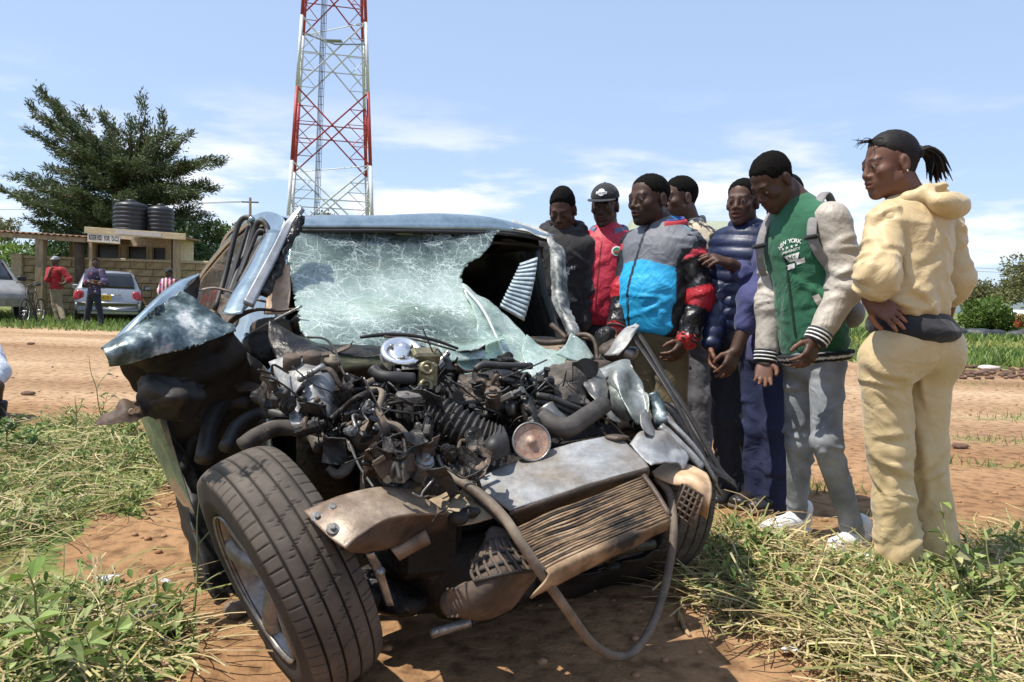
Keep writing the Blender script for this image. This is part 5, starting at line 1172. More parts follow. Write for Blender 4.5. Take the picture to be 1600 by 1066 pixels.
cpart('radiator_base', sheet([BL_, [p - UP * .012 - CRE * .008 for p in BL_], PU((828, 934, -.49), (886, 903, -.49), (950, 872, -.49), (1042, 826, -.48))], 10, 40, .006, .007, 12, 2), DUST, parent=rad)
ctube('radiator_edge', [BL_[3], (BL_[3] + TL[3]) / 2 + UP * .006, TL[3] + UP * .004], .008, BROWNM, 8, rad)
ctube('radiator_edge', [BL_[0], (BL_[0] + TL[0]) / 2 - UP * .01, TL[0]], .006, FINBLK, 8, rad)
for px in (976, 988, 999): cpart('spring_coil', tube([Pu(px + 5 * math.cos(a), 741 - (px - 976) * .35 + 6 * math.sin(a), -.3) for a in np.linspace(0, 6, 12)], .0025, 5), STEEL, True, rad)
ctube('gap_shade', PU((798, 812, -.24), (860, 790, -.25), (930, 764, -.26), (1006, 742, -.27)), .016, BLACK, 8)  # dark tube standing in for the shaded gap under the crossmember
beam = cpart('bumper_beam', sheet([PY((475, 799, 1.76), (530, 775, 1.80), (592, 762, 1.87), (640, 765, 1.97)), PY((493, 818, 1.72), (545, 795, 1.75), (604, 778, 1.83), (662, 778, 1.94)), PY((518, 842, 1.68), (556, 818, 1.71), (610, 796, 1.79), (684, 792, 1.92)), PY((540, 857, 1.66), (566, 835, 1.69), (616, 808, 1.77), (698, 801, 1.91))], 24, 40, .007, .003, 9, 1), RUST, label='rusty bent bumper beam bolted above the left tyre')
cpart('beam_underside', sheet([PY((540, 858, 1.67), (566, 836, 1.70), (616, 809, 1.78), (698, 802, 1.92)), PY((548, 862, 1.70), (580, 846, 1.73), (625, 822, 1.82), (698, 810, 1.95)), PY((572, 863, 1.78), (604, 855, 1.82), (640, 845, 1.88), (698, 828, 2.0))], 10, 30, .006, .003, 14, 1), BROWNM, parent=beam)
for px, py, yb in ((495.5, 808, 1.735), (521, 794.5, 1.758), (520, 826, 1.692)):
    c = P(px, py, yb); ax = norm(UP * .75 - CRE * .62 - CRI * .1)
    cpart('bolt', lathe([(.0145, -.006), (.0145, .0015), (.0068, .0016), (.0066, .008), (.005, .009)], c, ax, 12), STEEL, False, beam)
cpart('beam_bracket', sheet([PY((611, 858, 1.84), (664, 828, 1.9)), PY((618, 868, 1.84), (670, 842, 1.9)), PY((624, 876, 1.86), (672, 848, 1.92))], 6, 10, .006, .003, 20, 1), RUST)
cpart('hanging_strap', sheet([PY((572, 866, 1.78), (584, 862, 1.78)), PY((584, 892, 1.82), (598, 888, 1.82)), PY((594, 918, 1.84), (606, 914, 1.84)), PY((604, 945, 1.86), (616, 944, 1.86))], 14, 5, .005, .003, 25, 1), STEEL)
cpart('bolt', lathe([(.012, 0), (.012, .004), (.007, .006), (.007, .014)], P(594, 893, 1.80), -CRE, 12), STEEL)
cpart('chassis_leg', tube(PU((600, 800, -.2), (600, 790, .3), (560, 760, .8)), [.06, .06, .06], 8), GREASE)
cpart('tan_plate', sheet([PY((668, 782, 2.06), (696, 769, 2.1), (722, 758, 2.14)), PY((690, 800, 2.0), (720, 790, 2.02), (746, 782, 2.06)), PY((716, 822, 1.97), (744, 818, 1.98), (770, 810, 2.0))], 14, 14, .004, .005, 18, 2, facet=.4), mat('tan_dust', (0.24, 0.175, 0.105), (0.40, 0.32, 0.21), scale=9, rough=0.85, bump=0.3, bscale=40))
cpart('splintered_board', sheet([PY((630, 744, 2.16), (664, 746, 2.18), (700, 752, 2.2)), PY((640, 760, 2.1), (668, 764, 2.12), (698, 768, 2.14)), PY((652, 774, 2.06), (672, 778, 2.07), (690, 776, 2.1))], 14, 16, .004, .007, 30, 3, facet=.6), DIRTPL)
cpart('airbox', sheet([PY((756, 850, 1.96), (768, 825, 1.98), (794, 828, 2.0)), PY((738, 880, 1.90), (772, 858, 1.90), (812, 856, 1.96)), PY((742, 905, 1.84), (792, 892, 1.84), (838, 888, 1.92)), PY((704, 922, 1.84), (764, 932, 1.82), (836, 902, 1.92)), PY((696, 942, 1.86), (748, 960, 1.84), (806, 945, 1.92)), PY((700, 958, 1.9), (748, 972, 1.9), (790, 956, 1.98))], 40, 34, .006, .004, 14, 2), DIRTPL)
ab = [PY((748, 866, 1.915), (770, 842, 1.93), (800, 842, 1.97)), PY((738, 884, 1.88), (774, 864, 1.88), (816, 862, 1.94)), PY((736, 896, 1.85), (784, 880, 1.85), (828, 876, 1.92)), PY((742, 908, 1.825), (794, 896, 1.825), (840, 890, 1.905))]
for pts in ab: ctube('airbox_rib', pts, .005, BLACK, 6)
for s in np.linspace(0, 1, 8): ctube('airbox_rib', [spline(a, 21)[int(s * 20)] - CRE * .003 for a in ab], .0045, DIRTPL, 6)
cpart('airbox_neck', tube(PY((704, 944, 1.9), (732, 935, 1.86), (770, 925, 1.88)), [.034, .040, .036], 16), DIRTPL)
for k in range(3): cpart('neck_ring', tube([P(700 + k * 7 + 3 * math.sin(a), 942 + 22 * math.cos(a), 1.82 + .03 * math.sin(a)) for a in np.linspace(0, 3.4, 9)], .003, 5), DIRTPL)
ctube('undertray_pipe', PY((674, 990, 1.95), (700, 982, 1.95), (735, 972, 1.97)), .013, STEEL, 10); ctube('undertray_pipe', PY((735, 972, 1.97), (770, 962, 2.05), (820, 930, 2.2)), .012, GREASE, 8)
lump('shadow_lump', 640, 915, 2.25, .10, GRITTY, 1, (1.6, 1.4, .5), amp=3); lump('shadow_lump', 820, 900, 2.7, .12, GRITTY, 2, (2.2, 1.6, .4), amp=3); lump('subframe', 720, 880, 2.25, .13, GRITTY, 3, (1.6, 1, .8), amp=3)  # first two: dark lumps added for the shadow under the engine
ctube('subframe', PY((800, 905, 2.45), (860, 900, 2.5), (920, 880, 2.55), (1000, 858, 2.6)), [.03, .045, .04, .03], GRITTY, 8, flat=.6); cpart('added_shade_sheet', sheet([PY((780, 915, 2.4), (860, 905, 2.42), (950, 885, 2.5), (1040, 850, 2.6)), PY((800, 930, 2.5), (870, 925, 2.55), (950, 905, 2.6), (1040, 875, 2.7)), PY((820, 940, 2.7), (880, 932, 2.75), (960, 915, 2.8), (1040, 890, 2.9))], 16, 30, .003, .02, 14, 2, facet=.7, rag=.03), LINER)  # the ragged sheet is added to darken the space under the car
ctube('lower_arm', PU((560, 930, .0), (640, 940, .05), (760, 930, .1)), [.03, .035, .04], BLACK, 10); ctube('lower_arm', PY((945, 880, 2.3), (968, 862, 2.3), (1020, 850, 2.4)), .016, GREASE, 8)
ctube('long_hose', PY((624, 741, 2.04), (660, 735, 1.98), (702, 744, 1.92), (747, 770, 1.86), (786, 807, 1.82), (815, 850, 1.79), (850, 902, 1.80), (888, 956, 1.86), (922, 1002, 1.95), (955, 1024, 2.04), (985, 1022, 2.1), (1010, 994, 2.14), (1030, 948, 2.2), (1045, 890, 2.26), (1053, 825, 2.32), (1046, 772, 2.40), (1026, 746, 2.44)), .0125, mat('dusty_pipe', (0.085, 0.065, 0.048), (0.25, 0.195, 0.14), scale=7, rough=0.6, rough2=0.8, bump=0.1), 14, k=120)
ctube('side_hose', PY((700, 744, 2.10), (742, 776, 2.04), (786, 818, 2.0), (804, 842, 1.99)), .008, RUBBER, 8)

# --- right front corner
lampb = cpart('lamp_housing', sheet([PY((1018, 736, 2.46), (1040, 722, 2.52), (1074, 728, 2.5), (1104, 740, 2.46)), PY((1024, 744, 2.42), (1050, 738, 2.44), (1080, 742, 2.42), (1111, 756, 2.4)), PY((1046, 756, 2.40), (1066, 750, 2.4), (1090, 752, 2.38), (1112, 772, 2.36)), PY((1070, 762, 2.40), (1086, 766, 2.38), (1098, 778, 2.36), (1108, 794, 2.36)), PY((1080, 790, 2.44), (1090, 800, 2.42), (1098, 806, 2.4), (1104, 812, 2.4))], 26, 26, .004, .007, 17, 1), BEIGE, label='broken amber headlamp housing at the right front corner')
q = [P(1071, 757, 2.36), P(1099, 776, 2.34), P(1083, 823, 2.34), P(1054, 800, 2.36)]
for s in np.linspace(0, 1, 6): ctube('lamp_grid', [q[0] * (1 - s) + q[3] * s, q[1] * (1 - s) + q[2] * s], .0042, DIRTPL, 6, lampb)
for s in np.linspace(0, 1, 5): ctube('lamp_grid', [q[0] * (1 - s) + q[1] * s, q[3] * (1 - s) + q[2] * s], .0042, DIRTPL, 6, lampb)
cpart('lamp_back', (np.array(q) + CRE * .018, [(0, 1, 2, 3)]), LINER, False, lampb)
ctube('lamp_wire', PY((1010, 752, 2.44), (1030, 780, 2.4), (1046, 800, 2.38)), .005, BLACK, 6)
cpart('crushed_panel', sheet([PU((984, 694, -.06), (1004, 674, -.04), (1042, 684, -.04), (1060, 696, -.05)), PU((1000, 712, -.12), (1026, 698, -.10), (1054, 702, -.10), (1074, 712, -.10)), PU((1016, 730, -.18), (1040, 722, -.15), (1060, 722, -.14), (1066, 734, -.14))], 24, 30, .004, .012, 22, 1, facet=.6), PANEL)
cpart('crumpled_wing', sheet([PU((928, 575, .28), (956, 564, .26), (983, 560, .25), (992, 578, .2)), PU((934, 600, .22), (962, 592, .14), (988, 588, .16), (1006, 604, .12)), PU((946, 622, .18), (970, 618, .06), (994, 616, .10), (1014, 622, .06)), PU((962, 640, .12), (982, 644, .02), (1002, 640, .04), (1013, 648, .02)), PU((978, 656, .08), (992, 662, .0), (1004, 660, .0), (1012, 656, .0))], 44, 44, .004, .020, 12, 1, facet=.75), mat('crumpled_silver', (0.20, 0.22, 0.20), (0.42, 0.44, 0.42), c3=(0.56, 0.57, 0.55), scale=7, rough=0.36, rough2=0.6, metal=0.5, bump=0.2, bscale=20), label='crumpled silver wing at the far front corner')
cpart('wing_scrap', sheet([PU((903, 580, .24), (930, 574, .26), (944, 590, .22)), PU((908, 598, .16), (930, 604, .12), (946, 612, .14)), PU((926, 622, .1), (942, 634, .08), (954, 640, .08)), PU((946, 644, .04), (960, 656, .02), (970, 662, .02))], 24, 18, .004, .014, 22, 3, facet=.7), STEEL)
cpart('wing_scrap', sheet([PU((1000, 648, -.02), (1006, 640, .0), (1010, 652, .0)), PU((1002, 668, -.06), (1014, 668, -.05), (1022, 676, -.04)), PU((1016, 680, -.08), (1028, 686, -.07), (1036, 692, -.06))], 14, 12, .004, .006, 25, 3, facet=.5), ALU)
cpart('wing_flap', sheet([PU((945, 556, .36), (970, 520, .38), (994, 507, .38)), PU((954, 556, .32), (978, 526, .33), (999, 509, .34)), PU((966, 556, .30), (984, 534, .30), (994, 516, .34))], 16, 18, .003, .007, 20, 2), ALU)
cpart('wing_post', join(tube(PU((1018, 614, .08), (1026, 634, .06), (1036, 662, .0)), [.022, .026, .026], 10)), PAINTW)
for pts, r, m in (([(1040, 652, .0), (1064, 676, -.04), (1090, 706, -.06), (1118, 752, -.08)], .014, ALU), ([(1032, 666, -.02), (1056, 688, -.06), (1080, 712, -.08), (1096, 730, -.1)], .022, ALU), ([(1046, 664, .02), (1076, 696, -.0), (1108, 742, -.02), (1126, 772, -.02)], .010, STEEL)):
    ctube('wing_trim', PU(*pts), r, m, 10, flat=.6)
cpart('arch_liner', sheet([PU((1062, 706, -.02), (1090, 716, -.02), (1116, 740, -.02)), PU((1064, 730, -.1), (1090, 738, -.1), (1112, 752, -.08))], 10, 14, .006, .008, 16, 1), BLACK)
for pts in ([(990, 512, .36), (1010, 540, .3), (1040, 590, .2), (1072, 640, .1), (1100, 688, .04), (1124, 732, .0), (1148, 758, -.02)], [(986, 524, .34), (1014, 562, .26), (1052, 622, .12), (1084, 684, .04), (1104, 722, .0), (1140, 752, -.02)]):
    ctube('weatherstrip', PU(*pts), .0145, RUBBER, 8, flat=.45)
cpart('strip_end', sheet([PU((1112, 734, .0), (1128, 742, -.01), (1148, 750, -.02)), PU((1118, 742, -.02), (1134, 750, -.03), (1152, 764, -.03))], 6, 8, .003), RUBBER)
for pts, r in (([(862, 508, .8), (874, 518, .74), (886, 530, .7)], .012), ([(820, 530, .72), (850, 536, .7), (884, 534, .66)], .012), ([(900, 524, .62), (918, 524, .58), (930, 536, .54), (934, 566, .5)], .010), ([(938, 520, .6), (942, 540, .55), (936, 566, .5)], .018), ([(886, 524, .66), (920, 530, .6), (950, 536, .55)], .008)):
    ctube('hinge_arm', PU(*pts), r, BROWNM if r < .015 else RUBBER, 8)
lump('hinge_lump', 960, 546, 2.95, .045, BROWNM, 2, (1.4, 1, 1), amp=2); lump('hinge_lump', 948, 528, 3.05, .04, GREASE, 1, (1, 1, 1.2), amp=2); lump('hinge_lump', 925, 575, 2.85, .05, BROWNM, 3, (1.4, 1, .6), amp=2); lump('hinge_lump', 980, 550, 2.95, .035, STEEL, 0, (1.2, 1, .8), amp=2)
# --- wheels
TYRE = mat('tyre_rubber', (1, 1, 1), attr=True, rough=0.82, scale=9, var=0.35, bump=0.15, bscale=90, spec=0.3)
def wheel(c, axis, R=.335, wd=.188, label=None):
    """axis points out of the car; tread cut into ribs by grooves and sipes"""
    x, y, z = frame(axis); nphi = 720
    s = np.array([-1.0, -.97, -.86, -.80, -.72, -.665, -.66, -.60, -.595, -.50, -.40, -.30, -.245, -.24, -.18, -.175, -.09, 0, .09, .175, .18, .24, .245, .30, .40, .50, .595, .60, .66, .665, .72, .80, .86, .97, 1.0])
    rr = R - .016 * np.abs(s) ** 4 * 1.0 - .004 * s * s
    gro = (np.abs(np.abs(s) - .63) < .032) | (np.abs(np.abs(s) - .21) < .032)
    ph = np.linspace(0, 2 * np.pi, nphi, endpoint=False); r = np.tile(rr[:, None], (1, nphi)); r[gro] -= .008
    kk = np.arange(nphi)
    for i, si in enumerate(s):
        if gro[i]: continue
        if abs(si) > .7: cut = (kk % 11) < 1
        elif abs(si) > .3: cut = ((kk + int(si * 26)) % 17) < 1; cut &= (abs(si) < .50)
        else: cut = ((kk + int(si * 20)) % 23 < 1) & (abs(si) > .05)
        r[i, cut] -= .005
    side = [(1.02, R - .035), (1.10, R - .07), (1.08, R - .10), (.98, R - .118), (.90, .205)]
    S = list(s * wd / 2); rad_ = list(r)
    for a, q in side: S.append(a * wd / 2); rad_.append(np.full(nphi, q))
    S = [-a * wd / 2 for a, q in side][::-1] + S; rad_ = [np.full(nphi, q) for a, q in side][::-1] + rad_
    S = np.array(S); Rr = np.array(rad_)
    V = c + S[:, None, None] * z + Rr[..., None] * (np.cos(ph)[:, None] * x + np.sin(ph)[:, None] * y)[None]
    nS = len(S); idx = np.arange(nS * nphi).reshape(nS, nphi); nx_ = np.roll(idx, -1, 1)
    F = np.stack([idx[:-1], nx_[:-1], nx_[1:], idx[1:]], -1).reshape(-1, 4)
    V = V.reshape(-1, 3)
    colr = np.tile(np.array([0.058, 0.050, 0.042]), (nS * nphi, 1)).reshape(nS, nphi, 3)
    colr[5:-5][~gro] = (0.088, 0.073, 0.058); colr[5:-5][gro] = (0.022, 0.019, 0.016)
    colr[:5] = colr[-5:] = (0.034, 0.028, 0.024)
    for i in np.where(~gro)[0]: colr[5 + i, np.where(r[i] < rr[i] - .003)[0]] *= .35
    return V, F, colr.reshape(-1, 3), (x, y, z), S, ph
def rim(c, z, x, y, r=.208, m=None):
    geo = MB(); o = .07
    geo.add(lathe([(r * 1.0, .095), (r * 1.02, .10), (r * 1.0, .085), (r * .93, .07), (r * .90, -.06), (r * .98, -.09)], c, z, 60, False, x))
    RS = []
    for k in range(5):
        a = k * 2 * math.pi / 5 + .4
        d = math.cos(a) * x + math.sin(a) * y; t = np.cross(z, d)
        rows = [[c + d * r * rr_ + t * w * sg + z * h for rr_, w, h in ((.16, .030, .045), (.45, .024, .066), (.75, .028, .078), (.96, .042, .082))] for sg in (-1, -.5, .5, 1)]
        for i in (0, 3): rows[i] = [p - z * .02 for p in rows[i]]
        RS.append(sheet(rows, 10, 12, .016))
    hub = lathe([(.062, .02), (.06, .05), (.045, .056), (.03, .050), (.0, .050)], c, z, 30, False)
    back = lathe([(r * .8, -.02), (.02, -.03)], c, z, 30, True)
    return geo.geo(), RS, hub, back
RIM = mat('alloy_rim', (0.16, 0.13, 0.10), (0.34, 0.335, 0.33), c3=(0.44, 0.44, 0.45), scale=9, rough=0.45, metal=0.5, bump=0.1)
def add_wheel(c, axis, lab, mark=False):
    V, F, cc, (x, y, z), S, ph = wheel(np.asarray(c), axis)
    w = cpart('wheel', lathe([(.05, -.1), (.13, -.09), (.13, .0), (.05, .01)], c, axis, 30), BROWNM, label=lab)
    if mark:
        d = V - np.asarray(c); top = (d @ UP) / .335; s_ = d @ z / .1
        pxs = np.array([to_px(v) for v in V[::1]])
        X, Y_ = pxs[:, 0], pxs[:, 1]
        q = ((np.abs(X - 338 - 8 * np.sin(Y_ * .3)) < 16) & (np.abs(Y_ - 738) < 16)) 
        for (ax_, ay_, bx, by) in ((374, 742, 382, 732), (374, 742, 388, 744), (388, 744, 384, 731), (394, 738, 400, 726), (400, 726, 404, 733), (394, 732, 404, 733), (408, 729, 410, 719), (410, 722, 416, 718)):
            t = np.clip(((X - ax_) * (bx - ax_) + (Y_ - ay_) * (by - ay_)) / ((bx - ax_) ** 2 + (by - ay_) ** 2), 0, 1)
            q |= np.hypot(X - ax_ - t * (bx - ax_), Y_ - ay_ - t * (by - ay_)) < 2.2
        q &= (top > .5)
        cc = cc.copy(); cc[q] = (0.008, 0.008, 0.008)
    cpart('tyre', (V, F), TYRE, True, w, cc)
    g, RS, hub, back = rim(np.asarray(c), z, x, y)
    rm = cpart('rim', g, RIM, True, w)
    for r_ in RS: cpart('spoke', r_, RIM, True, w)
    cpart('hub', hub, RIM, True, w); cpart('brake_disc', back, BROWNM, True, w)
WC = P(448, 890, 2.0)
lean, steer = math.radians(22), math.radians(9)
ax0 = -CRI * math.cos(steer) + (-CRE) * math.sin(steer)
ax0 = norm(ax0) * math.cos(lean) - UP * math.sin(lean)
add_wheel(WC, norm(ax0), 'near front wheel knocked askew with worn dusty tread', True)
add_wheel(CP(.36, .71, .325), norm(CRI * .97 - CRE * .12 - UP * .06), 'far front wheel half hidden in grass')
for v in (-.7, .7): add_wheel(CP(2.6, v, .325), CRI * (1 if v > 0 else -1), 'rear wheel standing in the shadow under the body')
GRIME = 0.05
# ------------------------------------------------------------------ people: smooth-blended bodies and clothes, meshed by surface nets
class Sdf:
    def __init__(s): s.p = []
    def rc(s, a, b, ra, rb, k=.02, op='+'): s.p.append(('r', np.asarray(a, float), np.asarray(b, float), ra, rb, k, op)); return s
    def el(s, c, r, R=None, k=.02, op='+'): s.p.append(('e', np.asarray(c, float), np.asarray(r, float), np.eye(3) if R is None else np.asarray(R, float), None, k, op)); return s
    def fn(s, f, k=.004, op='*'): s.p.append(('f', f, None, None, None, k, op)); return s
    def bounds(s):
        lo, hi = [], []
        for q in s.p:
            if q[0] == 'f' or q[6] != '+': continue
            if q[0] == 'r': m = max(q[3], q[4]); lo.append(np.minimum(q[1], q[2]) - m); hi.append(np.maximum(q[1], q[2]) + m)
            else: m = q[2].max(); lo.append(q[1] - m); hi.append(q[1] + m)
        return np.min(lo, 0), np.max(hi, 0)
    def ev(s, P_):
        d = np.full(len(P_), 1e3, np.float32); P_ = P_.astype(np.float32)
        for q in s.p:
            k = q[5]
            if q[0] == 'r':
                a, b, ra, rb = q[1], q[2], q[3], q[4]; ba = (b - a).astype(np.float32); pa = P_ - a.astype(np.float32)
                t = np.clip(pa @ ba / max(1e-9, float(ba @ ba)), 0, 1); w = pa - t[:, None] * ba
                x = np.sqrt((w * w).sum(1)) - (ra + t * (rb - ra))
            elif q[0] == 'e':
                w = (P_ - q[1].astype(np.float32)) @ q[3].T.astype(np.float32); r = q[2].astype(np.float32)
                k0 = np.sqrt(((w / r) ** 2).sum(1)); k1 = np.sqrt(((w / (r * r)) ** 2).sum(1)) + 1e-9; x = k0 * (k0 - 1) / k1
            else:
                x = q[1](P_)
                if q[6] == 'd': d = d + x; continue
            if q[6] == '+': h = np.clip(.5 + .5 * (d - x) / k, 0, 1); d = d * (1 - h) + x * h - k * h * (1 - h)
            elif q[6] == '-': h = np.clip(.5 - .5 * (d + x) / k, 0, 1); d = d * (1 - h) - x * h + k * h * (1 - h)
            else: h = np.clip(.5 - .5 * (x - d) / k, 0, 1); d = x * (1 - h) + d * h + k * h * (1 - h)   # '*' intersect
        return d
    def mesh(s, vox, pad=.03):
        lo, hi = s.bounds(); lo = lo - pad; hi = hi + pad; B = 4
        nb = np.ceil((hi - lo) / (vox * B)).astype(int); n = nb * B + 1
        c = [lo[i] + (np.arange(nb[i]) + .5) * B * vox for i in range(3)]
        cc = np.stack(np.meshgrid(*c, indexing='ij'), -1).reshape(-1, 3)
        dc = s.ev(cc); near = (np.abs(dc) < vox * B * 1.5 + pad * .35).reshape(nb)
        D = np.empty(n, np.float32)
        big = np.repeat(np.repeat(np.repeat(np.where(dc < 0, -1., 1.).reshape(nb), B, 0), B, 1), B, 2)
        D[:-1, :-1, :-1] = big; D[-1] = 1; D[:, -1] = 1; D[:, :, -1] = 1
        m = np.zeros(n, bool); nz = np.repeat(np.repeat(np.repeat(near, B, 0), B, 1), B, 2); m[:-1, :-1, :-1] = nz
        m[1:, :-1, :-1] |= nz; m[:-1, 1:, :-1] |= nz; m[:-1, :-1, 1:] |= nz; m[1:, 1:, :-1] |= nz; m[1:, :-1, 1:] |= nz; m[:-1, 1:, 1:] |= nz; m[1:, 1:, 1:] |= nz
        I = np.argwhere(m); D[m] = s.ev(lo + I * vox)
        D[0] = np.abs(D[0]) + 1e-4; D[-1] = np.abs(D[-1]) + 1e-4; D[:, 0] = np.abs(D[:, 0]) + 1e-4; D[:, -1] = np.abs(D[:, -1]) + 1e-4; D[:, :, 0] = np.abs(D[:, :, 0]) + 1e-4; D[:, :, -1] = np.abs(D[:, :, -1]) + 1e-4
        S_ = D < 0
        cnt = np.zeros(np.array(n) - 1, np.int8)
        off = [(i, j, k) for i in (0, 1) for j in (0, 1) for k in (0, 1)]
        def sub(A, o): return A[o[0]:o[0] + n[0] - 1, o[1]:o[1] + n[1] - 1, o[2]:o[2] + n[2] - 1]
        for o in off: cnt += sub(S_, o)
        act = (cnt > 0) & (cnt < 8); idx = np.full(act.shape, -1, np.int64); A = np.argwhere(act); idx[act] = np.arange(len(A))
        cv = np.stack([D[A[:, 0] + o[0], A[:, 1] + o[1], A[:, 2] + o[2]] for o in off], 1)
        sm = np.zeros((len(A), 3)); w = np.zeros(len(A)); O = np.array(off, float)
        for a in range(8):
            for b in range(a + 1, 8):
                if np.abs(O[a] - O[b]).sum() != 1: continue
                cr = (cv[:, a] < 0) != (cv[:, b] < 0)
                t = np.where(cr, cv[:, a] / (cv[:, a] - cv[:, b] + 1e-12), 0)
                sm += np.where(cr[:, None], O[a] + t[:, None] * (O[b] - O[a]), 0); w += cr
        V = lo + (A + sm / w[:, None]) * vox; Q = []
        for ax in range(3):
            sl0 = [slice(1, n[i] - 1) for i in range(3)]; sl0[ax] = slice(0, n[ax] - 1); sl1 = list(sl0); sl1[ax] = slice(1, n[ax])
            a, b = S_[tuple(sl0)], S_[tuple(sl1)]; E = np.argwhere(a != b); f = a[tuple(E.T)]
            if len(E) == 0: continue
            E = E + np.array([1 if i != ax else 0 for i in range(3)]); u, v = (ax + 1) % 3, (ax + 2) % 3
            du = np.eye(3, dtype=int)[u]; dv = np.eye(3, dtype=int)[v]
            q = np.stack([idx[tuple((E - du - dv).T)], idx[tuple((E - dv).T)], idx[tuple(E.T)], idx[tuple((E - du).T)]], 1)
            q[~f] = q[~f][:, ::-1]; Q.append(q)
        return V, np.concatenate(Q)
def smooth_mesh(V, F, it=1, lam=.5):
    """one or more passes of Laplacian smoothing over the quads"""
    e = np.concatenate([F[:, [0, 1]], F[:, [1, 2]], F[:, [2, 3]], F[:, [3, 0]]]); n = len(V)
    for _ in range(it):
        s = np.zeros_like(V); c = np.zeros(n)
        for a, b in ((0, 1), (1, 0)):
            for k in range(3): s[:, k] += np.bincount(e[:, a], V[e[:, b], k], n)
            c += np.bincount(e[:, a], minlength=n)
        V = V + lam * (s / np.maximum(c, 1)[:, None] - V)
    return V
def rotz(a): c, s = math.cos(a), math.sin(a); return np.array([[c, -s, 0], [s, c, 0], [0, 0, 1.0]])
def head_frame(yaw, pitch=0, roll=0):
    """rows: left, forward, up of a head; yaw 0 looks at the camera, 90 to the left of the picture, 180 away; pitch > 0 looks down"""
    y = math.radians(yaw); f = np.array([-math.sin(y), -math.cos(y), 0]); l = np.array([-f[1], f[0], 0]); u = UP.copy()
    p = math.radians(pitch); f2 = f * math.cos(p) - u * math.sin(p); u2 = u * math.cos(p) + f * math.sin(p)
    r = math.radians(roll); l2 = l * math.cos(r) + u2 * math.sin(r); u3 = u2 * math.cos(r) - l * math.sin(r)
    return np.stack([l2, f2, u3])
SKIN = mat('dark_skin', (1, 1, 1), attr=True, var=.16, scale=30, rough=0.52, spec=0.32, bump=0.10, bscale=260, sss=0.05)
SKIN2 = mat('brown_skin', (1, 1, 1), attr=True, var=.12, scale=30, rough=0.52, spec=0.32, bump=0.10, bscale=260, sss=0.05)
HAIR = mat('black_hair', (0.005, 0.0045, 0.004), (0.010, 0.009, 0.008), scale=200, rough=0.95, bump=1.0, bscale=260, spec=0.08)
EYEW = mat('eye_white', (0.20, 0.17, 0.15), (0.26, 0.23, 0.20), rough=0.3); EYED = mat('iris', (0.012, 0.008, 0.006), rough=0.1)
def add_head(sd, O, R, neck, h=.235, fat=1.0, fem=False, mouth=0.0):
    """head of height h at O with frame R into the body field; all numbers for h = .235"""
    k = h / .235
    T = lambda x, y, z: O + (np.array([x * (fat if abs(x) > .001 else 1), y, z]) * k) @ R
    def el(c, r, op='+', kk=.02): sd.el(T(*c), np.array(r) * k, R, kk * k, op)
    def rc(a, b, ra, rb, kk=.02, op='+'): sd.rc(T(*a), T(*b), ra * k, rb * k, kk * k, op)
    rc((0, -.028, -.05), (0, -.035, -.10), .054, .056, .03)
    sd.rc(T(0, -.03, -.09), neck, .056 * k * fat, .064 * fat, .03)
    el((0, -.014, .036), (.075 * fat, .096, .082)); el((0, .026, -.030), (.058 * fat, .064, .080), '+', .03)
    for s in (-1, 1): rc((s * .046, .0, -.055), (s * .010, .068, -.094), .022 * fat, .018, .028)
    el((0, .075, -.097), (.018, .013, .014), '+', .022)
    for s in (-1, 1): el((s * .043, .060, -.020), (.022, .022, .020), '+', .022)
    rc((-.034, .0775, .022), (.034, .0775, .022), .0115, .0115, .018)
    for s in (-1, 1):
        el((s * .032, .102, .004), (.018, .0135, .0115), '-', .012)
        el((s * .0315, .0782, .0080), (.0155, .0142, .0090), '+', .0035); el((s * .0315, .0765, -.0055), (.0150, .0138, .0080), '+', .0035)
    rc((0, .0865, .016), (0, .103, -.024), .0075, .0122, .012); el((0, .1045, -.027), (.012, .010, .009), '+', .006)
    for s in (-1, 1): el((s * .0158, .0945, -.031), (.0095, .011, .0075), '+', .006)
    for s in (-1, 1): el((s * .0075, .101, -.037), (.0042, .006, .003), '-', .003)
    el((0, .074, -.058), (.034, .026, .028), '+', .02)
    el((0, .0960, -.053), (.024, .0095, .0066), '+', .006); el((0, .0945, -.068 - mouth * .4), (.021, .0105, .0080), '+', .005)
    el((0, .1025, -.0605 - mouth * .2), (.023, .012, .0022 + mouth * .5), '-', .003)
    el((0, .098, -.083), (.016, .008, .004), '-', .01)
    for s in (-1, 1):
        Re = R; el((s * .077, -.010, -.006), (.011, .019, .032), '+', .006); el((s * .0885, -.006, -.002), (.007, .010, .020), '-', .005); el((s * .080, -.004, -.030), (.008, .009, .010), '+', .006)
    return T
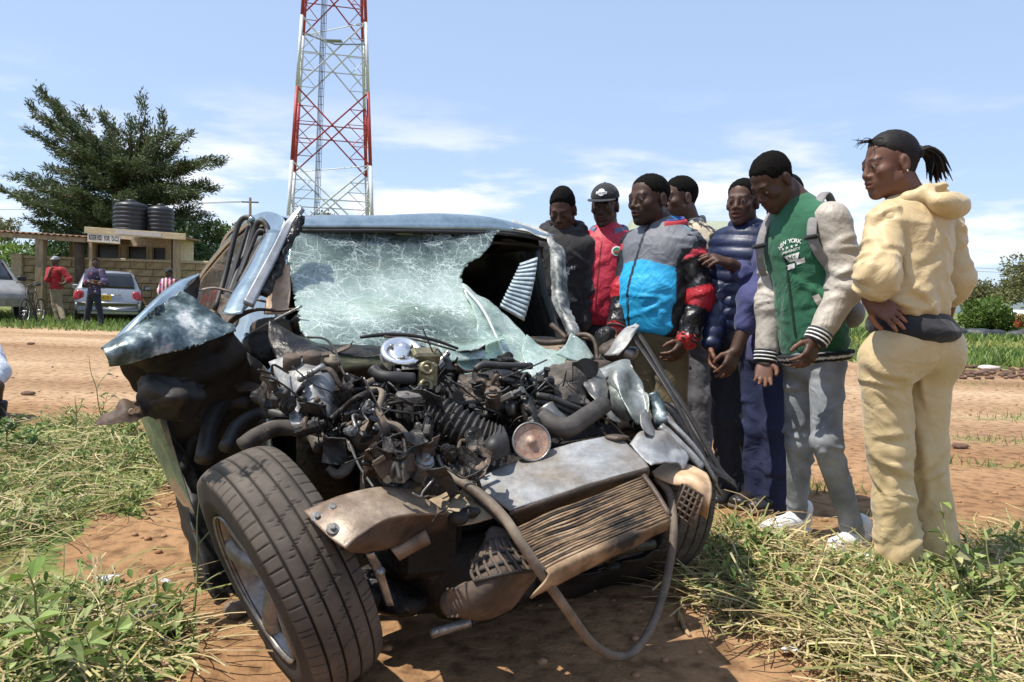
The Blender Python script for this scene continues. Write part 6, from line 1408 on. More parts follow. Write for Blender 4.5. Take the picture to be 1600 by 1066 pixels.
def add_hand(sd, w, d, pn, side, h=.19, curl=.45, spread=.12, ft=None):
    """hand from wrist w pointing along d, palm facing pn; side = +1 when the thumb lies along d x pn"""
    d = norm(d); pn = norm(pn - d * (pn @ d)); t = np.cross(d, pn) * side; k = h / .19
    root = w + d * .012
    Kn = []
    for i, (o, ln, rr) in enumerate(((.030, .072, .0092), (.010, .080, .0095), (-.011, .075, .0090), (-.030, .058, .0080))):
        kn = w + (d * (.094 - .006 * abs(i - 1)) + t * o) * k; Kn.append(kn)
        sd.rc(root + t * o * .5 * k, kn, .0165 * k, .0115 * k, .012 * k)
        a = norm(d + t * spread * (o / .03)); p = kn; c = curl if np.isscalar(curl) else curl[i]
        for j, (f, an) in enumerate(((.44, 55), (.32, 75), (.24, 50))):
            an = math.radians(an * c); a = norm(a * math.cos(an) + pn * math.sin(an) * 1.0 - 0 * d)
            # rotate the palm normal with the finger so that it goes on bending inwards
            q = p + a * ln * f * k; sd.rc(p, q, rr * k * (1 - .07 * j), rr * k * (.93 - .07 * j), .004 * k); p = q
            pnj = norm(np.cross(np.cross(a, pn), a)); pn_l = pnj
    sd.el(w + (d * .055 - pn * -.002) * k, np.array([.040, .05, .014]) * k, np.stack([t, d, pn]), .012)
    tb = w + (d * .028 + t * .026 + pn * .006) * k; t1 = tb + norm(d * .62 + t * .62 + pn * .45) * .040 * k; t2 = t1 + norm(d * .85 + t * .18 + pn * .5) * .030 * k; t3 = t2 + norm(d * .9 - t * .05 + pn * .45) * .024 * k
    sd.rc(w + (d * .02 + t * .01) * k, tb, .016 * k, .0155 * k, .012 * k); sd.rc(tb, t1, .0145 * k, .0118 * k, .006); sd.rc(t1, t2, .0112 * k, .0105 * k, .004); sd.rc(t2, t3, .0102 * k, .0085 * k, .004)
def folds(seed, A, f=18.0, ax=None, st=1.0):
    """cloth folds: a few sharp wandering creases, gathered in patches, squeezed along ax so that they run across it"""
    r = np.random.default_rng(seed); K = r.normal(size=(5, 3)); ph = r.uniform(0, 6.28, 5); M = np.eye(3); s2 = 1 + (st - 1) * .45
    if ax is not None: a = norm(ax); M = np.eye(3) * .62 + np.outer(a, a) * (s2 - .30)
    def f_(P_):
        q = (P_ @ M.T) * f * .62; q = q + 1.1 * np.sin(q[:, [1, 2, 0]] * .55 + 1.0 + seed) + .35 * np.sin(q[:, [2, 0, 1]] * 1.4 + 2.0 * seed); o = 0
        for i in range(5):
            w = np.sin(q @ K[i] + ph[i]); o = o + (1 - np.abs(w)) ** 2.2 * (1, .9, .7, .5, .4)[i]
        pm = .55 + .45 * np.sin(P_ @ K[1] * 6 + ph[2]) * np.sin(P_ @ K[3] * 5 + ph[4])
        return -(A * pm * (o - .9)).astype(np.float32)
    return f_
def creases(coord, n, A, sig, srange, slant, seed, length=(.06, .18), circ=.1, knots=(), kw=.05):
    """single creases drawn on a garment: coord(P) gives (theta, height along, radius); each crease is a short slanting ridge with a groove beside it"""
    r = np.random.default_rng(seed); Fo = []
    for i in range(n):
        s0 = r.uniform(*srange) if not knots or r.random() < .4 else knots[r.integers(0, len(knots))] + r.normal(0, kw)
        th = r.uniform(-math.pi, math.pi); ang = r.normal(slant[0], slant[1]) * (1 if r.random() < .5 or slant[2] else -1); L_ = r.uniform(*length)
        Fo.append((th, s0, math.cos(ang), math.sin(ang), L_, A * r.uniform(.5, 1.3) * (1 if r.random() < .75 else -.8), sig * r.uniform(.7, 1.5), r.uniform(-2.2, 2.2)))
    def f_(P_):
        th, h, rad = coord(P_); o = np.zeros(len(P_))
        for t0, s0, c, sn, L_, A_, sg, cv in Fo:
            dx = ((th - t0 + math.pi) % (2 * math.pi) - math.pi) * circ; dy = h - s0
            u = dx * c + dy * sn; v = -dx * sn + dy * c + cv * u * u
            w = np.clip(1 - np.abs(u) / (L_ * .5), 0, 1) ** .6
            o += A_ * w * (np.exp(-.5 * (v / sg) ** 2) - .55 * np.exp(-.5 * ((v - 2.1 * sg) / sg) ** 2))
        return (-o).astype(np.float32)
    return f_
def limb_coord(a, e, w):
    l1 = np.linalg.norm(e - a); l2 = np.linalg.norm(w - e); d1 = (e - a) / l1; d2 = (w - e) / l2; x, y, _ = frame(norm(w - a))
    def c_(P_):
        t1 = (P_ - a) @ d1; t2 = (P_ - e) @ d2; up = t1 < l1; h = np.where(up, t1, l1 + np.clip(t2, 0, None))
        q = np.where(up[:, None], P_ - a - t1[:, None] * d1, P_ - e - t2[:, None] * d2); return np.arctan2(q @ y, q @ x), h, None
    return c_, l1, l1 + l2
class Person:
    def __init__(s, name_label, J, Y, yaw, hyaw, hpitch=0, hroll=0, hh=.235, skin=None, loc=None, group=None, cat='person', fat=1.0, px_ground=None, name='person', tone=None, beard=0.0):
        s.J = {k: P(v[0], v[1], Y + (v[2] if len(v) > 2 else 0)) for k, v in J.items()}
        s.Y = Y; s.R = head_frame(hyaw, hpitch, hroll); s.B = head_frame(yaw); s.hh = hh; s.fat = fat; s.skin = skin or SKIN; s.beard = beard; s.tone = tone or ((.068, .035, .023) if (skin or SKIN) is SKIN else (.145, .070, .046))
        b = (s.J['an_l'] + s.J['an_r']) / 2; b[2] = 0
        s.o = thing(name, name_label, cat, b, group)
        J = s.J; s.L, s.Fw = s.B[0], s.B[1]
        s.up = norm(J['neck'] - J['pelvis'])
        s.T = np.stack([norm(s.L - s.up * (s.L @ s.up)), np.zeros(3), s.up]); s.T[1] = np.cross(s.T[0], s.T[2])
        s.tl = np.linalg.norm(J['neck'] - J['pelvis'])
        s.body = Sdf(); s.eyes = []
        s.head_done = False
    def tc(s, V):                                 # torso coordinates: left, forward, height from the pelvis
        return (V - s.J['pelvis']) @ s.T.T
    def at(s, a, f, h): return s.J['pelvis'] + np.array([a, f, h]) @ s.T
    def make_body(s, arm=(.048, .040, .030), vox=.0055, hands=('l', 'r'), curl=(.45, .45), palm=None, hl=.185, mouth=0.0, legs=True, feet=False):
        sd, J = s.body, s.J
        s.TH = add_head(sd, J['head'], s.R, J['neck'], s.hh, s.fat, mouth=mouth)
        sd.rc(J['neck'] - s.up * .02, J['pelvis'], .075, .085, .03)
        sd.rc(J['neck'] - s.up * .05, J['sh_l'], .05, .05, .03); sd.rc(J['neck'] - s.up * .05, J['sh_r'], .05, .05, .03)
        for i, c in enumerate('lr'):
            sd.rc(J['sh_' + c], J['el_' + c], arm[0], arm[1], .015); sd.rc(J['el_' + c], J['wr_' + c], arm[1], arm[2], .015)
            if c in hands:
                d = norm(J['hd_' + c] - J['wr_' + c]); pn = (palm or {}).get(c)
                if pn is None: pn = s.L * (-1 if c == 'l' else 1)
                pn = np.asarray(pn, float); t = np.cross(d, norm(pn - d * (pn @ d)))
                side = (palm or {}).get('side_' + c) or (1 if t @ s.Fw > 0 else -1)
                add_hand(sd, J['wr_' + c], d, pn, side, hl, curl[i])
        if legs:
            for c in 'lr':
                sd.rc(J['pelvis'], J['hip_' + c], .09, .075, .03); sd.rc(J['hip_' + c], J['kn_' + c], .066, .048, .02); sd.rc(J['kn_' + c], J['an_' + c], .048, .034, .02)
                if feet: sd.rc(J['an_' + c], J['an_' + c] + s.Fw * .1 - UP * .05, .034, .028, .02)
        V, F = sd.mesh(vox)
        q = ((V - J['head']) @ s.R.T) / (s.hh / .235); q[:, 0] /= s.fat; bc = np.array(s.tone); colr = np.tile(bc, (len(V), 1))
        lip = (np.abs(q[:, 0]) < .024 - np.abs(q[:, 2] + .0605) * .6) & (np.abs(q[:, 2] + .0605) < .0145) & (q[:, 1] > .086); colr[lip] = bc * np.array([1.35, 1.05, 1.1])
        bz = .0265 + .10 * np.abs(q[:, 0]) - 1.9 * q[:, 0] ** 2; colr[(np.abs(q[:, 2] - bz) < .0036) & (np.abs(q[:, 0]) > .012) & (np.abs(q[:, 0]) < .050) & (q[:, 1] > .055)] = bc * .25
        if s.beard: colr[(q[:, 2] < -.045) & (q[:, 2] > -.125) & (q[:, 1] > .02) & (q[:, 1] + .35 * np.abs(q[:, 0]) < .12) & ~lip & (wob(V, 120, 1) > -1.2 + .0 * q[:, 0])] *= s.beard
        for c in hands:                                # paler palms and finger pads
            w_ = V - J['wr_' + c]; near = (np.linalg.norm(w_, axis=1) < .22); d_ = norm(J['hd_' + c] - J['wr_' + c]); pn_ = (palm or {}).get(c); pn_ = s.L * (-1 if c == 'l' else 1) if pn_ is None else np.asarray(pn_, float); pn_ = norm(pn_ - d_ * (pn_ @ d_))
            colr[near & (w_ @ d_ > 0) & (w_ @ pn_ > .007)] = bc * np.array([1.9, 1.75, 1.7])
        o = part('body', (V, F), s.skin, s.o, True, colr)
        k = s.hh / .235
        for sg in (-1, 1):
            c = s.TH(sg * .0315 / max(s.fat, 1e-3) * s.fat, .0795, .003); e = part('eye', lathe([(.0001, -.0125 * k), (.009 * k, -.009 * k), (.0125 * k, 0), (.0105 * k, .007 * k), (.0062 * k, .0108 * k)], c, s.R[1] - s.R[2] * .12, 16, False), EYEW, s.o)
            part('pupil', lathe([(.0064 * k, .0104 * k), (.005 * k, .0118 * k), (.0001, .0124 * k)], c, s.R[1] - s.R[2] * .12, 14, False), EYED, e)
        return o
    def hair(s, thick=.007, line=((-.09, -.060), (-.05, -.045), (-.022, -.020), (-.004, .004), (.014, .016), (.040, .022), (.052, .050), (.068, .074), (.10, .078)), vox=.005, m=None, rough=.0022, top=0.0, fade=.035):
        k = s.hh / .235; O, R, fat = s.J['head'], s.R, s.fat; h = Sdf()
        h.el(s.TH(0, -.014, .036), np.array([.075 * fat + .0035, .096 + thick * .6, .082 + thick + top]) * k, R)
        h.rc(s.TH(0, -.03, -.03), s.TH(0, -.03, -.045), (.052 * fat + .003) * k, (.05 * fat + .003) * k, .02)
        lx = [a for a, b in line]; lz = [b for a, b in line]
        def dist(P_):
            q = ((P_ - O) @ R.T) / k; jag = .003 * np.sin(q[:, 0] * 210) + .002 * np.sin(q[:, 1] * 330 + 1)
            return q[:, 2] - np.interp(q[:, 1], lx, lz) + jag
        h.fn(lambda P_: ((thick * .5 + .004) * (1 - np.clip(dist(P_) / fade, 0, 1)) ** 1.5).astype(np.float32), op='d')
        h.fn(lambda P_: (-dist(P_) * k * .8).astype(np.float32), .004, '*'); h.fn(lambda P_: (rough * (wob(P_, 190, 1) + .5 * wob(P_, 70, 2))).astype(np.float32), op='d')
        return part('hair', h.mesh(vox), m or HAIR, s.o)
    def collar(s, m, r=.078, hgt=.040, gap=.45, drop=.05, par=None, flare=.026, name='collar', z0=0.0):
        """turned-down collar round the neck, open at the front by gap radians each side"""
        n = s.J['neck']; L_, F_ = s.T[0], s.T[1]; A = np.linspace(math.pi / 2 + gap, math.pi * 2.5 - gap, 13)
        rr0 = .012
        def ring(rr, z): rr = rr + rr0; z = z + .018; return [n + L_ * rr * math.cos(a) + F_ * (rr * .95 * math.sin(a) + .008) + UP * (z0 + z - drop * (.5 + .5 * math.sin(a))) for a in A]
        return part(name, sheet([ring(r, -.03), ring(r + .002, hgt * .6), ring(r + .008, hgt), ring(r + flare * .7, hgt * .75), ring(r + flare, -.008)], 14, 40, .006, .002, 20, 2), m, par or s.o)
    def top(s, name, m, hem, wd=.19, dp=.13, belly=0.0, sh=.075, sleeve=(.078, .066, .052), cuff=1.0, fold=.006, col=None, vox=.009, waist=.17, collar=.07, seed=1, scol=None, sm=None, hemfn=None, sl_fold=.007, sleeves='lr', bag=.02, chest=.02, sleeve_to=1.0, neck_r=.072, hip=None, extra=None, sextra=None, cr=1.0, scr=1.0):
        """a jacket body and its sleeves; hem = height over the pelvis joint where it ends"""
        J, T, tl = s.J, s.T, s.tl; g = Sdf(); C = lambda a, f, h: s.at(a, f, h)
        g.rc(J['sh_l'], J['sh_r'], sh, sh, .04)
        g.rc(J['neck'] - s.up * .01, J['neck'] - s.up * .09, neck_r, .085, .04)
        for c in 'lr': g.rc(J['neck'] - s.up * .025, J['sh_' + c], .058, sh * .9, .05)
        g.el(C(0, chest, tl * .70), (wd, dp + .01, .20), T, .06); g.el(C(0, .01 + belly * .5, tl * .35), (waist, dp + belly * .55, .20), T, .06)
        g.el(C(0, .0 + belly * .35, hem + .07), (hip or waist * 1.02, dp + belly * .35, .15), T, .06)
        g.fn(lambda P_: (hem + (hemfn(s.tc(P_)) if hemfn else 0) - s.tc(P_)[:, 2]).astype(np.float32), .012, '*')
        g.fn(folds(seed, fold, 15, s.up, .4), op='d')
        def tcoord(P_): t = s.tc(P_); return np.arctan2(t[:, 1] / dp, t[:, 0] / wd), t[:, 2], None
        if cr: g.fn(creases(tcoord, int(34 * cr), .0075, .010, (hem, tl * .9), (1.0, .45, False), seed + 1, (.10, .30), .16), op='d'); g.fn(creases(tcoord, int(16 * cr), .006, .008, (hem, tl * .3), (.25, .3, False), seed + 2, (.08, .22), .16), op='d')
        if extra: g.fn(lambda P_: extra(s.tc(P_)).astype(np.float32), op='d')
        V, F = g.mesh(vox); V = smooth_mesh(V, F, 1, .3)
        o = part(name, (V, F), m, s.o, True, None if col is None else col(s.tc(V), V)); s.topV = (V, F)
        s.sleeve_objs = {}
        for c in sleeves:
            g = Sdf(); a, e, w = J['sh_' + c], J['el_' + c], J['wr_' + c]
            w2 = e + (w - e) * cuff; g.rc(a, e, sleeve[0], sleeve[1], .03); g.rc(e, w2, sleeve[1], sleeve[2], .03)
            g.el(e, (sleeve[1] + bag * .5,) * 3, None, .03)
            axd = norm(w - a)
            g.fn(folds(seed + 3 + (c == 'l'), sl_fold, 20, axd, 1.6), op='d')
            lc, l1_, l2_ = limb_coord(a, e, w)
            if scr: g.fn(creases(lc, int(26 * scr), .0085, .009, (0, l2_), (.45, .4, False), seed + 5 + ord(c), (.08, .22), sleeve[1], (l1_, l1_ + .04, .06, l2_ * .95), .06), op='d')
            if sextra: g.fn(lambda P_: sextra((P_ - a) @ axd).astype(np.float32), op='d')
            V, F = g.mesh(vox); V = smooth_mesh(V, F, 1, .3); cc = None
            if scol is not None:
                t1 = (V - a) @ norm(e - a) / np.linalg.norm(e - a); t2 = (V - e) @ norm(w - e) / np.linalg.norm(w - e)
                t = np.where(t2 > 0, 1 + np.clip(t2, 0, 2), np.clip(t1, -1, 1)); cc = scol(t, V, c)
            s.sleeve_objs[c] = part('sleeve', (V, F), sm or m, o, True, cc)
        return o
    def ribs(s, ob, c, m, n=2, r=.05, at=(.88, .97), th=.004, name='cuff_stripe'):
        """rings round the forearm at the given fractions elbow -> wrist"""
        e, w = s.J['el_' + c], s.J['wr_' + c]; d = norm(w - e)
        for f in at:
            part(name, lathe([(r * .9, -.006), (r + th, -.005), (r + th, .005), (r * .9, .006)], e + (w - e) * f, d, 24, False), m, ob)
    def legs(s, m, r=(.095, .072, .055), waist=.16, dp=.12, top=.02, seat=.0, fold=.005, name='trousers', col=None, vox=.009, seed=5, flare=None, drop=.03, cr=1.0, vert=6):
        J, T = s.J, s.T; g = Sdf()
        B = s.B
        g.el(J['pelvis'] + UP * -.02 - s.Fw * seat * .4, (waist, dp + seat * .3, .13), B, .05)
        for c in 'lr':
            h, kn, an = J['hip_' + c], J['kn_' + c], J['an_' + c]
            if seat: g.el(h - s.Fw * (seat + .015) + UP * .02, (.092, .085, .12), B, .06)
            g.rc(h, kn, r[0], r[1], .03); e = an - (an - kn) / np.linalg.norm(an - kn) * 0
            if flare: mid = kn * .5 + an * .5; g.rc(kn, mid, r[1], r[2] * .97, .03); g.rc(mid, an - UP * drop, r[2], r[2] * flare, .03)
            else: g.rc(kn, an - UP * drop, r[1], r[2], .03)
        zt = J['pelvis'] @ UP + top
        g.fn(lambda P_: (P_[:, 2] - zt).astype(np.float32), .01, '*')
        zb = min(J['an_l'][2], J['an_r'][2])
        for c in 'lr': pass
        g.fn(folds(seed, fold * .6, 17, UP, .9), op='d')
        if cr:
            for c in 'lr':
                h, kn, an = J['hip_' + c], J['kn_' + c], J['an_' + c]; lc, l1_, l2_ = limb_coord(h, kn, an); o_ = J['hip_' + ('r' if c == 'l' else 'l')]; ok_ = J['kn_' + ('r' if c == 'l' else 'l')]; oa_ = J['an_' + ('r' if c == 'l' else 'l')]
                f1 = creases(lc, int(20 * cr), .0075, .009, (0, l2_), (.5, .35, False), seed + ord(c), (.08, .24), r[1], (l1_ - .03, l1_ + .04, l2_ - .06, l2_ - .02, .05), .05); f2 = creases(lc, int(vert * cr), .008, .012, (.05, l2_), (1.35, .2, False), seed + 7 + ord(c), (.2, .5), r[1])
                def near(P_, h=h, kn=kn, an=an, o_=o_, ok_=ok_, oa_=oa_):
                    def sd_(A, B): ba = B - A; t = np.clip((P_ - A) @ ba / (ba @ ba), 0, 1); return np.linalg.norm(P_ - A - t[:, None] * ba, axis=1)
                    return np.minimum(sd_(h, kn), sd_(kn, an)) < np.minimum(sd_(o_, ok_), sd_(ok_, oa_))
                g.fn(lambda P_, f1=f1, f2=f2, near=near: np.where(near(P_), f1(P_) + f2(P_), 0).astype(np.float32), op='d')
        V, F = g.mesh(vox); V = smooth_mesh(V, F, 1, .3)
        s.legV = (V, F)
        return part(name, (V, F), m, s.o, True, None if col is None else col(V))
    def shoe(s, c, m, sole, dirn=None, f=1.0, z=None):
        """a trainer under the ankle: upper with toe box and tongue, rounded sole below"""
        a = s.J['an_' + c]; d = norm(np.asarray(dirn if dirn is not None else s.Fw) * (1, 1, 0)); t = np.cross(UP, d)
        g0 = float(gh(a[0], a[1])) if z is None else z
        b = np.array([a[0], a[1], g0]) - d * .03; d = d * f; R = np.stack([t, norm(d), UP]); g = Sdf()
        g.el(b + UP * .055, np.array([.036, .05, .045]) * f, R, .02); g.rc(b + UP * .06 + d * .02, b + d * .15 + UP * .045, .040 * f, .038 * f, .02); g.el(b + d * .175 + UP * .040, np.array([.045, .06, .034]) * f, R, .02)
        g.rc(b + UP * .075, b + UP * .115 - d * .005, .040 * f, .042 * f, .015); g.rc(b + UP * .09 + d * .05, b + UP * .12 + d * .025, .026 * f, .028 * f, .01)
        g.fn(lambda P_: (g0 + .026 - P_[:, 2]).astype(np.float32), .006, '*')
        g.fn(lambda P_: (-.0012 * np.sin(((P_ - b) @ d) * 260) * (np.abs((P_ - b) @ t) < .03)).astype(np.float32), op='d')
        o = part('shoe', g.mesh(.0055), m, s.o); q = Sdf()
        q.el(b + UP * .018 + d * .0, (.038, .052, .03), R, .02); q.rc(b + UP * .018, b + d * .17 + UP * .018, .036, .042, .02); q.el(b + d * .18 + UP * .018, (.046, .062, .03), R, .02)
        q.fn(lambda P_: np.maximum(P_[:, 2] - g0 - .030, g0 - .006 - P_[:, 2]).astype(np.float32), .006, '*')
        part('sole', q.mesh(.006), sole, o); return o
def drape_text(person, target, items, parent, m, off=.0035, name='chest_print'):
    """flat lettering laid onto the cloth: items = (geo2d, centre, right, up); rays along the normal of the plane find the cloth"""
    V0, F0 = target; bv = BVHTree.FromPolygons([tuple(v) for v in V0], [tuple(int(i) for i in f) for f in F0])
    b = MB()
    for geo, c, rt, up in items:
        r = norm(rt); u = norm(up - r * (up @ r)); n = np.cross(r, u); V, F = geo; W_ = []
        for v in V:
            p = c + r * v[0] + u * v[1]; h = bv.ray_cast(Vector(p + n * .25), Vector(-n), .6)
            W_.append(np.array(h[0]) + n * off if h[0] is not None else p)
        b.add((W_, F))
    return part(name, b.geo(), m, parent, False)
def rect_grid(w, h, nx=8, ny=6):
    xs = np.linspace(-w / 2, w / 2, nx + 1); ys = np.linspace(-h / 2, h / 2, ny + 1)
    V = np.array([(x, y, 0) for y in ys for x in xs]); n = nx + 1
    return V, [(j * n + i, j * n + i + 1, (j + 1) * n + i + 1, (j + 1) * n + i) for j in range(ny) for i in range(nx)]
def disc_geo(r, n=20, ry=None):
    V = [(0, 0, 0)] + [(r * math.cos(a), (ry or r) * math.sin(a), 0) for a in np.linspace(0, 6.283, n, endpoint=False)]
    return np.array(V), [(0, i + 1, (i + 1) % n + 1) for i in range(n)]
CLOTH = lambda nm, c, **k: mat(nm, c, **{**dict(scale=9, rough=0.88, bump=0.35, bscale=130, sheen=0.1, wrk=.42), **k})
WHITE = CLOTH('white_cloth', (0.68, 0.67, 0.64)); BLK = CLOTH('black_cloth', (0.012, 0.012, 0.014)); 
SHW = mat('white_trainer', (0.66, 0.65, 0.63), (0.78, 0.77, 0.76), scale=40, rough=0.5, bump=0.3, bscale=90); SHB = mat('black_shoe', (0.015, 0.014, 0.014), (0.03, 0.028, 0.027), rough=0.4); SOLEB = mat('brown_sole', (0.10, 0.07, 0.05), (0.15, 0.11, 0.08), rough=0.8); SOLEW = mat('white_sole', (0.62, 0.60, 0.56), (0.72, 0.70, 0.67), rough=0.7)
GRP = 'onlookers standing round the wreck'
# ---- young man in the green varsity jacket
def green_man():
    p = Person('tall young man in green varsity jacket with cream sleeves and white trainers looking down', dict(head=(1207, 283), neck=(1248, 322, .02), pelvis=(1272, 548), sh_l=(1298, 343, -.12), sh_r=(1224, 356, .12), el_l=(1324, 446, -.16), wr_l=(1275, 532, -.20), hd_l=(1262, 562, -.24),
        el_r=(1206, 475, .12), wr_r=(1196, 562, .08), hd_r=(1192, 600, .02), hip_l=(1292, 560, -.06), hip_r=(1250, 558, .08), kn_l=(1291, 690, -.16), kn_r=(1250, 690, .10), an_l=(1336, 838, -.10), an_r=(1245, 806, .16)), 3.35, 52, 66, 44, 0, .235, SKIN, group=GRP)
    p.make_body(curl=(.55, .35), palm={'r': norm(np.array([-.3, -.8, .2])), 'side_r': -1})
    p.hair(.006)
    G_ = CLOTH('green_felt', (0.012, 0.095, 0.045), sheen=.2); CR_ = mat('cream_leather', (0.38, 0.34, 0.285), c2=(0.46, 0.415, 0.355), wrk=.45, scale=6, rough=0.55, bump=0.35, bscale=30)
    hem = -.02
    jk = p.top('varsity_jacket', G_, hem, wd=.18, dp=.115, sh=.060, sleeve=(.080, .067, .048), cuff=.94, fold=.006, waist=.155, seed=3, sm=CR_, bag=.016, chest=.01, sl_fold=.008)
    # striped ribbing at hem, cuffs and collar
    V, F = p.topV
    for c in 'lr':
        sl = p.sleeve_objs[c]; e, w = p.J['el_' + c], p.J['wr_' + c]; d = norm(w - e)
        part('cuff', lathe([(.040, -.035), (.052, -.03), (.049, .0), (.046, .028), (.036, .03)], w - d * .012, d, 28), BLK, sl)
        for o in (-.018, -.002, .014): part('cuff_stripe', lathe([(.045, -.0035), (.0525 - .0015 * (o > 0), -.0025), (.0525 - .0015 * (o > 0), .0025), (.045, .0035)], w - d * .012 + d * o, d, 28, False), WHITE, sl)
    g = Sdf(); g.el(p.at(0, .004, hem + .01), (.176, .127, .07), p.T); g.fn(lambda P_: np.maximum(p.tc(P_)[:, 2] - hem - .014, hem - .052 - p.tc(P_)[:, 2]).astype(np.float32), .006, '*')
    hv, hf = g.mesh(.006); hh_ = p.tc(hv)[:, 2] - hem; hc = np.tile(np.array([.012, .012, .014]), (len(hv), 1)); hc[(np.abs(hh_ + .006) < .0048) | (np.abs(hh_ + .030) < .0048)] = (.66, .65, .62)
    part('hem_rib', (hv, hf), mat('ribbed_knit', (1, 1, 1), attr=True, rough=.9, var=.1), jk, True, hc)
    # chest print and zip
    c = p.at(.028, .12, p.tl * .66); items = []
    rt = norm(p.T[0] + p.T[2] * .16); up = norm(p.T[2] - p.T[0] * .16)
    for i, ch in enumerate('NEW YORK'):                # letters set on an arch
        if ch == ' ': continue
        an = (i - 3.5) * .20; items.append((text_geo(ch, .024, bold=.02), c + up * (.062 - .030 * (1 - math.cos(an)) * 2) + rt * .0125 * (i - 3.5), norm(rt - up * math.sin(an) * .7), norm(up + rt * math.sin(an) * .7)))
    st = [(math.cos(k * math.pi / 5 + math.pi / 2) * (.0075 if k % 2 == 0 else .003), math.sin(k * math.pi / 5 + math.pi / 2) * (.0075 if k % 2 == 0 else .003), 0) for k in range(10)]
    star = (np.array([(0, 0, 0)] + st), [(0, k + 1, (k + 1) % 10 + 1) for k in range(10)])
    for k in (-1.5, -.5, .5, 1.5): items.append((star, c + up * .037 + rt * k * .019, rt, up))
    items.append((text_geo('UNIVERSITY', .015, bold=.02), c + up * .020, rt, up))
    def trap(w0, w1, h, nx=6):
        V, F = rect_grid(1, h, nx, 3); w = w1 + (w0 - w1) * (V[:, 1] / h + .5); return np.column_stack([V[:, 0] * w, V[:, 1], 0 * V[:, 0]]), F
    items += [(trap(.066, .034, .030), c - up * .010, rt, up), (trap(.044, .034, .020), c - up * .043 - rt * .022, rt, up), (trap(.044, .034, .020), c - up * .033 + rt * .024, rt, up)]
    drape_text(p, p.topV, items, jk, WHITE)
    drape_text(p, p.topV, [(text_geo('NY', .024, bold=.02), c - up * .010, rt, up)], jk, G_, .0055)
    drape_text(p, p.topV, [(rect_grid(.010, .36, 1, 20), p.at(-.005, .12, p.tl * .40), p.T[0], up)], jk, MATS.get('zip') or mat('zip', (0.03, 0.05, 0.04), rough=.4, metal=.4))
    pk = rect_grid(.026, .11, 2, 8); drape_text(p, p.topV, [(pk, p.at(.115, .1, p.tl * .30), norm(p.T[0] + up * .35), norm(up - p.T[0] * .35))], jk, CR_, .006, 'pocket_welt')
    # pale grey rucksack with straps over both shoulders
    BG = CLOTH('grey_canvas', (0.20, 0.19, 0.185))
    g = Sdf(); g.el(p.at(0, -.19, p.tl * .52), (.135, .075, .22), p.T, .03); g.rc(p.at(-.09, -.17, p.tl * .22), p.at(.09, -.17, p.tl * .22), .06, .06, .04); g.fn(folds(8, .005, 16), op='d')
    bag = part('rucksack', g.mesh(.01), BG, p.o)
    for sg, nm in ((1, 'l'), (-1, 'r')):
        pts = [p.at(sg * .09, -.15, p.tl * .86), p.at(sg * .105, -.05, p.tl * 1.0 + .035), p.at(sg * .115, .07, p.tl * .93), p.at(sg * .125, .13, p.tl * .76), p.at(sg * .15, .10, p.tl * .60), p.at(sg * .175, .0, p.tl * .45)]
        part('strap', tube(pts, .021, 10, 40, flat=.3), BG, bag)
        part('strap_buckle', tube([pts[3] - p.T[0] * .028 + p.T[1] * .008, pts[3] + p.T[0] * .028 + p.T[1] * .008], .010, 8), BLK, bag)
    J_ = mat('grey_denim', (0.13, 0.14, 0.15), c2=(0.33, 0.34, 0.35), wrk=.45, scale=5, detail=8, rough=0.9, bump=0.3, bscale=200)
    p.legs(J_, (.076, .060, .044), .145, .105, .06, fold=.003, seed=11, drop=.0, cr=1.3, vert=2, vox=.0075)
    p.shoe('l', SHW, SOLEW, (-.80, -.60, 0), 1.14); p.shoe('r', SHW, SOLEW, (-.85, -.5, 0), 1.14)
green_man()

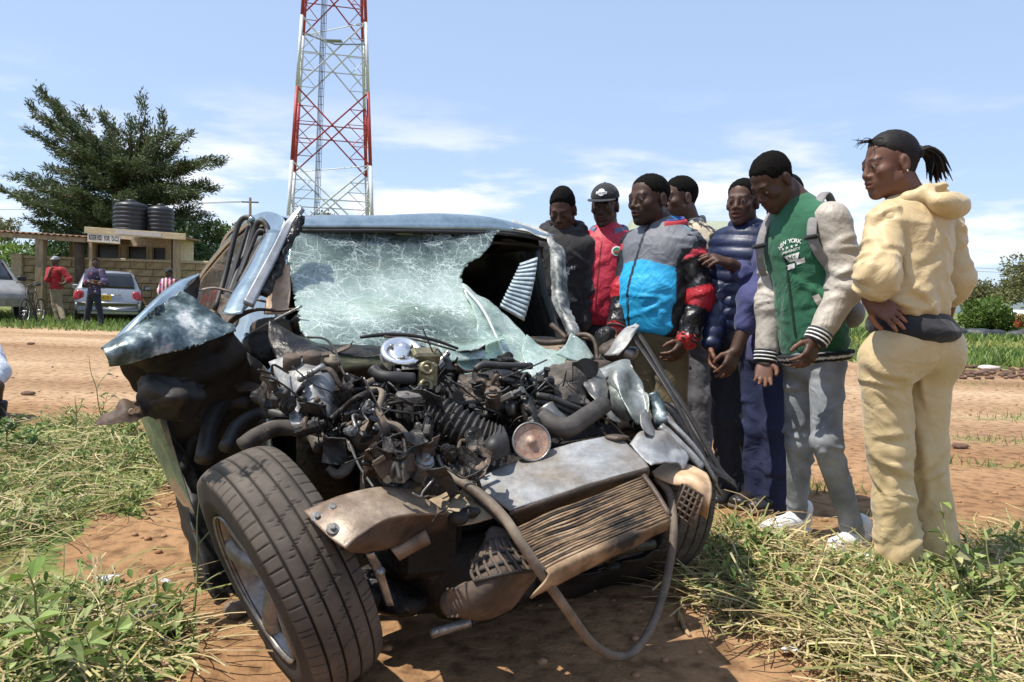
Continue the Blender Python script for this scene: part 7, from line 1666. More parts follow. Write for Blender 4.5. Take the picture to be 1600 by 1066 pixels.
# ---- woman in the cream tracksuit
def cream_woman():
    p = Person('woman in cream tracksuit with gold bangle and ponytail, hand on her hip', dict(head=(1391, 258), neck=(1424, 318, .02), pelvis=(1419, 525), sh_l=(1386, 350, -.06), sh_r=(1472, 348, .10), el_l=(1372, 432, -.16), wr_l=(1358, 468, -.12), hd_l=(1394, 490, -.17),
        el_r=(1488, 436, .10), wr_r=(1476, 500, .20), hd_r=(1450, 510, .24), hip_l=(1380, 560, -.04), hip_r=(1450, 560, .06), kn_l=(1390, 700, -.02), kn_r=(1444, 700, .06), an_l=(1404, 862, .0), an_r=(1466, 870, .06)), 2.92, 140, 84, 12, 0, .235, SKIN2, group=GRP)
    p.make_body(arm=(.052, .040, .027), curl=(.25, .4), palm={'l': norm(np.array([.2, .9, -.3]))}, hl=.175)
    CT = mat('cream_satin', (0.52, 0.39, 0.20), c2=(0.58, 0.44, 0.235), wrk=.45, scale=5, rough=0.48, rough2=0.6, bump=0.15, bscale=140, sheen=.2)
    tp = p.top('sweatshirt', CT, .075, wd=.168, dp=.125, sh=.064, sleeve=(.076, .070, .066), cuff=.25, fold=.006, waist=.180, seed=21, bag=.01, chest=-.005, vox=.0075, cr=1.7, scr=1.5, sl_fold=.005, hip=.192)
    # hood lying on the back
    g = Sdf(); n = p.J['neck']
    ring = [n + p.T[0] * .105 * math.cos(a) + p.T[1] * (.075 * math.sin(a) - .03) + UP * (.002 - .03 * math.sin(a)) for a in np.linspace(0, 6.283, 9)]
    for i in range(8): g.rc(ring[i], ring[i + 1], .026, .026, .02)
    g.el(n - p.T[1] * .135 - UP * .02, (.125, .062, .052), p.T, .04); g.el(n - p.T[1] * .12 + UP * .015, (.085, .03, .03), p.T, .02, '-')
    g.fn(folds(4, .006, 20), op='d'); part('hood', g.mesh(.0075), CT, tp)
    # black under-layer showing at the waist
    g = Sdf(); g.el(p.J['pelvis'] + UP * .045, (.184, .145, .075), p.B, .02); g.el(p.J['pelvis'] + UP * .02 - p.Fw * .03, (.182, .145, .06), p.B, .03); zp = p.J['pelvis'][2]
    g.fn(lambda P_: np.maximum(P_[:, 2] - zp - .12, zp - .02 - P_[:, 2]).astype(np.float32), .008, '*'); g.fn(folds(6, .004, 20), op='d')
    part('undershirt', g.mesh(.008), BLK, p.o)
    p.legs(CT, (.092, .080, .076), .170, .115, .045, seat=.035, fold=.005, seed=24, flare=1.15, drop=.06, vox=.0075, vert=12, cr=2.0)
    # swept-back hair, ponytail and stray strands
    HS = mat('sleek_hair', (0.006, 0.005, 0.005), (0.016, 0.012, 0.011), scale=60, rough=0.6, spec=.2, bump=0.5, bscale=120, stretch=(1, 1, 4))
    h = p.hair(.011, ((-.12, -.085), (-.05, -.075), (-.028, -.045), (-.010, .008), (.010, .026), (.036, .040), (.055, .062), (.072, .080), (.10, .084)), m=HS, rough=.0010)
    tie = p.TH(0, -.118, .030); g = Sdf(); g.el(tie, (.026, .022, .026), p.R); part('hair_tie', g.mesh(.005), BLK, h)
    r = np.random.default_rng(3)
    for i in range(56):
        a = r.uniform(0, 6.283); o = np.array([math.cos(a) * .016, -.125, .03 + math.sin(a) * .016]); sp = r.normal(0, 1, 3)
        L_ = r.uniform(.75, 1.15); pts = [p.TH(*o), p.TH(o[0] * 1.4 + sp[0] * .004, -.148 + sp[1] * .004, .030 + sp[2] * .006), p.TH(o[0] * 1.8 + sp[0] * .008, -.172 + sp[1] * .006, .0 * L_ + sp[2] * .006), p.TH(o[0] * 1.8 + sp[0] * .012, -.180 + sp[1] * .010, -.04 * L_ + sp[2] * .008), p.TH(o[0] * 1.6 + sp[0] * .016, -.186 + sp[1] * .018, -.085 * L_ + sp[2] * .01)]
        part('lock', tube(pts, [.0065, .0075, .0065, .0045, .001], 5, 14), HS, h)
    for i in range(10):
        z = .075 + .004 * i; part('lock', tube([p.TH(r.normal(0, .02), .05, .098), p.TH(r.normal(0, .02), .088, .105 + .004 * r.normal()), p.TH(r.normal(0, .02), .112 + .012 * r.random(), .098 + .012 * r.normal())], [.0022, .0014, .0006], 4, 8), HS, h)
    GO = mat('gold', (0.60, 0.38, 0.08), (0.75, 0.50, 0.14), rough=0.28, metal=0.9)
    w = p.J['wr_l']; d = norm(p.J['wr_l'] - p.J['el_l']); x, y, _ = frame(d)
    b = w - d * .028; ring = [b + .037 * (math.cos(a) * x + math.sin(a) * y) + d * .003 * math.sin(9 * a) for a in np.linspace(0, 6.283, 49)]
    bg = part('bangle', tube(ring, .0062, 8, rings=lambda t: 1 + .25 * np.sin(t * 150)), GO, p.o)
    b = b - d * .012; ring = [b + .043 * (math.cos(a) * x + math.sin(a) * y) + d * .012 * math.cos(a) for a in np.linspace(0, 6.283, 40)]; part('bangle', tube(ring, .0035, 6), mat('pale_gold', (0.72, 0.58, 0.34), rough=.3, metal=.8), p.o)
    part('earring', lathe([(.0001, 0), (.0045, .002), (.0001, .004)], p.TH(.088, -.006, -.036), p.R[0], 8), mat('silver', (.8, .8, .8), rough=.2, metal=1), p.o)
    p.shoe('l', SHW, SOLEW, (-.75, .5, 0)); p.shoe('r', SHW, SOLEW, (.3, .8, 0))
cream_woman()

# ---- stout man in the blue and grey panelled gilet
def blue_man():
    p = Person('stout man in bright blue and grey gilet over black and red sleeves', dict(head=(1014, 312), neck=(1040, 358, .02), pelvis=(1022, 512, .02), sh_l=(1074, 388, -.10), sh_r=(996, 384, .14), el_l=(1092, 464, -.12), wr_l=(1072, 534, -.18), hd_l=(1052, 560, -.22),
        el_r=(980, 456, .06), wr_r=(964, 514, -.02), hd_r=(961, 542, -.06), hip_l=(1046, 530, -.04), hip_r=(1002, 530, .06), kn_l=(1050, 640, -.04), kn_r=(1006, 640, .06), an_l=(1052, 742, -.02), an_r=(1006, 738, .06)), 4.1, 42, 56, 8, 0, .262, SKIN, group=GRP, fat=1.12, beard=.55, tone=(.062, .031, .020))
    p.make_body(arm=(.055, .045, .034), curl=(.6, .5), hl=.19)
    p.hair(.004)
    tl = p.tl
    CY, GR, BK = np.array([.018, .36, .66]), np.array([.14, .145, .165]), np.array([.010, .010, .012])
    def col(t, V):
        c = np.tile(CY, (len(V), 1)); a, f, h = t.T
        up = h > tl * .66 - .035 * np.abs(a) / .2; c[up] = GR
        side = (a > .105 + .06 * np.clip((tl * .72 - h) / tl, 0, 1) * -1) & (f < .19) & (h < tl * .72); c[(a > .085 + .10 * (h / tl - .2)) & (h < tl * .80) & (f < .12)] = BK
        c[(h > tl * .86) & (a > .02) & (f < .03)] = np.array([.05, .50, .72])
        z = np.abs(a + .045 + .012 * np.sin(h * 9)) < .009; c[z & (f > 0)] = (.012, .013, .02)
        return c
    VM = mat('gilet_shell', (1, 1, 1), wrk=.45, attr=True, rough=0.62, scale=8, var=.12, bump=.2, bscale=160)
    def scol(t, V, c):
        q = np.tile(np.array([.010, .010, .011]), (len(V), 1)); n = wob(V, 34, 2) + .6 * wob(V, 70, 3)
        q[(t < .75) & (n > .55)] = (.16, .16, .17); q[(t < .22) & (t > .08)] = (.50, .04, .055); q[(t > .80) & (t < 1.28)] = (.42, .022, .03); q[(t > 1.9)] = (.40, .03, .03)
        return q
    SL = mat('shiny_black_sleeve', (1, 1, 1), wrk=.45, attr=True, rough=0.38, scale=10, var=.2, bump=.5, bscale=30)
    jk = p.top('gilet', VM, -.03, wd=.215, dp=.145, belly=.055, sh=.076, sleeve=(.094, .077, .058), cuff=.96, fold=.007, waist=.205, seed=31, col=col, scol=scol, sm=SL, bag=.012, chest=.02, vox=.0085, neck_r=.084, sl_fold=.010)
    p.collar(mat('red_collar', (.40, .03, .035), rough=.8), .088, .052, .5, .05, jk); p.collar(mat('blue_collar', (.05, .09, .30), rough=.8), .080, .062, .6, .05, jk, .012)
    drape_text(p, p.topV, [(text_geo('Quest', .022), p.at(.075, .16, tl * .735), p.T[0], p.T[2])], jk, mat('pale_thread', (.28, .29, .31)))
    drape_text(p, p.topV, [(rect_grid(.15, .004, 8, 1), p.at(.02, .2, tl * .28), norm(p.T[0] + p.T[2] * .12), p.T[2]), (rect_grid(.004, .13, 1, 8), p.at(-.055, .2, tl * .14), p.T[0], p.T[2])], jk, mat('seam_blue', (.012, .20, .40)), .003, 'pocket_seam')
    for c in 'lr':
        e, w = p.J['el_' + c], p.J['wr_' + c]; d = norm(w - e); sl = p.sleeve_objs[c]
        part('cuff', lathe([(.045, -.03), (.058, -.025), (.054, .012), (.050, .02), (.03, .02)], w - d * .01, d, 24), MATS['red_collar'], sl)
        for o in (-.012, .008): part('cuff_stripe', lathe([(.05, -.006), (.059, -.005), (.058, .005), (.05, .006)], w - d * .01 + d * o, d, 24, False), BLK, sl)
    p.legs(CLOTH('khaki_cotton', (0.13, 0.10, 0.05)), (.105, .080, .065), .20, .15, .02, fold=.006, seed=33)
    p.shoe('l', SHB, SOLEB); p.shoe('r', SHB, SOLEB)
blue_man()

# ---- man in the red jacket and black cap
def red_man():
    p = Person('man in red zip jacket and black cap standing by the far pillar', dict(head=(945, 322), neck=(952, 362, .02), pelvis=(940, 502), sh_l=(982, 386, -.04), sh_r=(922, 386, .06), el_l=(990, 450, .0), wr_l=(975, 505, -.05), hd_l=(965, 530, -.08),
        el_r=(905, 446, .0), wr_r=(898, 500, -.06), hd_r=(900, 526, -.08), hip_l=(958, 515), hip_r=(926, 515, .04), kn_l=(958, 612), kn_r=(926, 612, .04), an_l=(958, 702), an_r=(926, 700, .04)), 4.75, 22, 20, 14, 0, .245, SKIN, group=GRP, tone=(.058, .030, .020), fat=.96)
    p.make_body(hands=('r',), curl=(.5, .5))
    p.hair(.005)
    RD = mat('red_nylon', (0.42, 0.014, 0.034), c2=(0.52, 0.022, 0.05), wrk=.45, scale=5, rough=0.55, bump=.25, bscale=40)
    jk = p.top('red_jacket', RD, -.03, wd=.195, dp=.13, sh=.075, sleeve=(.082, .074, .055), cuff=.97, fold=.008, waist=.18, seed=41, belly=.03, sl_fold=.009)
    n = p.J['neck']; p.collar(CLOTH('grey_blue_knit', (.12, .14, .22)), .080, .040, .55, .055, jk, .035)
    part('shirt_front', tube([n + p.T[1] * .05 + UP * .0, n + p.T[1] * .105 - UP * .085], [.045, .012], 10), BLK, jk)
    c = p.at(.095, .14, p.tl * .76)
    drape_text(p, p.topV, [(disc_geo(.030), c, p.T[0], p.T[2])], jk, WHITE, .004, 'badge')
    drape_text(p, p.topV, [(disc_geo(.021), c, p.T[0], p.T[2])], jk, mat('badge_green', (.03, .22, .10)), .006, 'badge'); drape_text(p, p.topV, [(rect_grid(.026, .012, 3, 2), c - p.T[2] * .006, p.T[0], p.T[2])], jk, mat('badge_red', (.45, .05, .05)), .0075, 'badge')
    drape_text(p, p.topV, [(rect_grid(.006, .42, 1, 20), p.at(.0, .13, p.tl * .48), p.T[0], p.T[2])], jk, mat('dark_red_zip', (.16, .008, .014)), .003, 'zip')
    # flat-brimmed cap with a white emblem
    CAPM = CLOTH('black_twill', (0.012, 0.012, 0.014)); k = p.hh / .235; g = Sdf()
    g.el(p.TH(0, -.012, .050), np.array([.084, .104, .084]) * k, p.R); O, R = p.J['head'], p.R
    g.fn(lambda P_: (.046 * k - (P_ - O) @ R[2]).astype(np.float32), .004, '*'); cp = part('cap', g.mesh(.006), CAPM, p.o); cV = g.mesh(.006)
    br = []
    for r_, z in ((.0, 0), (.5, .003), (1, 0)): br.append([p.TH(x * 1.0, .060 + (.085 * r_ + .02) * math.sqrt(max(0, 1 - (x / .088) ** 2)), .048 - .004 * r_ + .0 * z) for x in (-.084, -.055, 0, .055, .084)])
    part('brim', sheet(br, 8, 20, .004), CAPM, cp)
    ce = p.TH(.0, .09, .088)
    drape_text(p, cV, [(disc_geo(.022, 18, .020), ce, R[0], R[2]), (rect_grid(.066, .015, 8, 2), ce - R[2] * .003, R[0], R[2])], cp, WHITE, .003, 'emblem')
    drape_text(p, cV, [(text_geo('LAKERS', .017, shear=.25), ce - R[2] * .003, R[0], R[2])], cp, CAPM, .005, 'emblem')
    part('button', lathe([(.006, 0), (.005, .004), (.0001, .006)], p.TH(0, -.012, .133), R[2], 10), CAPM, cp)
    p.legs(CLOTH('dark_trousers', (0.03, 0.028, 0.03)), (.09, .07, .058), .165, .12, .02, seed=43)
    p.shoe('l', SHB, SOLEB); p.shoe('r', SHB, SOLEB)
red_man()

# ---- man in the black hoodie, looking down
def hoodie_man():
    p = Person('young man in black hoodie looking down into the wreck beside the windscreen pillar', dict(head=(879, 328), neck=(880, 366, .04), pelvis=(872, 508), sh_l=(912, 388), sh_r=(848, 388, .04), el_l=(922, 452, .0), wr_l=(910, 505, -.05), hd_l=(905, 530, -.08),
        el_r=(838, 452, .02), wr_r=(842, 505, -.05), hd_r=(846, 530, -.08), hip_l=(888, 520), hip_r=(858, 520, .04), kn_l=(888, 614), kn_r=(858, 614, .04), an_l=(888, 700), an_r=(858, 698, .04)), 4.7, 8, 16, 30, 0, .245, SKIN, group=GRP, tone=(.075, .036, .023), fat=.94)
    p.make_body(hands=()); p.hair(.012, top=.006)
    HB = CLOTH('black_fleece', (0.016, 0.014, 0.014)); HS = CLOTH('charcoal_fleece', (0.035, 0.031, 0.03))
    jk = p.top('hoodie', HB, -.03, wd=.19, dp=.13, sh=.075, sleeve=(.085, .078, .058), fold=.008, waist=.18, seed=51, sm=HS)
    n = p.J['neck']; g = Sdf(); ring = [n + p.T[0] * .115 * math.cos(a) + p.T[1] * (.09 * math.sin(a) - .01) + UP * (.03 - .055 * math.sin(a)) for a in np.linspace(0, 6.283, 11)]
    for i in range(10): g.rc(ring[i], ring[i + 1], .032, .032, .02)
    g.el(n - p.T[1] * .12 + UP * .02, (.11, .06, .06), p.T, .04); g.fn(folds(5, .006, 20), op='d'); part('hood', g.mesh(.009), HB, jk)
    p.collar(MATS.get('red_collar') or mat('red_collar', (.40, .03, .035), rough=.8), .074, .040, .5, .05, jk, .02)
    drape_text(p, p.topV, [(text_geo('right', .034, shear=.4), p.at(.06, .15, p.tl * .60), norm(p.T[0] + p.T[2] * .15), p.T[2]), (text_geo('&', .034, shear=.3), p.at(.05, .15, p.tl * .545), norm(p.T[0] + p.T[2] * .15), p.T[2])], jk, WHITE)
    p.legs(MATS['dark_trousers'], (.09, .07, .058), .165, .12, .02, seed=53); p.shoe('l', SHB, SOLEB); p.shoe('r', SHB, SOLEB)
hoodie_man()

# ---- man in the patterned shirt behind the gilet
def pattern_man():
    p = Person('man in cream and black patterned shirt standing behind the blue gilet', dict(head=(1062, 310), neck=(1078, 352, .03), pelvis=(1088, 500), sh_l=(1106, 378, -.04), sh_r=(1062, 380, .1), el_l=(1114, 446, -.04), wr_l=(1106, 500, -.08), hd_l=(1098, 560, -.1),
        el_r=(1060, 446, .1), wr_r=(1058, 500, .06), hd_r=(1056, 526, .04), hip_l=(1100, 515), hip_r=(1076, 515, .06), kn_l=(1098, 622), kn_r=(1076, 622, .06), an_l=(1096, 716), an_r=(1076, 714, .06)), 4.65, 62, 72, 8, 0, .25, SKIN, group=GRP, tone=(.085, .044, .029))
    p.make_body(hands=('l',), arm=(.05, .042, .032), curl=(.4, .4)); p.hair(.009)
    def colr(V):
        c = np.tile(np.array([.50, .42, .30]), (len(V), 1)); a = np.abs(wob(V, 26, 1)); b_ = np.abs(wob(V, 60, 2)); c[(a < .22)] = (.02, .018, .02); c[(b_ < .16) & (wob(V, 14, 3) > 0)] = (.03, .028, .03); return c
    PM = mat('printed_cotton', (1, 1, 1), wrk=.45, attr=True, rough=.85, scale=10, var=.1, bump=.2, bscale=150)
    p.top('shirt', PM, -.06, wd=.185, dp=.12, sh=.07, sleeve=(.088, .085, .07), cuff=.05, fold=.007, waist=.175, seed=61, col=lambda t, V: colr(V), scol=lambda t, V, c: colr(V), vox=.0075)
    p.collar(mat('grey_print', (.10, .10, .10), (.34, .32, .28), scale=60, lo=.45, hi=.55), .062, .036, .5, .05, None, .030)
    p.legs(CLOTH('worn_grey_denim', (0.09, 0.09, 0.10)), (.09, .072, .06), .165, .12, .02, seed=63); p.shoe('l', SHB, SOLEB); p.shoe('r', SHB, SOLEB)
pattern_man()

# ---- man in the navy padded jacket
def navy_man():
    p = Person('man in quilted navy padded jacket with his mouth open between the two groups', dict(head=(1160, 316), neck=(1172, 362, .03), pelvis=(1150, 512, .02), sh_l=(1196, 388, -.02), sh_r=(1136, 384, .1), el_l=(1192, 460, .05), wr_l=(1180, 520, .0), hd_l=(1172, 548, -.02),
        el_r=(1126, 462, .02), wr_r=(1112, 536, -.06), hd_r=(1110, 572, -.08), hip_l=(1166, 530), hip_r=(1136, 530, .06), kn_l=(1160, 650), kn_r=(1134, 650, .02), an_l=(1176, 775), an_r=(1140, 770, .04)), 4.0, 38, 34, 6, 0, .235, SKIN, group=GRP, tone=(.098, .050, .033), fat=.97)
    p.make_body(hands=('r',), curl=(.4, .45), mouth=.010); p.hair(.006)
    NV = mat('navy_quilt', (0.010, 0.016, 0.05), (0.018, 0.026, 0.075), scale=6, rough=0.45, bump=.2, bscale=40)
    jk = p.top('padded_jacket', NV, -.02, wd=.185, dp=.125, sh=.075, sleeve=(.080, .076, .055), fold=.003, cr=.3, scr=.3, waist=.175, seed=71, extra=lambda t: .012 * (np.abs(np.cos(np.pi * t[:, 2] / .062)) ** .6 * -1 + .5), sextra=lambda h: .010 * (np.abs(np.cos(np.pi * h / .062)) ** .6 * -1 + .5))
    n = p.J['neck']; p.collar(NV, .082, .055, .45, .05, jk, .022)
    part('shirt_front', tube([n + p.T[1] * .07 - UP * .02, p.at(0, .142, p.tl * .70)], [.04, .02], 10), CLOTH('blue_shirt', (.02, .035, .09)), jk)
    p.legs(CLOTH('black_trousers', (0.010, 0.012, 0.02)), (.092, .072, .062), .165, .12, .03, seed=73); p.shoe('l', SHB, SOLEB); p.shoe('r', SHB, SOLEB)
navy_man()

# ---- man behind the varsity jacket, arm held out
def purple_man():
    p = Person('man in blue work jacket half hidden behind the varsity jacket, one hand reaching out', dict(head=(1224, 310), neck=(1226, 356, .04), pelvis=(1204, 540, .02), sh_l=(1230, 385, -.06), sh_r=(1190, 388, .14), el_l=(1180, 470, -.10), wr_l=(1150, 548, -.14), hd_l=(1132, 590, -.18),
        el_r=(1178, 436, .08), wr_r=(1140, 412, .02), hd_r=(1108, 400, -.02), hip_l=(1218, 555), hip_r=(1186, 552, .08), kn_l=(1216, 668), kn_r=(1184, 664, .08), an_l=(1218, 792), an_r=(1190, 782, .1)), 3.85, 66, 70, 16, 0, .235, SKIN, group=GRP)
    p.make_body(curl=(.4, (.35, .4, .5, .6)), palm={'r': norm(np.array([.0, .55, -.8])), 'side_r': -1}, arm=(.05, .042, .031)); p.hair(.006)
    BJ = mat('faded_blue_drill', (0.035, 0.040, 0.125), c2=(0.06, 0.065, 0.17), wrk=.45, scale=9, rough=.85, bump=.3, bscale=120, sheen=.1)
    jk = p.top('work_jacket', BJ, -.10, wd=.185, dp=.12, sh=.072, sleeve=(.082, .074, .056), cuff=.5, fold=.008, waist=.175, seed=81)
    p.collar(BJ, .080, .042, .5, .055, jk, .036)
    p.legs(mat('navy_drill', (0.012, 0.018, 0.055), c2=(0.022, 0.03, 0.085), wrk=.45, scale=7, rough=.9, bump=.3, bscale=140), (.095, .085, .082), .165, .12, .02, fold=.008, seed=83, flare=1.0); p.shoe('l', SHB, SOLEB); p.shoe('r', SHB, SOLEB)
purple_man()
GRIME = 0.2
# ------------------------------------------------------------------ parked vehicles, bicycle, far people
def small_car(name, label, base, head, body, L_=3.8, W_=1.68, Hh=1.48, plate=None, suv=False, group=None, cat='car'):
    """base: middle of the rear bumper on the ground; head: unit vector the car points to"""
    base = np.asarray(base, float); fy = norm(np.asarray(head, float) * (1, 1, 0)); fx = np.cross(fy, UP)
    t = thing(name, label, cat, base, group); X = lambda x, y, z: base + fx * x + fy * y + UP * z
    w = W_ / 2; z0 = .26 if not suv else .42; belt = .92 if not suv else 1.10
    secs = [(0.0, .90, .60, None), (.05, .97, .74, None), (.10, .985, belt, None), (.14, .99, belt + .05, None), (.20, .99, belt + .06, .30), (.42, 1.0, belt + .06, .93), (.9, 1.0, belt + .05, 1.0), (L_ * .52, 1.0, belt + .03, .99), (L_ * .60, 1.0, belt + .03, .90), (L_ * .74, 1.0, belt + .01, None), (L_ * .86, .97, belt - .08, None), (L_ * .95, .92, belt - .22, None), (L_, .82, belt - .36, None)]
    rows = []
    for y, ws, bz, rf in secs:
        top = bz + ((Hh - bz) * rf if rf else 0.01); fr = (top - bz) / (Hh - belt)
        wr_ = w * ws * (.93 - .24 * max(0, fr)); hp = [(w * ws * .90, z0), (w * ws * .985, z0 + .18), (w * ws, (z0 + bz) / 2 + .1), (w * ws * .97, bz - .03), (w * ws * .93, bz), (wr_, top - .05 * (rf is not None)), (wr_ * .82, top), (0, top + .02)]
        rows.append([X(-x, y, z) for x, z in hp] + [X(x, y, z) for x, z in hp[::-1][1:]])
    V = np.concatenate([np.array(r) for r in rows]); n = len(rows[0]); F = []
    for i in range(len(rows) - 1):
        for j in range(n - 1): F.append((i * n + j, i * n + j + 1, (i + 1) * n + j + 1, (i + 1) * n + j))
    F.append(tuple(range(n - 1, -1, -1))); F.append(tuple((len(rows) - 1) * n + j for j in range(n)))
    part('body', (V, F), body, t)
    GL = mat('car_glass', (0.012, 0.014, 0.016), (0.02, 0.022, 0.026), rough=.06, spec=.7)
    part('rear_window', sheet([[X(x * w * .78, .12, belt + .07) for x in (-1, 0, 1)], [X(x * w * .75, .185, belt + .26 + .04 * suv) for x in (-1, 0, 1)], [X(x * w * .66, .345, Hh - .065) for x in (-1, 0, 1)]], 6, 8, .012), GL, t)
    part('windscreen', sheet([[X(x * w * .66, L_ * .60 + .02, Hh - .09) for x in (-1, 0, 1)], [X(x * w * .80, L_ * .74 + .015, belt + .04) for x in (-1, 0, 1)]], 6, 8, .012), GL, t)
    for s in (-1, 1):
        for y0, y1, y2, y3 in ((.40, .52, L_ * .30, L_ * .31), (L_ * .33, L_ * .335, L_ * .66, L_ * .58)):
            part('side_window', sheet([[X(s * w * .945, y0, belt + .07), X(s * w * .945, y2, belt + .06)], [X(s * w * .735, y1, Hh - .085), X(s * w * .735, y3, Hh - .085)]], 5, 5, .014), GL, t)
        part('tail_light', sheet([[X(s * w * .98, .20, belt - .02), X(s * w * .86, .085, belt - .02), X(s * w * .72, .075, belt - .05)], [X(s * w * 1.005, .20, belt - .14), X(s * w * .92, .05, belt - .15), X(s * w * .72, .05, belt - .22)], [X(s * w * .99, .12, belt - .26), X(s * w * .92, .03, belt - .27), X(s * w * .80, .035, belt - .29)]], 8, 10, .03), mat('tail_red', (0.30, 0.012, 0.016), (0.42, 0.03, 0.03), rough=.15, spec=.6), t)
        mo = part('wing_mirror', join(box(X(s * (w + .13), L_ * .66, belt + .08), (.2, .10, .14), np.stack([fx, fy, UP]), .03), tube([X(s * w * .93, L_ * .66, belt + .03), X(s * (w + .06), L_ * .66, belt + .05)], .025, 6)), mat('mirror_black', (0.012, 0.012, 0.013), rough=.4) if suv else body, t, False)
        for y in (.58 if not suv else .8, L_ * .82):
            r = .30 if not suv else .38; c = X(s * (w - .09), y, r)
            wh = part('wheel', lathe([(r * .62, -.10), (r * .96, -.095), (r, -.06), (r, .06), (r * .96, .095), (r * .62, .10)], c, fx * s, 28), mat('small_tyre', (0.015, 0.014, 0.013), (0.03, 0.027, 0.024), rough=.85), t)
            part('rim', lathe([(r * .62, .07), (r * .55, .09), (r * .2, .085), (.03, .10)], c, fx * s, 20), RIM, wh)
    part('bumper', box(X(0, .03, z0 + .20), (W_ * .94, .16, .30), np.stack([fx, fy, UP]), .05), body, t)
    part('under_bumper', box(X(0, .10, z0 + .02), (W_ * .86, .16, .12), np.stack([fx, fy, UP]), .02), mat('mirror_black', (0.012, 0.012, 0.013), rough=.4), t, False)
    part('garnish', box(X(0.02, .035, belt - .12), (.60, .03, .035), np.stack([fx, fy, UP]), .01), mat('chrome', (.75, .75, .76), rough=.15, metal=1), t)
    if plate:
        c = X(-.10, .012, belt - .26); pl = part('number_plate', box(c, (.36, .02, .24), np.stack([fx, fy, UP]), .006), mat('plate_yellow', (0.62, 0.36, 0.02), (0.70, 0.42, 0.03), rough=.5), t, False)
        for k, tx in enumerate(plate):
            part('lettering', place_flat(text_geo(tx, .125), c - fy * .0125 + UP * (.055 - .11 * k), fx, UP), mat('plate_black', (0.02, 0.02, 0.02)), pl, False)
    return t
SILV = mat('silver_paint', (0.33, 0.34, 0.36), (0.37, 0.38, 0.40), rough=.3, metal=.5, coat=.5)
WHT_ = mat('pale_car_paint', (0.22, 0.21, 0.19), (0.30, 0.29, 0.27), rough=.35, metal=.2, coat=.3)
small_car('hatchback', 'silver hatchback parked nose to the stone wall, yellow number plate', (*G(169, 505)[:2], 0), (-.47, 1.0, 0), SILV, 3.7, 1.70, 1.47, ('KCV', '216B'), group='cars parked by the shed')
small_car('off_roader', 'dusty off-roader parked under the carport at the left edge', P(-78, 470, 23.0) * (1, 1, 0), (.74, -.67, 0), WHT_, 4.6, 1.85, 1.78, None, True, 'cars parked by the shed')
def bicycle():
    Y = 19.6; f = P(39, 482, Y); f[2] = .33; d = norm(np.array([-.22, .97, 0])); r_ = f + d * 1.02; t = thing('bicycle', 'old bicycle leaning by the carport post', 'bicycle', (f + r_) / 2 * (1, 1, 0))
    FR = mat('bike_frame', (0.03, 0.035, 0.03), (0.08, 0.07, 0.06), rough=.5); SP = mat('spoke_steel', (0.4, 0.4, 0.4), rough=.4, metal=.8); side = np.cross(d, UP)
    for c in (f, r_):
        w = part('wheel', tube([c + .31 * (math.cos(a) * d + math.sin(a) * UP) for a in np.linspace(0, 6.2832, 40)], .022, 8, 64), MATS['small_tyre'], t)
        part('rim', tube([c + .285 * (math.cos(a) * d + math.sin(a) * UP) for a in np.linspace(0, 6.2832, 40)], .012, 6, 48), SP, w)
        b = MB()
        for k in range(16): a = k * math.pi / 8; b.add(tube([c, c + .28 * (math.cos(a) * d + math.sin(a) * UP)], .003, 3, 2))
        part('spokes', b.geo(), SP, w); part('hub', lathe([(.02, -.05), (.03, -.04), (.02, 0), (.03, .04), (.02, .05)], c, side, 10), SP, w)
    hd = f + d * .16 + UP * .55; bb = f + d * .58 + UP * -.05; st = f + d * .72 + UP * .50
    fr = MB()
    for a, b_, rr in ((hd, bb, .017), (hd + UP * -.08 + d * .02, st, .016), (bb, st + UP * .1, .016), (bb, r_, .011), (st, r_, .010), (hd + UP * .08, f, .013)): fr.add(tube([a, b_], rr, 8, 2))
    part('frame', fr.geo(), FR, t)
    part('handlebar', tube([hd + UP * .16 - side * .28 + d * .1, hd + UP * .20 - side * .2, hd + UP * .12, hd + UP * .20 + side * .2, hd + UP * .16 + side * .28 + d * .1], .013, 8), FR, t)
    part('saddle', tube([st + UP * .17 - d * .12, st + UP * .18, st + UP * .19 + d * .12], [.025, .05, .085], 10, flat=.5), MATS['mirror_black'], t); part('crank', join(lathe([(.09, -.005), (.09, .005)], bb, side, 20), tube([bb, bb + UP * -.16 + side * .05], .012, 6, 2), tube([bb, bb + UP * .16 - side * .05], .012, 6, 2)), FR, t)
bicycle()
GB = 'people waiting in the shade of the sheds'
def far_person(label, J, Y, yaw, hy, top_m, leg_m, cuff, col=None, shoes=SHB, hp=5, fold=.008, skin=SKIN, hem=-.05, grp=GB, cap=None):
    p = Person(label, J, Y, yaw, hy, hp, 0, .24, skin, group=grp)
    p.make_body(vox=.011, hands=('l', 'r'), curl=(.5, .5)); p.hair(.006, vox=.01)
    p.top('shirt', top_m, hem, wd=.19, dp=.125, sh=.072, sleeve=(.085, .078, .065), cuff=cuff, fold=fold, waist=.17, vox=.014, col=None if col is None else (lambda t, V: col(V)), scol=None if col is None else (lambda t, V, c: col(V)), seed=int(Y * 7) % 50)
    p.legs(leg_m, (.095, .078, .068), .165, .12, .03, vox=.014, seed=3)
    for c in 'lr': p.shoe(c, shoes, SOLEB)
    if cap:
        g = Sdf(); g.el(p.TH(0, -.012, .056), (.086, .104, .080), p.R); g.rc(p.TH(-.05, .09, .045), p.TH(.05, .09, .045), .02, .02, .02)
        O, R = p.J['head'], p.R; g.fn(lambda P_: (.036 - (P_ - O) @ R[2]).astype(np.float32), .004, '*'); part('cap', g.mesh(.009), cap, p.o)
    return p
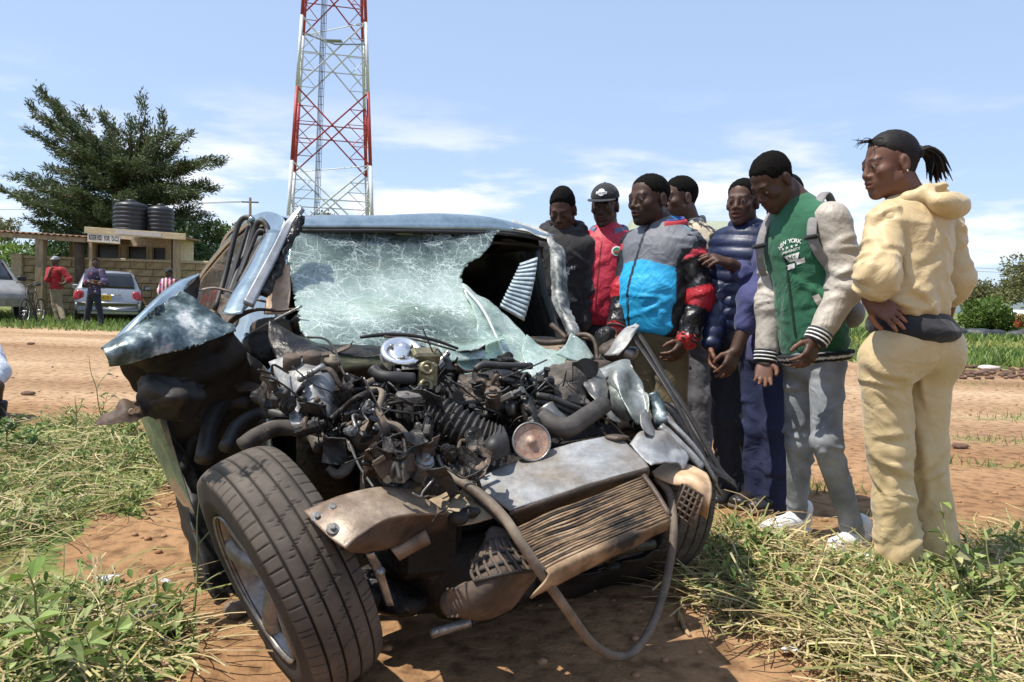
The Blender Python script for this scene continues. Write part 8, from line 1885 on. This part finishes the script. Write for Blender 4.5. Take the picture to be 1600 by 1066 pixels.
far_person('man in a red polo shirt leaning on a dark post under the carport', dict(head=(86, 408), neck=(87, 418), pelvis=(88, 451), sh_l=(98, 422, -.1), sh_r=(77, 422, .1), el_l=(108, 437, -.1), wr_l=(99, 444, -.25), hd_l=(93, 446, -.28), el_r=(75, 437, -.1), wr_r=(79, 425, -.3), hd_r=(81, 419, -.28),
    hip_l=(91, 454), hip_r=(84, 454), kn_l=(93, 477), kn_r=(86, 477), an_l=(99, 497, -.2), an_r=(91, 498, -.05)), 21.0, 10, 15, CLOTH('red_polo', (.26, .008, .014)), CLOTH('khaki_far', (.20, .16, .10)), .25, cap=mat('grey_cap', (.25, .25, .27)))
def floral(V):
    c = np.tile(np.array([.035, .030, .075]), (len(V), 1)); a = wob(V, 26, 1); b_ = wob(V, 30, 3); c[a > .8] = (.45, .10, .05); c[b_ > .95] = (.5, .47, .45); c[(a < -.9)] = (.12, .14, .3); return c
far_person('man in a dark flowered shirt standing with folded arms behind the hatchback', dict(head=(149, 411), neck=(149, 420), pelvis=(147, 459), sh_l=(159, 425, -.05), sh_r=(138, 425, .05), el_l=(164, 441, -.15), wr_l=(150, 440, -.30), hd_l=(143, 438, -.3), el_r=(136, 441, -.12), wr_r=(152, 443, -.28), hd_r=(159, 441, -.28),
    hip_l=(151, 462), hip_r=(142, 462), kn_l=(155, 483), kn_r=(138, 483), an_l=(159, 503), an_r=(134, 504)), 19.9, -10, -35, mat('flower_print', (1, 1, 1), attr=True, rough=.85), MATS['black_trousers'], .3, col=floral)
def striped(V):
    h = V[:, 0] * 26 + V[:, 1] * 9; c = np.tile(np.array([.45, .03, .05]), (len(V), 1)); c[np.sin(h * 2.2) > .35] = (.6, .58, .58); c[np.sin(h * 2.2) < -.75] = (.06, .06, .2); return c
far_person('person in a red and white striped shirt by the right post of the shed', dict(head=(264, 427), neck=(264, 436), pelvis=(263, 470), sh_l=(272, 440), sh_r=(255, 440, .1), el_l=(276, 455), wr_l=(273, 468, -.1), hd_l=(272, 474, -.1), el_r=(250, 455), wr_r=(251, 468, -.1), hd_r=(252, 474, -.1),
    hip_l=(267, 473), hip_r=(259, 473), kn_l=(267, 490), kn_r=(259, 490), an_l=(267, 505), an_r=(259, 505)), 21.6, 20, 30, mat('striped_cotton', (1, 1, 1), attr=True, rough=.85), MATS['black_trousers'], .3, col=striped, cap=BLK)
far_person('person crouching with white shoes, cut off by the left edge of the picture', dict(head=(-52, 512), neck=(-44, 534), pelvis=(-46, 618, .1), sh_l=(-16, 548), sh_r=(-66, 548), el_l=(-4, 582, -.1), wr_l=(-20, 606, -.3), hd_l=(-34, 612, -.35), el_r=(-76, 584, -.1), wr_r=(-60, 606, -.3), hd_r=(-48, 612, -.35),
    hip_l=(-30, 624, .05), hip_r=(-60, 624, .05), kn_l=(-6, 604, -.38), kn_r=(-72, 604, -.38), an_l=(-8, 664, -.2), an_r=(-66, 664, -.2)), 5.9, 5, 5, CLOTH('pale_blue_cotton', (.50, .54, .62)), MATS['black_trousers'], .9, shoes=SHW, hp=30, grp=None, hem=.0)

# ------------------------------------------------------------------ tall weeds, sticks and litter near the camera
STEM = mat('weed_stem', (0.16, 0.20, 0.06), (0.30, 0.28, 0.12), scale=20, rough=.7)
def weed(px, py, h, n, label, lean=(0, 0), leaf=.06, cols=GREENS, seed=0, branches=3, dry=0.0):
    g = G(px, py); r = np.random.default_rng(seed + 77); t = thing('weed_plant', label, 'plant', (g[0], g[1], gh(g[0], g[1])), 'tall weeds round the wreck'); b = MB(); pos = []
    def stem(a, d, L_, rad):
        pts = [a]; k = 5
        for i in range(k): d = norm(d + r.normal(0, .16, 3) + UP * .05); pts.append(pts[-1] + d * L_ / k)
        b.add(tube(pts, [rad, rad * .8, rad * .4], 6, 14)); return spline(pts, 20)
    base = np.array([g[0], g[1], gh(g[0], g[1]) - .01]); C = stem(base, norm(np.array([lean[0], lean[1], 1.0])), h, .0042)
    cs = [C]
    for i in range(branches): cs.append(stem(C[r.integers(4, 14)], norm(np.array([r.normal(0, .7), r.normal(0, .7), .8])), h * r.uniform(.3, .55), .0026))
    for i in range(n): c = cs[r.integers(0, len(cs))]; pos.append(c[int(20 * r.beta(2.2, 1.2)) - 1 if r.random() < .9 else 19])
    part('stem', b.geo(), STEM, t)
    Q, c = leaves(np.array(pos), leaf, leaf * .52, cols, .5, .25); V, F, cc = quads_col(Q, c); part('leaves', (V, F), LEAF, t, False, cc)
weed(1508, 985, .42, 46, 'tall leafy weed right of the woman in cream, its tip above her hems', (.05, 0), .055, seed=1, branches=4)
weed(1545, 972, .30, 36, 'leafy weed with broad leaves between the tall weed and the bare stalk', (.1, 0), .06, seed=2)
weed(1592, 985, .36, 50, 'dense weed at the right edge of the picture', (-.05, 0), .055, seed=3, branches=5)
weed(1580, 930, .26, 40, 'bushy weed behind the dense one at the right edge', (.0, .1), .05, seed=4, branches=4)
weed(1455, 930, .16, 30, 'low dark green weed at the hem of the cream trousers', (-.2, 0), .05, seed=5)
weed(1180, 880, .17, 30, 'small weed in front of the navy trousers by the far tyre', (.1, 0), .045, seed=6)
weed(1215, 858, .13, 22, 'weed sprig beside the far white trainer', (.2, 0), .045, seed=16)
weed(96, 1062, .36, 12, 'thin stalk with broad pale leaves in the near left corner', (.02, 0), .075, np.array([(.22, .30, .08), (.28, .34, .12), (.16, .25, .05)]), 7, 1)
weed(150, 1085, .30, 14, 'drooping pale weed lowest in the left corner', (.2, 0), .07, np.array([(.22, .30, .08), (.28, .34, .12)]), 8, 2)
weed(165, 672, .56, 26, 'tall thin weed standing in front of the dirt road left of the torn wing', (-.05, 0), .05, seed=9, branches=4)
weed(122, 690, .34, 18, 'shorter thin weed left of the tall thin one', (-.3, 0), .045, seed=10)
weed(12, 715, .26, 40, 'dark leafy weed at the left edge by the crouching person', (.1, 0), .07, DK * 1.6, 11, 4)
weed(48, 720, .22, 36, 'second dark leafy weed near the left edge', (.1, 0), .065, DK * 1.9, 12, 4)
weed(262, 975, .16, 18, 'small yellowing weed on bare earth left of the near tyre', (.15, 0), .06, np.array([(.30, .33, .12), (.22, .28, .08)]), 13, 2)
weed(298, 990, .42, 8, 'dry brown stalk hanging by the near tyre', (.0, .1), .03, np.array([(.28, .16, .08), (.3, .22, .1)]), 14, 2)
weed(225, 700, .18, 34, 'low green weed beneath the rusty flange', (.1, 0), .055, seed=15, branches=4)
WOOD = mat('dry_stick', (0.30, 0.20, 0.10), (0.46, 0.33, 0.18), scale=14, rough=.8, bump=.4, bscale=60)
def stick(pts, r, label, lift=None):
    Q = []
    for i, q in enumerate(pts):
        g = G(q[0], q[1]); Q.append(np.array([g[0], g[1], gh(g[0], g[1]) + r * .8 + (q[2] if len(q) > 2 else 0)]))
    o = part('stick', tube(Q, [r, r * 1.05, r * .8], 8, 30), WOOD, base=Q[0]); tag(o, label, 'stick', 'dry sticks in the cut grass')
stick([(1184, 951), (1194, 985), (1246, 1006)], .008, 'curved dry stick nearest the hose')
stick([(1276, 953), (1260, 992), (1258, 1020)], .008, 'short forked upright-lying stick in the cut grass')
stick([(1259, 1010), (1318, 979), (1375, 981), (1444, 962)], .007, 'long thin dry stick across the middle of the cut grass')
stick([(1296, 1032), (1341, 1006), (1400, 984), (1440, 976)], .009, 'thicker dry stick slanting up to the right')
stick([(1341, 1020), (1412, 1021), (1487, 1015), (1590, 1004)], .009, 'longest dry stick lying level at the lower right')
stick([(1490, 1003), (1530, 980), (1572, 955), (1585, 948, .03)], .009, 'dry stick by the weeds at the right edge')
stick([(1280, 1052), (1330, 1030), (1360, 1044)], .005, 'thin crooked twig low in the cut grass')
stick([(1060, 958), (1070, 980), (1078, 990)], .008, 'short dark stick on the dirt right of the hose')
stick([(1330, 1048), (1372, 1058), (1400, 1062)], .012, 'flat splinter of wood at the bottom edge')
def litter(px, py, w, h, label, m, seed, cat='litter', lift=.01):
    g = G(px, py); c = np.array([g[0], g[1], gh(g[0], g[1]) + lift]); r = np.random.default_rng(seed)
    rows = [[c + np.array([a * w + r.normal(0, .1 * w), b_ * h + r.normal(0, .1 * h), .25 * w * r.random()]) for a in (-.5, 0, .5)] for b_ in (-.5, 0, .5)]
    o = part('scrap', sheet(rows, 14, 14, .0012, .004, 40, seed % 4, facet=.6), m, base=c); tag(o, label, cat, 'litter on the ground')
PAP = mat('white_paper', (.62, .60, .57), (.72, .70, .67), rough=.8); PLA = mat('clear_plastic_scrap', (.50, .50, .52), (.66, .66, .68), rough=.12, spec=.7)
litter(1224, 984, .07, .05, 'crumpled white scrap by the curved stick', PAP, 1); litter(1236, 1016, .05, .04, 'small white scrap under the forked stick', PAP, 2); litter(1318, 1012, .08, .05, 'pale scrap between the sticks', mat('pale_card', (.5, .42, .34), rough=.9), 3)
litter(168, 905, .07, .05, 'glinting plastic shreds on bare earth at the left', PLA, 4); litter(150, 958, .05, .05, 'clear plastic scrap in the left weeds', PLA, 5); litter(258, 910, .03, .03, 'tiny shard on the bare earth left of the tyre', PLA, 6)
litter(1352, 888, .07, .05, 'white scrap under the nearer white trainer', PAP, 7)
g = G(234, 978); o = part('plastic_bag', rock((g[0], g[1], .03), (.065, .05, .035), 3, 3), mat('dirty_bag', (.36, .30, .22), (.50, .44, .35), rough=.35, bump=.5, bscale=30), base=(g[0], g[1], 0)); tag(o, 'crumpled dirty plastic bag lying left of the near tyre', 'bag')
g = G(272, 1004); o = part('plastic_shard', box((g[0], g[1], .015), (.08, .05, .02), rotz(.5), .005), BLACK, base=(g[0], g[1], 0)); tag(o, 'black plastic shard beside the dirty bag', 'car debris')
g = G(368, 962); o = part('stone', rock((g[0], g[1], .02), (.045, .035, .03), 1, 2), mat('brown_stone', (.16, .11, .075), (.26, .19, .13), rough=.9, bump=.4), base=(g[0], g[1], 0)); tag(o, 'brown stone lying behind the near tyre', 'stone')
g = G(92, 538)
for px, py, lab in ((48, 538, 'dark clod far out on the dirt road at the left'), (44, 617, 'dark twig lying on the dirt road left of the thin weeds'), (1500, 700, 'dark lump of earth on the dirt right of the woman in cream')):
    g = G(px, py); o = part('clod', rock((g[0], g[1], .015), (.07, .04, .025), 2, 2), MATS['dark_soil'], base=(g[0], g[1], 0)); tag(o, lab, 'clod')
